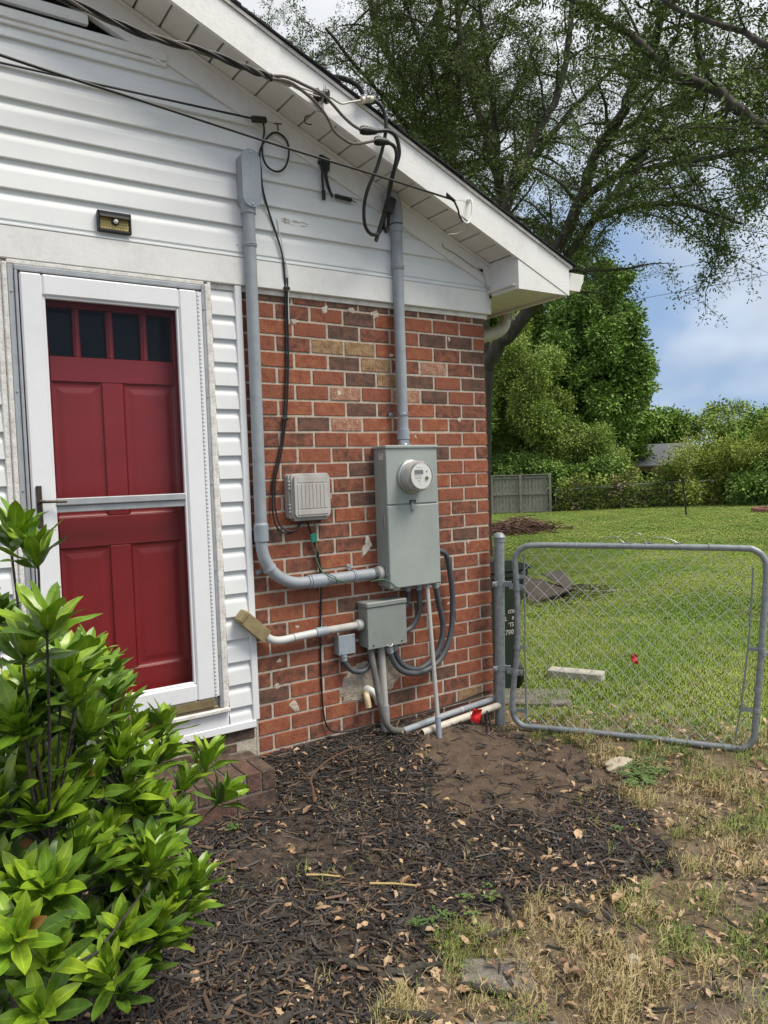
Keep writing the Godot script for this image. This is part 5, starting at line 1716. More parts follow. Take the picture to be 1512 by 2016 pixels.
func build_yard() -> void:
	var s: Shape
	# mown lawn in belts, thinner as it recedes
	var close_blades := blade_mesh(16, 0.050, 0.040, 0.0015, 0.4)
	var mid_blades := blade_mesh(36, 0.055, 0.12, 0.0022, 0.35)
	var far_blades := blade_mesh(54, 0.065, 0.34, 0.0050, 0.35)
	for belt in [[close_blades, 2.6, 8.0, 42000, 1.0], [mid_blades, 7.6, 16.0, 26000, 1.0], [far_blades, 15.0, 40.0, 20000, 1.0]]:
		var at := []
		var cols := []
		var tries := 0
		while at.size() < int(belt[3]) and tries < 700000:
			tries += 1
			var d := sqrt(lerpf(pow(belt[1], 2), pow(belt[2], 2), rng.randf()))
			var a := rng.randf_range(0.10, 1.12)
			var x := -3.13 + sin(a) * d
			var z := 3.54 - cos(a) * d
			if x < 0.02 and z < 0.0:
				continue
			var l := lawn(x, z)
			var n := patchy.get_noise_2d(x * 3.0, z * 3.0) * 0.6 + patchy.get_noise_2d(x * 0.7 + 20.0, z * 1.1) * 0.9
			var f := lumps.get_noise_2d(x * 6.0, z * 6.0)
			if l < 0.05 or rng.randf() > clampf(pow(l / 1.5, 1.5) + f * 0.7 - 0.06, 0.0, 1.0):
				continue
			at.append(upright(V(x, height(x, z) - 0.002, z), rng.randf_range(0.6, 1.25), 0.2))
			var c := Color(0.25, 0.42, 0.065).lerp(Color(0.46, 0.57, 0.13), clampf(0.5 + n * 1.3 + rng.randf_range(-0.25, 0.25), 0.0, 1.0))
			if rng.randf() < 0.10:
				c = Color(0.42, 0.36, 0.17)
			cols.append(c * rng.randf_range(0.75, 1.15))
		var o := many(self, "lawn_grass", belt[0], M.grass, at, cols)
		tag(o, ["short green lawn grass just behind the gate", "green lawn grass halfway back across the yard", "distant lawn grass in front of the far fences"][0 if belt[1] < 5 else (1 if belt[1] < 10 else 2)], "grass", "", "stuff")

	# wheeled bin
	var t := thing("wheeled_bin", "dark green wheeled rubbish bin with white lettering behind the gate post", "bin", V(0.36, -0.2, -0.65))
	s = Shape.new()
	var lo := [V(0.18, -0.17, -0.44), V(0.555, -0.17, -0.44), V(0.555, -0.17, -0.82), V(0.18, -0.17, -0.82)]
	var hi := [V(0.10, 0.70, -0.36), V(0.635, 0.70, -0.36), V(0.635, 0.70, -0.92), V(0.10, 0.70, -0.92)]
	for k in 4:
		var j := (k + 1) % 4
		s.face([lo[k], lo[j], hi[j], hi[k]], (lo[k] + lo[j] - V(0.735, -0.34, -1.26)) * V(1, 0, 1))
	s.face(lo, V(0, -1, 0))
	part(t, "bin_body", s, M.bin_green)
	s = Shape.new()
	s.slab(V(0.082, 0.655, -0.942), V(0.653, 0.705, -0.338), 0.010)
	s.slab(V(0.094, 0.618, -0.928), V(0.640, 0.6545, -0.352), 0.006)
	part(t, "bin_rim", s, M.bin_green)
	s = Shape.new()
	s.prism(PackedVector2Array([Vector2(0.075, 0.706), Vector2(0.675, 0.706), Vector2(0.675, 0.722), Vector2(0.62, 0.744), Vector2(0.50, 0.775), Vector2(0.26, 0.790), Vector2(0.13, 0.775), Vector2(0.075, 0.724)]), -0.95, -0.325)
	part(t, "bin_lid", s, M.bin_green)
	for x in [0.618, 0.128]:
		var wl := sub(t, "wheel")
		s = Shape.new()
		s.lathe([Vector2(0.085, -0.026), Vector2(0.118, -0.026), Vector2(0.128, -0.016), Vector2(0.128, 0.016), Vector2(0.118, 0.026), Vector2(0.085, 0.026)], V(x, -0.072, -0.52), V(1, 0, 0), 28)
		part(wl, "tyre", s, M.black_rubber)
		s = Shape.new()
		s.lathe([Vector2(0.032, 0.03), Vector2(0.0, 0.034)], V(x, -0.072, -0.52), V(1, 0, 0), 16)
		s.lathe([Vector2(0.032, -0.03), Vector2(0.032, 0.03)], V(x, -0.072, -0.52), V(1, 0, 0), 16)
		for k in 7:
			var a := TAU * k / 7.0
			s.box(V(x, -0.072 + cos(a) * 0.06, -0.52 + sin(a) * 0.06), V(0.034, 0.07, 0.016), 0.003, Basis(V(1, 0, 0), a))
		part(wl, "rim", s, M.black_plastic)
	for q in [["L  cto", 0.42, 0.040], ["L    e", 0.37, 0.040], ["T   'TS", 0.322, 0.040], ["7   790", 0.268, 0.046]]:
		var tm := TextMesh.new()
		tm.text = q[0]
		var sf := SystemFont.new()
		sf.font_names = PackedStringArray(["Droid Sans"])
		sf.font_weight = 700
		tm.font = sf
		tm.font_size = 32
		tm.pixel_size = q[2] / 30.0
		tm.depth = 0.002
		tm.curve_step = 1.0
		tm.horizontal_alignment = HORIZONTAL_ALIGNMENT_RIGHT
		tm.material = M.weathered_plastic
		var yy: float = q[1]
		var o := place(t, "lettering", tm, M.weathered_plastic, Transform3D(Basis(V(1, 0, 0), 0.09), V(0.548, yy - 0.01, -0.44 + (yy + 0.17) * 0.092 + 0.002)))
	# folded cardboard lying on the grass
	t = thing("cardboard_sheet", "folded sheet of weathered brown board lying on the grass behind the bin", "board", V(4.0, -0.25, -3.3))
	s = Shape.new()
	var q0 := [V(3.29, -0.23, -3.04), V(3.81, -0.10, -2.88), V(4.30, -0.17, -3.41), V(3.89, -0.00, -3.76)]
	thick(s, [q0[0], q0[1], q0[3]], 0.02)
	thick(s, [q0[1], q0[2], q0[3]], 0.02)
	part(t, "lower_flap", s, M.cardboard)
	s = Shape.new()
	thick(s, [V(3.82, -0.09, -2.89), V(4.35, -0.19, -3.29), V(4.57, 0.01, -3.69), V(3.97, 0.04, -3.51)], 0.02)
	part(t, "upper_flap", s, M.cardboard)
	s = Shape.new()
	thick(s, [V(3.42, -0.20, -3.18), V(3.53, -0.20, -3.15), V(3.65, 0.07, -3.44), V(3.50, 0.08, -3.45)], 0.02)
	part(t, "standing_flap", s, M.cardboard)
	s = Shape.new()
	s.box(V(4.55, -0.205, -2.86), V(0.72, 0.07, 0.10), 0.008, Basis(V(0, 1, 0), -0.62))
	solo("edging_board", "grey weathered edging board on the lawn right of the mulch heap", "board", s, M.rotten_wood)
	var at := []
	var cols := []
	var chip := chip_mesh(1)
	for k in 900:
		var a := rng.randf() * TAU
		var r := sqrt(rng.randf())
		var x := 3.95 + cos(a) * r * 1.0
		var z := -3.0 + sin(a) * r * 0.55 - cos(a) * r * 0.3
		at.append(Transform3D(Basis.from_euler(V(rng.randf_range(-0.7, 0.7), rng.randf() * TAU, rng.randf_range(-0.7, 0.7))).scaled(Vector3.ONE * rng.randf_range(0.8, 1.7)), V(x, height(x, z) + 0.13 * (1.0 - r * r) * rng.randf(), z)))
		cols.append(Color(0.035, 0.028, 0.022) * rng.randf_range(0.5, 2.0))
	tag(many(self, "mulch_heap", chip, M.chip, at, cols), "small heap of dark mulch beside the folded board on the lawn", "mulch", "", "stuff")
	# concrete block
	t = thing("concrete_block", "pale concrete block lying in the grass behind the gate", "block", V(1.05, -0.19, -0.25))
	s = Shape.new()
	var bb := Basis(V(0, 1, 0), -1.07)
	s.box(V(1.07, -0.145, -0.30), V(0.405, 0.105, 0.12), 0.008, bb)
	part(t, "block", s, M.concrete)
	# stone slab at the gate corner
	s = Shape.new()
	s.box(V(0.52, -0.178, -0.20), V(0.52, 0.05, 0.34), 0.008, Basis(V(0, 1, 0), -0.75))
	solo("stone_slab", "flat grey slab set in the soil just inside the gate's hinge", "paving slab", s, M.old_stone)
	flag("red flag on a wire standing in the lawn behind the gate mesh", V(1.08, -0.2, 0.31), V(1.005, 0.150, 0.25), 0.066, -0.7)
	flag("crumpled red flag against the white pipe at the wall foot", V(-0.345, -0.12, 0.235), V(-0.400, 0.048, 0.225), 0.078, -0.55, 0.35)
	s = Shape.new()
	for q in [[V(-0.255, -0.20, 0.205), V(-0.235, -0.010, 0.195)], [V(-0.21, -0.2, 0.21), V(-0.218, -0.04, 0.195)]]:
		s.tube(q, 0.009, 0.005, 6)
	solo("wood_stake", "split dark wooden stake beside the crumpled red flag", "stake", s, M.bark)
	# slabs sunk in the bed
	s = Shape.new()
	s.box(V(-1.86, height(-1.86, 0.7) - 0.013, 0.70), V(0.34, 0.05, 0.30), 0.006, Basis(V(0, 1, 0), 0.30) * Basis(V(1, 0, 0), 0.05))
	solo("paving_slab", "soil covered paving slab with one bare corner in front of the brick step", "paving slab", s, mat("dirty_slab", ["2c231d", "3d322a", "51453b", "6a5f53"], 0.3, 0.95, 3.0, [[0.014, 1.0], [0.08, 0.6]]))
	s = Shape.new()
	s.box(V(-1.62, height(-1.62, 1.80) - 0.014, 1.80), V(0.23, 0.04, 0.16), 0.012, Basis(V(0, 1, 0), -0.62))
	solo("paving_slab", "grey slab among dry grass, upper of the two at the bottom edge", "paving slab", s, M.old_stone)
	s = Shape.new()
	s.box(V(-1.83, height(-1.83, 2.02) - 0.008, 2.02), V(0.40, 0.04, 0.20), 0.008, Basis(V(0, 1, 0), -0.62))
	solo("paving_slab", "grey gritty slab at the very bottom edge below the dry grass tufts", "paving slab", s, M.old_stone)
	# pale rock
	s = Shape.new()
	rock(s, V(0.0, -0.165, 0.96), V(0.095, 0.040, 0.05), 3)
	solo("pale_rock", "pale cream rock at the edge of the clover near the gate", "rock", s, M.pale_rock)
	s = Shape.new()
	rock(s, V(-1.235, -0.16, 2.02), V(0.020, 0.016, 0.018), 8)
	solo("white_pebble", "small white pebble at the tip of the dark crooked stick", "pebble", s, M.pale_rock)


func thick(s: Shape, pts: Array, t: float) -> void:
	var n: Vector3 = (pts[1] - pts[0]).cross(pts[2] - pts[0]).normalized() * t * 0.5
	var a := []
	var b := []
	for p in pts:
		a.append(p + n)
		b.append(p - n)
	var mid := Vector3.ZERO
	for p in pts:
		mid += p / pts.size()
	s.face(a, n)
	s.face(b, -n)
	for i in pts.size():
		var j := (i + 1) % pts.size()
		s.face([a[i], a[j], b[j], b[i]], (a[i] + a[j]) * 0.5 - mid)


func flag(label: String, foot: Vector3, top: Vector3, size: float, yaw: float, slant := 0.0) -> void:
	var t := thing("marker_flag", label, "flag", foot)
	var s := Shape.new()
	s.tube([foot - V(0, 0.05, 0), top], 0.0014, 0.0014, 5)
	part(t, "wire", s, M.galvanized)
	s = Shape.new()
	var d := V(cos(yaw), 0, -sin(yaw))
	var o := V(-d.z, 0, d.x)
	var n := 7
	for i in n:
		for k in n:
			var q := []
			for c in [[0, 0], [1, 0], [1, 1], [0, 1]]:
				var u := float(i + c[0]) / n
				var v := float(k + c[1]) / n
				q.append(top + d * size * (u * 0.7 + slant * (1.0 - v)) + V(0, -size * v - 0.30 * size * u * (1.0 - slant), 0) + o * size * (0.16 * sin(u * 5.0 + v * 3.0) + 0.07 * sin(v * 9.0 + u * 2.0)))
			s.face(q, o)
	part(t, "cloth", s, M.flag_red)


func rock(s: Shape, c: Vector3, r: Vector3, sd: int) -> void:
	var f := FastNoiseLite.new()
	f.seed = sd
	f.frequency = 1.1
	var n := 14
	var m := 9
	var p := []
	for i in m + 1:
		var row := []
		for k in n:
			var th := PI * i / m
			var ph := TAU * k / n
			var d := V(sin(th) * cos(ph), cos(th), sin(th) * sin(ph))
			var q := f.get_noise_3d(d.x, d.y, d.z)
			row.append(c + d * r * (1.0 + 0.5 * snappedf(q, 0.14)))
		p.append(row)
	for i in m:
		for k in n:
			var j := (k + 1) % n
			s.face([p[i][k], p[i + 1][k], p[i + 1][j]], p[i][k] - c)
			s.face([p[i][k], p[i + 1][j], p[i][j]], p[i][k] - c)


# ---------------------------------------------------------------- far side of the yard
func build_far() -> void:
	var s: Shape
	# privacy fence, seen from the rail side
	var a := V(18.80, 0, -23.20)
	var b := V(21.73, 0, -20.39)
	var dir := (b - a).normalized()
	var face_out := V(-dir.z, 0, dir.x)
	if face_out.dot(V(-1, 0, 1)) < 0:
		face_out = -face_out
	var t := thing("privacy_fence", "weathered grey wooden board fence with posts and rails facing the lawn", "fence", a + V(0, -0.55, 0))
	var len := a.distance_to(b)
	var bas := Basis(dir, V(0, 1, 0), face_out)
	var g := -0.56
	var n := int(len / 0.145)
	for i in n:
		s = Shape.new()
		s.box(a + dir * (0.07 + i * 0.145) + V(0, g + 0.86 + rng.randf_range(-0.015, 0.015), 0) - face_out * 0.035, V(0.136 + rng.randf_range(-0.006, 0.004), 1.70, 0.018), 0.003, bas * Basis(V(0, 0, 1), rng.randf_range(-0.008, 0.008)))
		part(t, "fence_board", s, M.rotten_wood)
	for y in [0.10, 0.88, 1.62]:
		s = Shape.new()
		s.box(a + dir * len * 0.5 + V(0, g + y, 0), V(len, 0.09, 0.04), 0.004, bas)
		part(t, "fence_rail", s, M.rotten_wood)
	s = Shape.new()
	s.box(a + dir * len * 0.5 + V(0, g + 1.735, 0), V(len + 0.1, 0.035, 0.14), 0.004, bas)
	part(t, "fence_cap", s, M.rotten_wood)
	for d in [len - 0.06, len - 1.36, len - 2.66]:
		s = Shape.new()
		s.box(a + dir * d + V(0, g + 0.82, 0) + face_out * 0.06, V(0.10, 1.80, 0.09), 0.006, bas)
		part(t, "fence_post", s, M.rotten_wood)
	# chain link fence along the back
	t = thing("chain_link_fence", "low galvanized chain link fence overgrown with vines along the back of the lawn", "fence", V(21.9, -0.5, -20.2))
	var fp := [V(21.85, -0.52, -20.25), V(22.3, -0.46, -18.9), V(22.75, -0.36, -17.4), V(23.5, -0.28, -15.6), V(24.4, -0.24, -13.6), V(25.3, -0.22, -11.6)]
	for p in fp:
		s = Shape.new()
		s.tube([p - V(0, 0.1, 0), p + V(0, 1.02, 0)], 0.03, 0.03, 8)
		part(t, "fence_post", s, M.galvanized)
	s = Shape.new()
	var rail := []
	for p in fp:
		rail.append(p + V(0, 0.98, 0))
	s.tube(rail, 0.022, 0.022, 8)
	part(t, "top_rail", s, M.galvanized)
	s = Shape.new()
	for i in fp.size() - 1:
		var p0: Vector3 = fp[i]
		var p1: Vector3 = fp[i + 1]
		var l := p0.distance_to(p1)
		var u := (p1 - p0) / l
		var k := -0.95
		while k < l:
			for sg in [0, 1]:
				var x0 := clampf(k, 0.0, l)
				var x1 := clampf(k + 0.95, 0.0, l)
				if x1 - x0 > 0.02:
					var y0 := (x0 - k) if sg == 0 else 0.95 - (x0 - k)
					var y1 := (x1 - k) if sg == 0 else 0.95 - (x1 - k)
					s.tube([p0 + u * x0 + V(0, y0, 0), p0 + u * x1 + V(0, y1, 0)], 0.003, 0.003, 3, false)
			k += 0.11
	part(t, "fence_mesh", s, M.galvanized).set_meta("kind", "stuff")
	# feeder pole
	t = thing("feeder_pole", "thin black pole leaning in the lawn before the back fence", "pole", V(18.28, -0.2, -11.21))
	s = Shape.new()
	s.tube([V(18.28, -0.35, -11.21), V(18.24, 0.55, -11.27), V(18.22, 0.90, -11.29)], 0.028, 0.022, 8)
	part(t, "pole", s, M.black_plastic)
	s = Shape.new()
	s.lathe([Vector2(0.03, 0.0), Vector2(0.06, 0.02), Vector2(0.06, 0.12), Vector2(0.0, 0.16)], V(18.22, 0.86, -11.29), V(0, 1, 0), 10)
	part(t, "finial", s, M.black_plastic)
	# fire ring
	t = thing("fire_ring", "low round ring of reddish paving bricks on the lawn at right", "fire pit", V(20.9, -0.2, -9.3))
	var gy := height(20.9, -9.3)
	for k in 26:
		var an := TAU * k / 26.0
		s = Shape.new()
		s.box(V(20.9 + cos(an) * 1.05, gy + 0.07 + rng.randf_range(-0.008, 0.008), -9.3 + sin(an) * 1.05), V(0.12, 0.16, 0.235), 0.012, Basis(V(0, 1, 0), -an))
		part(t, "brick", s, M.ring_brick)
	# brush heap
	t = thing("brush_heap", "heap of cut brown branches on the lawn in front of the board fence", "brush", V(12.2, -0.4, -12.4))
	s = Shape.new()
	for k in 330:
		var an := rng.randf() * TAU
		var r := sqrt(rng.randf())
		var c := V(12.0 + cos(an) * r * 1.5, 0, -12.5 + sin(an) * r * 1.0)
		c.y = height(c.x, c.z) + 0.42 * (1.0 - r * r) * rng.randf() + 0.02
		var yaw := rng.randf_range(-0.9, 0.9) + 0.75
		var l := rng.randf_range(0.3, 1.0)
		var d := V(cos(yaw), rng.randf_range(-0.22, 0.22), -sin(yaw)) * l
		s.tube([c - d, c + V(0, rng.randf_range(-0.05, 0.1), 0), c + d], rng.randf_range(0.008, 0.022), 0.005, 5, false)
	part(t, "branches", s, M.branch_bark).set_meta("kind", "stuff")
	# house beyond the hedge
	t = thing("far_house", "low grey roofed house mostly hidden behind the back hedge", "house", V(43.5, -0.8, -33.5))
	var u := V(0.60, 0, 0.80)
	var nn := V(-0.80, 0, 0.60)
	s = Shape.new()
	s.box(V(44.0, 0.2, -34.0), V(9.0, 2.6, 6.0), 0.02, Basis(u, V(0, 1, 0), nn))
	part(t, "wall", s, M.ring_brick)
	s = Shape.new()
	var o := V(44.0, 0, -34.0)
	for sg in [-1.0, 1.0]:
		thick(s, [o - u * 4.9 + nn * 3.5 * sg + V(0, 1.35, 0), o + u * 4.9 + nn * 3.5 * sg + V(0, 1.35, 0), o + u * 4.9 + V(0, 2.95, 0), o - u * 4.9 + V(0, 2.95, 0)], 0.12)
	part(t, "roof", s, M.roof_far)
	s = Shape.new()
	for x in [-2.6, 1.2]:
		s.box(o + u * x + nn * 3.01 + V(0, 0.45, 0), V(1.2, 1.1, 0.06), 0.01, Basis(u, V(0, 1, 0), nn))
	part(t, "window", s, M.dark_glass)
	# overhead lines to the right
	for q in [[V(21.5, 11.0, -51.2), V(38.3, 11.0, 4.8), 0.012, "lower thin overhead line crossing the sky at right"], [V(30.2, 13.4, -57.0), V(36.8, 12.9, 2.0), 0.012, "upper thin overhead line crossing the sky at right"]]:
		var pts := []
		for k in 25:
			var f := k / 24.0
			pts.append((q[0] as Vector3).lerp(q[1], f) - V(0, 0.9 * sin(PI * f), 0))
		s = Shape.new()
		s.tube(pts, q[2], q[2], 6)
		solo("power_line", q[3], "power line", s, M.black_rubber)


# ---------------------------------------------------------------- trees
# a sprig: leaves of one size round a short twig
func sprig(n: int, reach: float, long: float, wide: float, sd: int) -> ArrayMesh:
	var r := RandomNumberGenerator.new()
	r.seed = sd
	var s := Shape.new()
	for i in n:
		var d := V(r.randf_range(-1, 1), r.randf_range(-0.8, 0.9), r.randf_range(-1, 1)).normalized()
		var b := d * reach * r.randf_range(0.15, 1.0)
		var out := (d + V(r.randf_range(-0.8, 0.8), r.randf_range(-0.9, 0.5), r.randf_range(-0.8, 0.8))).normalized()
		var side := out.cross(V(r.randf_range(-0.6, 0.6), 1, r.randf_range(-0.6, 0.6))).normalized()
		var l := long * r.randf_range(0.7, 1.2)
		var w := wide * r.randf_range(0.7, 1.2)
		var n2 := side.cross(out).normalized()
		s.col = Color(1, 1, 1).lerp(Color(0.7, 0.75, 0.6), r.randf())
		var m := b + out * l * 0.45 - n2 * l * 0.06
		s.tri(b, m + side * w, b + out * l, n2, n2, n2)
		s.tri(b, b + out * l, m - side * w, n2, n2, n2)
	return s.mesh(M.tree_leaf)


func turned(p: Vector3, scale: float) -> Transform3D:
	return Transform3D(Basis.from_euler(V(rng.randf_range(-0.9, 0.9), rng.randf() * TAU, rng.randf_range(-0.9, 0.9))).scaled(Vector3.ONE * scale), p)


# limbs: [points, root radius, tip radius]; branches and twigs grow from them, sprigs sit along the twigs
func limbed_tree(called: String, label: String, trunk: Array, trunk_r: float, limbs: Array, reach: float, gap: float, leaf: Mesh, tones: Array, size: float, from := 0.22) -> Node3D:
	var t := thing(called, label, "tree", trunk[0])
	var s := Shape.new()
	var sm := sweep(trunk, 5)
	var radii := []
	for i in sm.size():
		radii.append(trunk_r * (1.0 + 0.5 * exp(-i * 0.35)) * lerpf(1.0, 0.72, float(i) / sm.size()))
	s.tube(sm, 0, 0, 14, true, radii)
	part(t, "trunk", s, M.bark)
	var twigs := Shape.new()
	var at := []
	var cols := []
	for lb in limbs:
		var pts := sweep(lb[0], 6)
		s = Shape.new()
		for i in range(1, pts.size() - 1):
			pts[i] += V(rng.randf_range(-1, 1), rng.randf_range(-1, 1), rng.randf_range(-1, 1)) * lb[1] * 0.22
		s.tube(pts, lb[1], lb[2], 10)
		part(t, "limb", s, M.bark)
		var total := 0.0
		for i in pts.size() - 1:
			total += pts[i].distance_to(pts[i + 1])
		var run := 0.0
		var next := total * from
		for i in pts.size() - 1:
			run += pts[i].distance_to(pts[i + 1])
			while next < run:
				var f := run / total
				var tn: Vector3 = (pts[i + 1] - pts[i]).normalized()
				var side := V(rng.randf_range(-1, 1), rng.randf_range(-0.7, 0.75), rng.randf_range(-1, 1))
				side = (side - tn * side.dot(tn)).normalized()
				var d := (tn * rng.randf_range(0.25, 0.9) + side).normalized()
				branch(twigs, pts[i], d, reach * lerpf(1.15, 0.6, f) * rng.randf_range(0.55, 1.15), lerpf(lb[1], lb[2], f) * 0.42, at, cols, tones, size)
				next += gap * rng.randf_range(0.6, 1.5)
	part(t, "twigs", twigs, M.bark).set_meta("kind", "stuff")
	many(t, "crown", leaf, M.tree_leaf, at, cols)
	return t


func branch(s: Shape, p: Vector3, d: Vector3, l: float, r: float, at: Array, cols: Array, tones: Array, size: float) -> void:
	var pts := [p]
	var n := 6
	var dir := d
	for i in n:
		dir = (dir + V(rng.randf_range(-0.28, 0.28), rng.randf_range(-0.30, 0.20), rng.randf_range(-0.28, 0.28))).normalized()
		pts.append(pts[-1] + dir * l / n)
	s.tube(pts, maxf(r, 0.012), 0.005, 5, false)
	var tone: Color = (tones[0] as Color).lerp(tones[1], rng.randf())
	for i in range(1, n + 1):
		for k in 2:
			var side := V(rng.randf_range(-1, 1), rng.randf_range(-0.8, 0.6), rng.randf_range(-1, 1)).normalized()
			var td = ((pts[i] - pts[i - 1]).normalized() * 0.8 + side).normalized()
			var tl := l * rng.randf_range(0.14, 0.34)
			var q0: Vector3 = pts[i].lerp(pts[i - 1], rng.randf())
			var q1 = q0 + td * tl * 0.5 + V(0, -0.02, 0)
			var q2 = q1 + (td + V(rng.randf_range(-0.4, 0.4), rng.randf_range(-0.6, 0.15), rng.randf_range(-0.4, 0.4))).normalized() * tl * 0.5
			s.tube([q0, q1, q2], 0.006, 0.003, 3, false)
			var m := maxi(2, int(tl / (size * 0.62)))
			for j in m:
				var f := (j + rng.randf()) / m
				var c = q0.lerp(q1, f * 2.0) if f < 0.5 else q1.lerp(q2, f * 2.0 - 1.0)
				at.append(turned(c, rng.randf_range(0.7, 1.25)))
				cols.append(tone * rng.randf_range(0.7, 1.25))


# a crown made of many leafy masses with gaps between them, for trees and bushes farther off
func massed_tree(called: String, label: String, category: String, foot: Vector3, trunk_h: float, trunk_r: float, masses: Array, n: int, leaf: Mesh, tones: Array, size: float, group := "") -> Node3D:
	var t := thing(called, label, category, foot, group)
	var s := Shape.new()
	var top := foot + V(rng.randf_range(-0.2, 0.2), trunk_h, rng.randf_range(-0.2, 0.2))
	s.tube(sweep([foot - V(0, 0.2, 0), foot.lerp(top, 0.5) + V(0.06, 0, 0.04), top], 4), trunk_r, trunk_r * 0.5, 8)
	part(t, "trunk" if category == "tree" else "stem", s, M.bark)
	var tw := Shape.new()
	var vol := 0.0
	for m in masses:
		vol += m[1].x * m[1].y
	var at := []
	var cols := []
	for m in masses:
		var c: Vector3 = m[0]
		var r: Vector3 = m[1]
		var root := foot.lerp(top, rng.randf_range(0.35, 1.0))
		tw.tube(sweep([root, root.lerp(c, 0.5) + V(0, 0.08 * r.y, 0), c], 3), trunk_r * 0.4, trunk_r * 0.12, 5, false)
		var k := int(n * r.x * r.y / vol)
		var tone: Color = (tones[0] as Color).lerp(tones[1], rng.randf())
		# lesser clumps on the outside of each mass
		var clumps := []
		for i in 9:
			var d := V(rng.randf_range(-1, 1), rng.randf_range(-0.8, 1), rng.randf_range(-1, 1)).normalized()
			clumps.append([c + d * r * rng.randf_range(0.45, 0.95), rng.randf_range(0.22, 0.42)])
		for i in k:
			var q: Array = clumps[rng.randi() % clumps.size()]
			var d := V(rng.randf_range(-1, 1), rng.randf_range(-1, 1), rng.randf_range(-1, 1)).normalized()
			var p: Vector3 = q[0] + d * r * q[1] * pow(rng.randf(), 0.45) * 1.35
			if p.y < foot.y + 0.02:
				continue
			at.append(turned(p, size * rng.randf_range(0.7, 1.3)))
			cols.append(tone * rng.randf_range(0.7, 1.3))
	part(t, "limbs", tw, M.bark)
	many(t, "crown" if category == "tree" else "foliage", leaf, M.tree_leaf, at, cols)
	return t


func masses_in(c: Vector3, r: Vector3, n: int, part_of: float) -> Array:
	var out := []
	for i in n:
		var d := V(rng.randf_range(-1, 1), rng.randf_range(-1, 1), rng.randf_range(-1, 1)).normalized() * pow(rng.randf(), 0.5)
		var k := part_of * rng.randf_range(0.7, 1.3) * (1.0 - 0.35 * maxf(d.y, 0.0))
		out.append([c + d * r * (1.0 - part_of * 0.55), r * k])
	return out


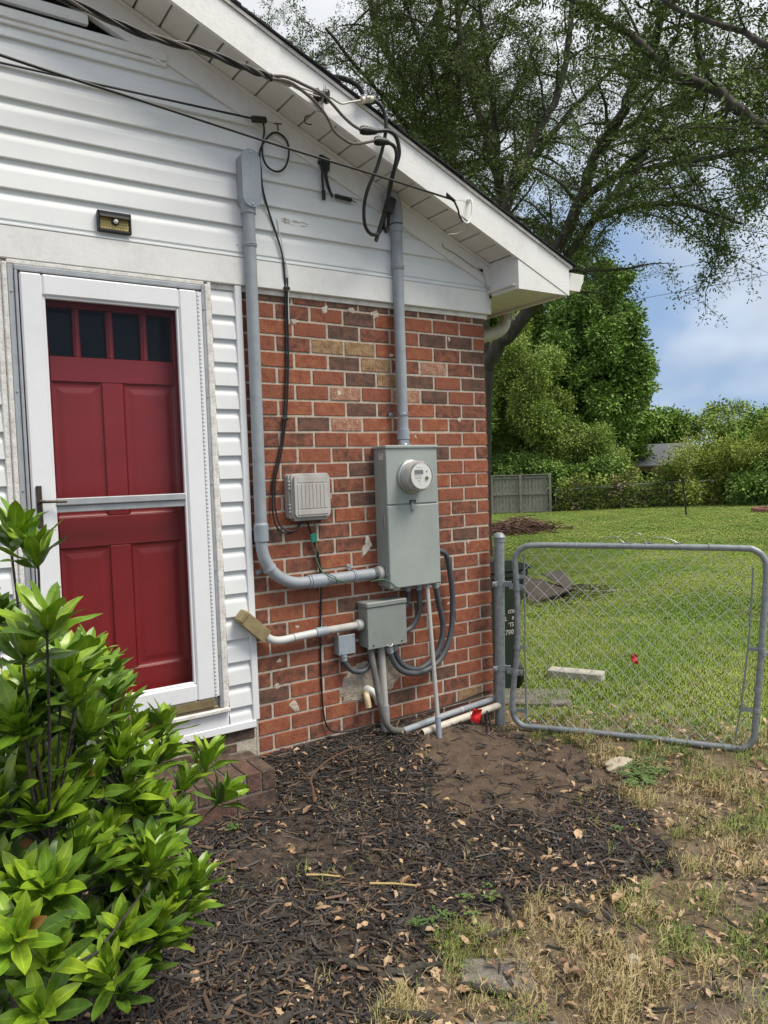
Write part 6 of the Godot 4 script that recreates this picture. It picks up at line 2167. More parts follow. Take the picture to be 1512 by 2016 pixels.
func build_trees() -> void:
	var oak_leaf := sprig(20, 0.17, 0.066, 0.0150, 3)
	var oak := [Color(0.095, 0.14, 0.045), Color(0.175, 0.235, 0.078)]
	var A := [V(6.77, 3.37, -7.72), V(6.99, 3.90, -7.40), V(7.21, 4.27, -7.05), V(7.48, 4.81, -6.78), V(7.66, 5.51, -6.59), V(7.84, 6.38, -6.09), V(7.94, 7.09, -5.83), V(7.95, 7.43, -5.34), V(7.93, 7.86, -5.04), V(7.80, 8.19, -4.55), V(7.46, 8.59, -4.00), V(7.14, 9.23, -3.58), V(6.6, 10.0, -2.9)]
	var B := [V(7.84, 6.38, -6.09), V(7.78, 6.47, -5.24), V(7.52, 6.61, -4.26), V(7.39, 6.54, -3.22), V(7.21, 6.51, -2.54), V(7.04, 6.42, -1.82)]
	var B2 := [V(7.47, 4.67, -6.78), V(8.24, 5.52, -6.85), V(8.72, 6.23, -6.60), V(9.17, 6.81, -6.37), V(9.54, 7.28, -6.23), V(9.77, 7.80, -5.92), V(10.16, 8.49, -5.73), V(10.72, 9.27, -5.43)]
	var C2 := [V(7.78, 6.47, -5.24), V(7.53, 6.27, -4.58), V(7.31, 6.08, -3.87), V(7.04, 5.77, -2.83), V(6.64, 5.50, -1.93), V(6.25, 5.22, -1.17)]
	var H := [V(8.72, 6.23, -6.60), V(8.53, 6.13, -5.57), V(8.34, 5.84, -4.49), V(8.06, 5.38, -3.65), V(7.86, 5.00, -3.02)]
	var D := [V(6.80, 2.89, -7.84), V(7.27, 5.18, -8.09), V(7.75, 6.50, -8.19), V(8.19, 7.63, -8.05), V(8.57, 8.34, -7.95), V(9.04, 9.20, -7.75), V(9.36, 10.37, -7.69), V(9.60, 11.92, -7.72)]
	var I := [V(7.94, 7.09, -5.83), V(8.3, 7.5, -5.2), V(8.5, 7.55, -4.4), V(8.4, 7.4, -3.4), V(8.2, 7.1, -2.6)]
	limbed_tree("oak_tree", "big dark oak with spreading limbs rising behind the house corner", [V(6.55, -0.45, -7.89), V(6.64, 1.09, -7.84), V(6.71, 2.68, -7.78), V(6.77, 3.37, -7.72)], 0.27, [[A, 0.15, 0.045], [B, 0.075, 0.025], [B2, 0.10, 0.035], [C2, 0.06, 0.02], [H, 0.06, 0.02], [D, 0.14, 0.05], [I, 0.06, 0.02]], 2.2, 0.23, oak_leaf, oak, 0.25)
	var E := [V(10.19, 4.82, -12.70), V(10.15, 7.37, -12.73), V(10.16, 9.79, -12.72), V(10.21, 10.80, -12.68), V(10.16, 12.32, -12.72), V(10.04, 13.40, -12.82), V(10.01, 14.92, -12.84), V(9.9, 17.0, -12.9)]
	var F := [V(10.20, 4.9, -12.68), V(10.03, 9.0, -13.10), V(9.95, 10.16, -13.20), V(9.81, 11.21, -13.75), V(9.65, 12.78, -14.37), V(9.41, 13.97, -14.78), V(9.30, 15.09, -15.10), V(9.11, 16.51, -15.46)]
	var E2 := [V(10.16, 9.2, -12.72), V(9.6, 10.2, -12.3), V(9.0, 11.2, -11.8), V(8.2, 12.4, -11.6), V(7.4, 13.4, -11.4)]
	var E3 := [V(10.16, 8.6, -12.72), V(10.9, 10.0, -12.2), V(11.5, 11.4, -11.6), V(12.0, 13.0, -11.0)]
	var F3 := [V(10.03, 8.6, -13.05), V(9.2, 9.6, -12.6), V(8.2, 10.3, -12.2), V(7.0, 10.9, -11.9), V(5.8, 11.6, -11.7)]
	var E4 := [V(10.16, 10.2, -12.7), V(10.9, 11.4, -13.4), V(11.6, 12.8, -14.0), V(12.2, 14.4, -14.4)]
	var F2 := [V(10.0, 9.6, -13.15), V(9.0, 10.6, -14.4), V(8.0, 11.8, -15.6), V(6.8, 13.2, -16.4), V(5.8, 14.4, -17.0)]
	limbed_tree("oak_tree", "tall dark oak with upright twin trunks showing above the roof slope", [V(10.25, -0.8, -12.7), V(10.2, 2.0, -12.7), V(10.19, 5.0, -12.70)], 0.32, [[E, 0.20, 0.07], [F, 0.20, 0.07], [E2, 0.08, 0.03], [E3, 0.08, 0.03], [F2, 0.08, 0.03], [F3, 0.075, 0.03], [E4, 0.07, 0.03]], 3.1, 0.165, oak_leaf, oak, 0.25, 0.26)
	var D3 := [V(8.55, 4.2, -10.35), V(8.95, 5.6, -9.85), V(9.16, 7.56, -9.61), V(9.11, 8.85, -9.93), V(9.03, 10.43, -10.41), V(9.02, 12.03, -10.80), V(9.14, 13.58, -10.97), V(9.2, 15.0, -11.2)]
	var D4 := [V(9.16, 7.4, -9.6), V(9.8, 8.6, -9.2), V(10.5, 9.6, -8.7), V(11.4, 10.6, -8.1), V(12.2, 11.6, -7.6)]
	var D5 := [V(9.1, 7.9, -9.7), V(8.6, 9.2, -9.2), V(8.0, 10.4, -8.8), V(7.5, 12.0, -8.4)]
	limbed_tree("oak_tree", "middle dark oak with crossing slender limbs over the lower roof edge", [V(8.15, -0.6, -10.6), V(8.3, 2.0, -10.5), V(8.6, 4.4, -10.3)], 0.22, [[D3, 0.15, 0.05], [D4, 0.09, 0.03], [D5, 0.09, 0.03]], 2.6, 0.20, oak_leaf, oak, 0.25, 0.26)
	var G := [V(5.45, 2.6, 0.55), V(5.56, 3.96, -0.31), V(5.63, 4.64, -0.86), V(5.60, 5.19, -1.34), V(5.50, 5.86, -1.89), V(5.45, 6.24, -2.34), V(5.43, 6.64, -2.71), V(5.39, 7.13, -3.10), V(5.32, 7.54, -3.51), V(5.07, 8.11, -4.09)]
	var G2 := [V(5.52, 5.83, -1.87), V(5.23, 6.19, -1.94), V(5.12, 6.50, -1.93), V(5.06, 7.12, -1.84), V(4.9, 8.0, -1.8)]
	var G3 := [V(5.52, 3.4, 0.0), V(4.9, 4.4, -0.05), V(4.56, 4.96, -0.08), V(4.47, 5.55, -0.70), V(4.52, 5.85, -1.00), V(4.51, 6.17, -1.40), V(4.48, 6.53, -1.81), V(4.4, 7.2, -2.3)]
	var G4 := [V(5.50, 5.86, -1.89), V(6.2, 6.3, -2.3), V(6.9, 6.5, -2.7), V(7.6, 6.6, -3.0)]
	limbed_tree("oak_tree", "near oak limb reaching into the picture from beyond the right edge", [V(5.3, -0.3, 1.9), V(5.35, 1.2, 1.6), V(5.45, 2.7, 0.55)], 0.24, [[G, 0.085, 0.035], [G2, 0.035, 0.015], [G3, 0.042, 0.02], [G4, 0.05, 0.02]], 1.7, 0.42, oak_leaf, oak, 0.28, 0.36)

	# light green feathery tree over the board fence, and its neighbours
	var feather := sprig(26, 0.42, 0.15, 0.028, 8)
	var broad := sprig(24, 0.5, 0.22, 0.065, 9)
	var lime := [Color(0.21, 0.29, 0.065), Color(0.34, 0.42, 0.12)]
	var mid := [Color(0.15, 0.25, 0.05), Color(0.25, 0.36, 0.08)]
	var deep := [Color(0.15, 0.25, 0.06), Color(0.25, 0.37, 0.10)]
	var olive := [Color(0.20, 0.26, 0.05), Color(0.33, 0.38, 0.09)]
	var m := masses_in(V(23.6, 4.5, -23.6), V(2.9, 4.7, 2.7), 60, 0.20)
	m += masses_in(V(24.9, 1.6, -21.6), V(2.2, 1.9, 2.0), 9, 0.42)
	massed_tree("feathery_tree", "light green feathery tree standing behind the grey board fence", "tree", V(23.5, -0.6, -23.5), 5.5, 0.16, m, 7500, feather, lime, 1.0)
	m = masses_in(V(20.9, 3.0, -25.2), V(2.2, 3.6, 2.4), 14, 0.38)
	massed_tree("feathery_tree", "shaded green tree at the left end of the grey board fence", "tree", V(20.7, -0.7, -25.4), 4.0, 0.14, m, 3600, feather, mid, 1.0)
	m = masses_in(V(30.2, 7.6, -25.8), V(4.2, 6.3, 3.8), 90, 0.17)
	massed_tree("maple_tree", "tall rich green broadleaf tree rising behind the feathery tree", "tree", V(30.5, -0.9, -26.0), 8.0, 0.25, m, 9000, broad, deep, 1.0)
	m = masses_in(V(26.6, 8.6, -29.5), V(4.2, 5.6, 3.6), 70, 0.19)
	massed_tree("maple_tree", "tall green tree between the oak limbs and the feathery tree, behind both", "tree", V(26.8, -0.9, -29.7), 8.0, 0.24, m, 6500, broad, mid, 1.0)
	m = masses_in(V(28.6, 3.0, -23.6), V(1.2, 1.7, 1.2), 10, 0.36)
	massed_tree("sapling", "pale green sapling left of the low grey roof behind the fence", "tree", V(29.4, -0.4, -23.0), 3.2, 0.09, m, 800, feather, mid, 0.95)
	m = masses_in(V(26.2, 0.7, -20.8), V(1.5, 1.3, 1.4), 9, 0.40)
	massed_tree("sapling", "bushy green sapling overhanging the back chain link fence", "tree", V(26.9, -0.5, -20.3), 1.8, 0.07, m, 1300, feather, mid, 0.9)
	for q in [[V(19.6, 0.9, -25.0), V(1.6, 1.6, 1.5), "dark bush behind the left end of the board fence"], [V(21.6, 0.8, -23.0), V(1.5, 1.5, 1.4), "dark bush behind the middle of the board fence"], [V(23.0, 0.7, -21.4), V(1.4, 1.4, 1.3), "dark bush at the right end of the board fence"], [V(24.6, 0.6, -20.0), V(1.5, 1.3, 1.3), "dark bush behind the left part of the chain link fence"]]:
		m = masses_in(q[0], q[1], 10, 0.45)
		massed_tree("fence_bush", q[2], "bush", V(q[0].x, -0.7, q[0].z), 1.0, 0.05, m, 1500, broad, deep, 0.6, "bushes behind the back fences")
	# hedge bushes at the right
	var hedge := [[V(25.0, 1.0, -14.6), V(2.2, 2.5, 1.9), olive, "yellow green bush at the left end of the right hand hedge"], [V(26.2, 1.0, -12.5), V(2.4, 2.5, 2.1), olive, "tall olive bush in the middle of the right hand hedge"], [V(25.8, 0.8, -10.4), V(2.2, 2.4, 2.1), deep, "dark green bush behind the fire ring in the right hand hedge"], [V(27.0, 1.2, -9.0), V(2.5, 2.6, 2.3), olive, "largest olive bush at the right edge of the hedge"], [V(24.2, 0.3, -12.0), V(1.3, 1.2, 1.6), deep, "low dark bush at the foot of the hedge"], [V(25.6, -0.15, -17.2), V(1.2, 0.7, 1.2), mid, "low leafy bush under the grey roof beside the hedge"], [V(26.2, 0.2, -18.6), V(1.3, 0.8, 1.3), deep, "dark shrub between the sapling and the hedge"]]
	for h in hedge:
		m = masses_in(h[0], h[1], 26, 0.27)
		massed_tree("hedge_bush", h[3], "bush", V(h[0].x, h[0].y - h[1].y, h[0].z), h[1].y * 0.9, 0.06, m, int(1000 * h[1].x * h[1].y / 4.0), feather if h[2] == olive else broad, h[2], 0.85 if h[2] == olive else 0.6, "hedge bushes at the back of the lawn")
	# vines on the back fence
	var at := []
	var cols := []
	var vine := sprig(14, 0.22, 0.13, 0.045, 12)
	var fp := [V(21.9, -0.52, -20.2), V(22.3, -0.46, -18.9), V(22.75, -0.36, -17.4), V(23.5, -0.28, -15.6), V(24.4, -0.24, -13.6), V(25.3, -0.22, -11.6), V(26.2, -0.2, -9.6)]
	for k in 2600:
		var f := rng.randf() * (fp.size() - 1.001)
		var p: Vector3 = (fp[int(f)] as Vector3).lerp(fp[int(f) + 1], f - floorf(f))
		var thickly := patchy.get_noise_2d(f * 14.0, 3.0)
		var h := rng.randf() * (0.75 + thickly * 2.2 + 0.5 * patchy.get_noise_2d(f * 60.0, 9.0))
		if h < 0.0:
			continue
		at.append(turned(p + V(rng.randf_range(-0.1, 0.5), h, rng.randf_range(-0.4, 0.2)), rng.randf_range(0.6, 1.3)))
		var c := Color(0.17, 0.23, 0.05).lerp(Color(0.31, 0.36, 0.10), rng.randf())
		if rng.randf() < 0.16:
			c = Color(0.36, 0.27, 0.17)
		cols.append(c)
	tag(many(self, "fence_vines", vine, M.tree_leaf, at, cols), "tangle of vines and weeds along the back chain link fence", "vines", "", "stuff")
	# tree line far behind
	var line := [[V(41.5, 3.6, -33.0), V(5.0, 4.6, 4.0), mid, "rounded far tree above the low grey roof"], [V(52.5, 3.5, -37.5), V(5.5, 5.2, 4.0), mid, "broad far tree left of the tree line's dip"], [V(54.0, 3.6, -31.0), V(5.5, 5.0, 4.0), lime, "pale green far tree in the middle of the tree line"], [V(56.0, 4.2, -25.0), V(4.0, 5.2, 3.5), mid, "far pointed tree near the right edge"], [V(58.0, 4.4, -19.5), V(3.6, 5.4, 3.2), mid, "far slender tree at the right edge"], [V(58.0, 3.2, -14.5), V(4.0, 4.2, 3.2), mid, "far tree beyond the right edge of the hedge"], [V(49.0, 2.0, -24.5), V(4.5, 3.6, 3.5), mid, "green tree between the grey roof and the hedge"], [V(45.0, 1.6, -19.0), V(4.5, 3.6, 3.5), olive, "olive tree showing over the hedge at right"]]
	for h in line:
		m = masses_in(h[0], h[1], 30, 0.24)
		massed_tree("distant_tree", h[3], "tree", V(h[0].x, -0.9, h[0].z), h[0].y + 0.6, 0.2, m, 1500, broad, h[2], 1.25, "tree line behind the hedge")


# ---------------------------------------------------------------- things on the ground
func chip_mesh(sd: int) -> ArrayMesh:
	var r := RandomNumberGenerator.new()
	r.seed = sd
	var s := Shape.new()
	var l := 0.056
	var w := 0.0038
	var h := 0.0022
	var ring := []
	for e in 4:
		var x := lerpf(-l * 0.5, l * 0.5, e / 3.0)
		var k := r.randf_range(0.55, 1.1) if e in [1, 2] else r.randf_range(0.25, 0.8)
		var dz := r.randf_range(-0.004, 0.004)
		var dy := r.randf_range(-0.002, 0.003)
		ring.append([V(x, dy + h, dz), V(x + r.randf_range(-0.003, 0.003), dy, dz + w * k), V(x, dy - h, dz), V(x + r.randf_range(-0.003, 0.003), dy, dz - w * k)])
	for e in 3:
		for k in 4:
			var j := (k + 1) % 4
			var mid: Vector3 = (ring[e][0] + ring[e][2] + ring[e + 1][0] + ring[e + 1][2]) * 0.25
			s.col = Color(1, 1, 1) * r.randf_range(0.75, 1.1)
			s.face([ring[e][k], ring[e + 1][k], ring[e + 1][j], ring[e][j]], (ring[e][k] + ring[e + 1][j]) * 0.5 - mid)
	s.face(ring[0], V(-1, 0, 0))
	s.face(ring[3], V(1, 0, 0))
	return s.mesh(M.chip)


func fallen_leaf(sd: int) -> ArrayMesh:
	var r := RandomNumberGenerator.new()
	r.seed = sd
	var s := Shape.new()
	var n := 7
	var curl := r.randf_range(0.15, 0.9)
	var broad := r.randf_range(0.26, 0.52)
	var twist := r.randf_range(-0.8, 0.8)
	var rows := []
	for i in n + 1:
		var f := float(i) / n
		var w := 0.5 * sin(PI * pow(clampf(f, 0.03, 0.97), 0.85)) * r.randf_range(0.62, 1.25) * broad
		var y := curl * 0.30 * sin(f * PI * r.randf_range(0.7, 1.3))
		var a := twist * (f - 0.5)
		var c := V(f - 0.5, y, 0.05 * sin(f * 6.0 + sd))
		rows.append([c + V(0, w * (0.5 * curl + sin(a)), w), c, c + V(0, w * (0.5 * curl - sin(a)), -w)])
	for i in n:
		for k in 2:
			s.col = Color(1, 1, 1) * r.randf_range(0.8, 1.1)
			s.face([rows[i][k], rows[i + 1][k], rows[i + 1][k + 1], rows[i][k + 1]], V(0, 1, 0))
	return s.mesh(M.dry_leaf)


func build_litter() -> void:
	# shredded bark in the bed
	var at := [[], [], []]
	var cols := [[], [], []]
	var n := 0
	var tries := 0
	while n < 50000 and tries < 190000:
		tries += 1
		var x := rng.randf_range(-3.5, 0.2)
		var z := rng.randf_range(-0.02, 2.3)
		var inside := in_bed(x, z)
		var bare := in_bare(x, z)
		if (bare and rng.randf() > 0.03 + 0.5 * smoothstep(0.0, 0.45, lumps.get_noise_2d(x * 4.0 + 7.0, z * 4.0))) or (not inside and not bare and rng.randf() > 0.05):
			continue
		if x < -1.67 and z < 0.35:
			continue
		if rng.randf() > clampf(0.85 - 1.5 * patchy.get_noise_2d(x * 5.0, z * 5.0) - 0.5 * lumps.get_noise_2d(x * 3.0, z * 3.0), 0.08, 1.0):
			continue
		var k := rng.randi() % 3
		var sc := pow(rng.randf(), 3.0) * 1.4 + 0.27
		var y := height(x, z) + rng.randf_range(-0.002, 0.016)
		at[k].append(Transform3D(Basis.from_euler(V(rng.randf_range(-0.5, 0.5), rng.randf() * TAU, rng.randf_range(-0.22, 0.22))).scaled(V(sc, sc * rng.randf_range(0.7, 1.4), sc * rng.randf_range(0.6, 1.6))), V(x, y, z)))
		var c := Color(0.030, 0.026, 0.024).lerp(Color(0.115, 0.10, 0.09), pow(rng.randf(), 3.0))
		if rng.randf() < 0.20:
			c = Color(0.09, 0.06, 0.042).lerp(Color(0.22, 0.145, 0.09), rng.randf())
		cols[k].append(c)
		n += 1
	for k in 3:
		tag(many(self, "bark_mulch", chip_mesh(20 + k), M.chip, at[k], cols[k]), "black shredded bark mulch spread over the bed by the wall", "mulch", "shredded bark in the bed", "stuff")
	# larger pieces one can pick out
	var chunks := [[V(-0.62, -0.145, 1.74), 0.20, 0.028, 0.55], [V(-1.97, -0.15, 1.50), 0.17, 0.030, -1.0], [V(-1.83, -0.15, 1.63), 0.20, 0.032, -0.35], [V(-1.95, -0.15, 1.80), 0.16, 0.030, -0.75], [V(-1.70, -0.15, 1.85), 0.19, 0.022, -0.95], [V(-1.66, -0.15, 1.40), 0.14, 0.030, 0.55], [V(-1.34, -0.15, 1.56), 0.16, 0.028, 0.95], [V(-1.16, -0.15, 1.72), 0.13, 0.026, -1.2], [V(-1.20, -0.155, 1.86), 0.17, 0.020, -0.8], [V(-2.12, -0.145, 1.36), 0.15, 0.026, 0.2], [V(-2.30, -0.14, 1.62), 0.18, 0.030, 0.3], [V(-0.75, -0.15, 1.62), 0.16, 0.024, 0.25], [V(-0.86, -0.15, 1.50), 0.15, 0.022, -0.2], [V(-1.50, -0.15, 1.66), 0.13, 0.028, -0.3]]
	var words := ["charred looking bark stick at the right tip of the mulch bed", "upright lying bark chunk beside the brown leaf pile", "thick bark chunk just below the brown leaf pile", "bark chunk left of the dry tan grass", "long thin bark strip above the bottom grey slab", "knobbly bark chunk among the green clover sprouts", "bark chunk right of the clover sprouts", "stubby bark chunk in dry grass right of the bed", "crooked dark stick ending at the white pebble", "bark chunk with a pale brown face at the bed's left", "flat bark chunk at the bottom left of the bed", "bark chunk just left of the charred stick", "narrow bark chunk in the right part of the bed", "dark bark chunk above the upper grey slab"]
	for i in chunks.size():
		var q: Array = chunks[i]
		var s := Shape.new()
		var p: Vector3 = q[0]
		p.y = height(p.x, p.z) + q[2] * 0.45
		var pts := []
		var rad := []
		for k in 7:
			var f := k / 6.0 - 0.5
			pts.append(p + V(cos(q[3]), 0, -sin(q[3])) * f * q[1] + V(rng.randf_range(-1, 1), rng.randf_range(-0.5, 0.5), rng.randf_range(-1, 1)) * q[2] * 0.25)
			rad.append(q[2] * 0.5 * rng.randf_range(0.65, 1.15) * (0.55 if k in [0, 6] else 1.0))
		s.tube(pts, 0, 0, 7, true, rad)
		solo("bark_chunk", words[i], "bark", s, M.bark, "large bark pieces in the bed")
	# fallen leaves
	var lm := []
	for k in 5:
		lm.append(fallen_leaf(40 + k))
	var la := [[], [], [], [], []]
	var lc := [[], [], [], [], []]
	n = 0
	tries = 0
	while n < 6000 and tries < 180000:
		tries += 1
		var x := rng.randf_range(-3.2, 1.6)
		var z := rng.randf_range(-0.3, 2.9)
		if x < 0.0 and z < 0.03 or x < -1.65 and z < 0.37:
			continue
		var l := lawn(x, z)
		var density := 0.55
		if in_bed(x, z):
			density = 0.20 + 0.35 * smoothstep(1.2, 1.6, z)
		elif in_bare(x, z):
			density = 0.10
		elif l > 0.5:
			density = 0.05
		density *= 0.35 + 1.5 * clampf(0.5 + patchy.get_noise_2d(x * 6.0 + 9.0, z * 6.0) * 1.6, 0.0, 1.0)
		if rng.randf() > density:
			continue
		var k := rng.randi() % 5
		var sc := 0.009 + 0.036 * pow(rng.randf(), 1.8) if rng.randf() < 0.96 else rng.randf_range(0.040, 0.070)
		la[k].append(Transform3D(Basis.from_euler(V(rng.randf_range(-0.5, 0.5), rng.randf() * TAU, rng.randf_range(-0.5, 0.5))).scaled(V(sc, sc, sc * rng.randf_range(0.7, 1.3))), V(x, height(x, z) + 0.008 + rng.randf() * 0.014, z)))
		var c := Color(0.40, 0.245, 0.13).lerp(Color(0.54, 0.40, 0.25), rng.randf())
		if rng.randf() < 0.22:
			c = Color(0.20, 0.11, 0.065)
		lc[k].append(c * rng.randf_range(0.65, 1.1))
		n += 1
	for k in 5:
		tag(many(self, "fallen_leaves", lm[k], M.dry_leaf, la[k], lc[k]), "dry tan and brown leaves fallen over the soil and grass", "leaves", "dry leaves on the ground", "stuff")
	# crumbs of soil and bark dust
	var ka := []
	var kc := []
	for k in 9000:
		var x := rng.randf_range(-2.6, 1.2)
		var z := rng.randf_range(0.02, 2.9)
		var bare := in_bare(x, z)
		if in_bed(x, z) and not bare or lawn(x, z) > 0.3 or x < -1.65 and z < 0.37:
			continue
		var sc := rng.randf_range(0.10, 0.32)
		ka.append(Transform3D(Basis.from_euler(V(rng.randf() * 3.0, rng.randf() * TAU, rng.randf() * 3.0)).scaled(V(sc * 0.5, sc * 1.3, sc * 0.9)), V(x, height(x, z) + 0.001, z)))
		kc.append(Color(0.11, 0.075, 0.05).lerp(Color(0.25, 0.18, 0.12), rng.randf()) if rng.randf() < 0.93 else Color(0.5, 0.46, 0.4))
	tag(many(self, "soil_crumbs", chip_mesh(31), M.chip, ka, kc), "loose crumbs of brown soil over the bare ground", "soil", "", "stuff")
	# dry and green grass this side of the gate
	var dry := blade_mesh(13, 0.048, 0.045, 0.0012, 0.9)
	var ga := []
	var gc := []
	tries = 0
	while ga.size() < 6800 and tries < 200000:
		tries += 1
		var x := rng.randf_range(-2.5, 2.2)
		var z := rng.randf_range(0.1, 3.1)
		if lawn(x, z) > 0.3 or in_bare(x, z):
			continue
		var nn := patchy.get_noise_2d(x * 7.0 + 30.0, z * 7.0) + 0.5 * lumps.get_noise_2d(x * 5.0, z * 5.0)
		var keep := clampf(0.35 + nn * 1.6, 0.02, 1.0) * (1.0 - 0.7 * smoothstep(2.0, 2.7, z))
		if in_bed(x, z):
			keep *= 0.03
		if rng.randf() > keep:
			continue
		ga.append(upright(V(x, height(x, z) - 0.004, z), rng.randf_range(0.5, 1.2), 0.6))
		var green := clampf(0.38 + 1.6 * patchy.get_noise_2d(x * 4.0, z * 4.0 + 70.0) + 0.35 * smoothstep(1.5, 0.6, z), 0.0, 1.0)
		var c := Color(0.50, 0.40, 0.21).lerp(Color(0.22, 0.29, 0.06), 1.0 if rng.randf() < green else 0.0)
		gc.append(c * rng.randf_range(0.7, 1.15))
	tag(many(self, "dry_grass", dry, M.grass, ga, gc), "sparse dry tan and green grass in front of the gate", "grass", "", "stuff")
	# clover and small weeds
	var clover := Shape.new()
	for k in 9:
		var a := rng.randf() * TAU
		var r := sqrt(rng.randf()) * 0.035
		var c := V(cos(a) * r, rng.randf_range(0.012, 0.034), sin(a) * r)
		for j in 3:
			var b := TAU * j / 3.0 + a
			var d := V(cos(b), 0.25, sin(b)) * 0.0095
			var e := V(-sin(b), 0, cos(b)) * 0.0062
			clover.face([c, c + d * 0.6 + e, c + d, c + d * 0.6 - e], V(0, 1, 0))
	var cm := clover.mesh(M.grass)
	var ca := []
	var cc := []
	for q in [[0.04, 1.09, 0.13, 60], [-0.10, 1.17, 0.06, 16], [0.28, 1.02, 0.2, 24], [-1.58, 1.5, 0.12, 9], [-1.34, 1.42, 0.1, 4], [0.75, 0.9, 0.35, 26], [-1.93, 0.42, 0.02, 4], [-0.6, 1.4, 0.07, 3]]:
		for k in q[3]:
			var a := rng.randf() * TAU
			var r: float = sqrt(rng.randf()) * q[2]
			var x: float = q[0] + cos(a) * r * 1.3
			var z: float = q[1] + sin(a) * r * 0.7
			ca.append(upright(V(x, height(x, z), z), rng.randf_range(0.5, 1.05), 0.3))
			cc.append(Color(0.06, 0.13, 0.03).lerp(Color(0.13, 0.20, 0.05), rng.randf()))
	tag(many(self, "clover", cm, M.grass, ca, cc), "patches of green clover and weeds at the edge of the mulch bed", "clover", "", "stuff")
	# twig, straws
	var s := Shape.new()
	s.tube(sweep([V(-1.57, -0.085, 0.52), V(-1.545, -0.045, 0.46), V(-1.52, -0.02, 0.40), V(-1.40, 0.0, 0.32), V(-1.27, 0.005, 0.27), V(-1.13, -0.005, 0.23)], 4), 0.0075, 0.004, 7)
	s.tube(sweep([V(-1.53, -0.03, 0.42), V(-1.53, -0.01, 0.33), V(-1.515, 0.0, 0.22)], 4), 0.005, 0.0025, 6)
	solo("forked_twig", "forked brown twig lying on the mulch below the brick wall", "twig", s, M.stick)
	for q in [[V(-1.83, -0.125, 0.93), V(-1.73, -0.125, 1.02), "short pale straw on the mulch by the paving slab"], [V(-1.66, -0.125, 1.13), V(-1.52, -0.12, 1.27), "long pale straw on the mulch, right of the short one"]]:
		s = Shape.new()
		var p0: Vector3 = q[0]
		var p1: Vector3 = q[1]
		p0.y = height(p0.x, p0.z) + 0.020
		p1.y = height(p1.x, p1.z) + 0.020
		s.tube([p0, p0.lerp(p1, 0.5) + V(0, 0.004, 0), p1], 0.0048, 0.0035, 6)
		solo("straw", q[2], "straw", s, M.straw)


# ---------------------------------------------------------------- shrub
func shrub_leaf(sd: int) -> ArrayMesh:
	var r := RandomNumberGenerator.new()
	r.seed = sd
	var s := Shape.new()
	var n := 8
	var bend := r.randf_range(0.10, 0.42)
	var fold := r.randf_range(0.18, 0.42)
	var tw := r.randf_range(-0.3, 0.3)
	var rows := []
	for i in n + 1:
		var f := float(i) / n
		var w := 0.168 * pow(sin(PI * pow(f, 0.98)), 0.72) * (0.72 + 0.36 * f) if i > 0 and i < n else (0.012 if i == 0 else 0.0)
		var c := V(0, -bend * f * f * 0.55 + 0.02 * sin(f * 9.0 + sd), f * (1.0 - bend * 0.15))
		var lift := w * fold + w * 0.12 * sin(f * 11.0 + sd)
		var a := tw * f
		var l := V(-w, lift, 0).rotated(V(0, 0, 1), a)
		var q := V(w, lift, 0).rotated(V(0, 0, 1), a)
		rows.append([c + l, c + l * 0.86 - V(0, lift * 0.05, 0), c + l * 0.055, c + q * 0.055, c + q * 0.86 - V(0, lift * 0.05, 0), c + q])
	# smooth normals over each half of the blade
	var nr := []
	for i in n + 1:
		var a: int = maxi(i - 1, 0)
		var b: int = mini(i + 1, n)
		var row := []
		for k in 6:
			var k0 := k - 1 if k in [1, 2, 4, 5] else k
			var k1 := k + 1 if k in [0, 1, 3, 4] else k
			var along: Vector3 = rows[b][k] - rows[a][k]
			var across: Vector3 = rows[i][k1] - rows[i][k0]
			if across.length() < 1e-5:
				across = V(1, 0, 0)
			var nn := along.cross(across).normalized()
			row.append(nn if nn.y > 0 else -nn)
		nr.append(row)
	var tint := [Color(1.6, 1.5, 1.2), Color(1, 1, 1), Color(1.0, 1.0, 1.0), Color(1.0, 1.0, 1.0), Color(1, 1, 1), Color(1.6, 1.5, 1.2)]
	for i in n:
		for k in 5:
			var c0: Color = tint[k]
			var c1: Color = tint[k + 1]
			if k == 2:
				c0 = Color(1.55, 1.45, 1.15)
				c1 = c0
			var vv := [[rows[i][k], nr[i][k], c0], [rows[i + 1][k], nr[i + 1][k], c0], [rows[i + 1][k + 1], nr[i + 1][k + 1], c1], [rows[i][k + 1], nr[i][k + 1], c1]]
			for tr in [[0, 1, 2], [0, 2, 3]]:
				var a: Array = vv[tr[0]]
				var b: Array = vv[tr[1]]
				var c: Array = vv[tr[2]]
				var g: Vector3 = (b[0] - a[0]).cross(c[0] - a[0])
				if g.length() < 1e-12:
					continue
				var order := [a, b, c] if g.y < 0.0 else [a, c, b]
				for o in order:
					s.col = o[2] * 0.5
					s.vert(o[0], o[1])
	return s.mesh(M.leaf)


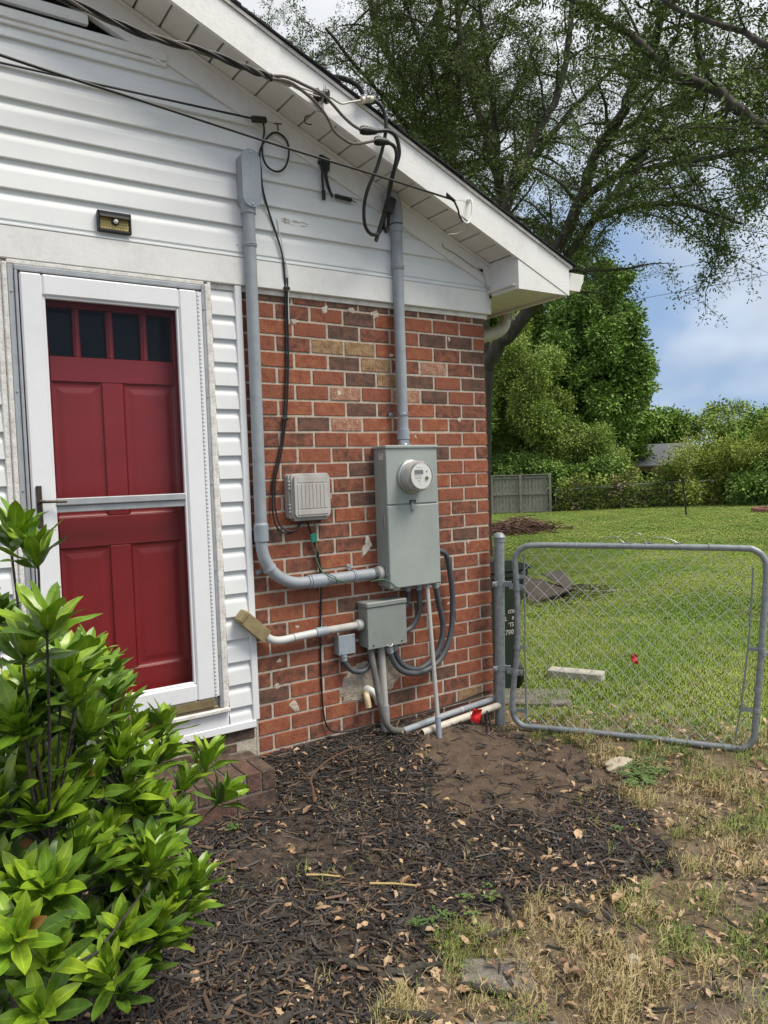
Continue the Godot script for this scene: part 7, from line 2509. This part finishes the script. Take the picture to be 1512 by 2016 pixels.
func build_shrub() -> void:
	var foot := V(-2.86, -0.17, 1.42)
	var t := thing("evergreen_shrub", "glossy bright green evergreen shrub filling the lower left beside the brick step", "shrub", foot)
	var tops := [V(-2.91, 1.34, 1.65), V(-2.88, 1.30, 1.71), V(-2.90, 1.18, 1.96), V(-2.93, 1.12, 1.90), V(-2.85, 1.05, 1.81), V(-2.77, 1.02, 1.62), V(-2.66, 0.91, 1.34), V(-2.89, 0.98, 1.76), V(-2.75, 0.89, 1.47), V(-2.95, 0.96, 1.85), V(-2.65, 0.80, 1.39), V(-2.57, 0.71, 1.31), V(-2.79, 0.82, 1.57), V(-2.49, 0.70, 1.28), V(-2.67, 0.71, 1.49), V(-2.85, 0.78, 1.66), V(-2.92, 0.81, 1.75), V(-2.58, 0.64, 1.41), V(-2.33, 0.54, 1.22), V(-2.42, 0.50, 1.25), V(-2.66, 0.61, 1.49), V(-2.59, 0.53, 1.46), V(-2.82, 0.59, 1.67), V(-2.95, 0.59, 1.80), V(-2.66, 0.43, 1.55), V(-2.77, 0.51, 1.62), V(-2.46, 0.28, 1.44), V(-2.53, 0.28, 1.48), V(-2.61, 0.26, 1.56), V(-2.91, 0.41, 1.80), V(-2.77, 0.28, 1.72), V(-2.94, 0.34, 1.85), V(-2.98, 0.54, 1.90), V(-2.72, 0.31, 1.63), V(-2.76, 0.68, 1.57), V(-2.48, 0.42, 1.33), V(-2.90, 0.72, 1.75), V(-2.55, 0.38, 1.42)]
	for k in 30:
		var a: Vector3 = tops[rng.randi_range(4, 37)]
		tops.append(a + V(rng.randf_range(-0.10, 0.07), rng.randf_range(-0.16, 0.02), rng.randf_range(-0.10, 0.05)))
	var front := tops.size()
	for k in 46:
		var q: Vector3 = tops[rng.randi() % front]
		tops.append(q.lerp(foot + V(0, 0.35, 0), rng.randf_range(0.15, 0.45)) + V(rng.randf_range(-0.14, 0.10), rng.randf_range(-0.05, 0.08), rng.randf_range(-0.18, 0.02)))
	for k in 30:
		tops.append(V(rng.randf_range(-3.35, -2.85), rng.randf_range(0.1, 1.1), rng.randf_range(0.7, 1.75)))
	for k in 30:
		tops.append(V(rng.randf_range(-3.0, -2.6), rng.randf_range(0.05, 0.95), rng.randf_range(1.2, 1.65)))
	var kinds := []
	for k in 6:
		kinds.append(shrub_leaf(70 + k))
	var tones := []
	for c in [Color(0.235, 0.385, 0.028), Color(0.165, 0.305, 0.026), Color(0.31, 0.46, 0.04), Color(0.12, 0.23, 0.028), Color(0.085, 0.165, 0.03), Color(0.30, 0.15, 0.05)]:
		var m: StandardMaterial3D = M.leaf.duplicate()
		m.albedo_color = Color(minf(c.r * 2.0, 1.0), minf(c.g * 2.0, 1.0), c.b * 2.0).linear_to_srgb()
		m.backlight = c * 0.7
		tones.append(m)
	var stems := Shape.new()
	stems.col = Color(1, 1, 1)
	var nodes := []
	for k in 11:
		var a := TAU * k / 11.0
		var tip := foot + V(0.02 + 0.20 * cos(a), rng.randf_range(0.35, 0.85), 0.05 + 0.26 * sin(a))
		var line := sweep([foot + V(0.05 * cos(a), 0, 0.05 * sin(a)), foot.lerp(tip, 0.5) + V(rng.randf_range(-0.05, 0.05), 0.03, rng.randf_range(-0.05, 0.05)), tip], 5)
		stems.tube(line, 0.0065, 0.003, 6, false)
		nodes += line
	var leaves := []
	var eye := V(-3.13, 1.407, 3.54)
	for i in tops.size():
		var p: Vector3 = tops[i] + V(0.022, -0.040, -0.01)
		var root: Vector3 = nodes[0]
		for q in nodes:
			if q.y < p.y - 0.06 and q.distance_to(p) < root.distance_to(p):
				root = q
		var way := p - root
		var axis := (V(way.x * 0.55, maxf(way.y, 0.25), way.z * 0.55).normalized() + V(rng.randf_range(-0.3, 0.3), 0.2, rng.randf_range(-0.05, 0.45))).normalized()
		var bend := root.lerp(p, 0.55) + V(0, -0.10 * way.length(), 0)
		var way_up := sweep([root, bend, p - axis * 0.05, p], 5)
		stems.tube(way_up, 0.0040, 0.0022, 5, false)
		var n := rng.randi_range(12, 17)
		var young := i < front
		for k in n:
			var f := float(k) / n
			var az := k * 2.3998 + rng.randf_range(-0.25, 0.25)
			var open := lerpf(0.20, 1.02, pow(f, 0.8)) + rng.randf_range(-0.12, 0.12)
			var u := axis.cross(V(0.3, 0.2, 1)).normalized()
			var v := axis.cross(u)
			var d := (axis * cos(open) + (u * cos(az) + v * sin(az)) * sin(open)).normalized()
			var up := (axis - d * axis.dot(d)).normalized()
			var side := up.cross(d).normalized()
			var l := lerpf(0.092, 0.138, f) * rng.randf_range(0.85, 1.12) * (1.0 if i < front else 0.95)
			var tr := Transform3D(Basis(side, up, d).scaled(V(l, l, l)), p - axis * f * 0.045)
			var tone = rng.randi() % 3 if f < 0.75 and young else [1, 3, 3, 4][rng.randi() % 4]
			if rng.randf() < 0.008:
				tone = 5
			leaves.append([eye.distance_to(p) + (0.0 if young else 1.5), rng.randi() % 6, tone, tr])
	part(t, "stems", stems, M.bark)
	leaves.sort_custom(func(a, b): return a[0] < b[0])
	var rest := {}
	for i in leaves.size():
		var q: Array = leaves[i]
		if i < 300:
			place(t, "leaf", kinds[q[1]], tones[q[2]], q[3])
		else:
			if not rest.has(q[2]):
				rest[q[2]] = [[], []]
			rest[q[2]][0].append(q[3])
			rest[q[2]][1].append(Color.WHITE)
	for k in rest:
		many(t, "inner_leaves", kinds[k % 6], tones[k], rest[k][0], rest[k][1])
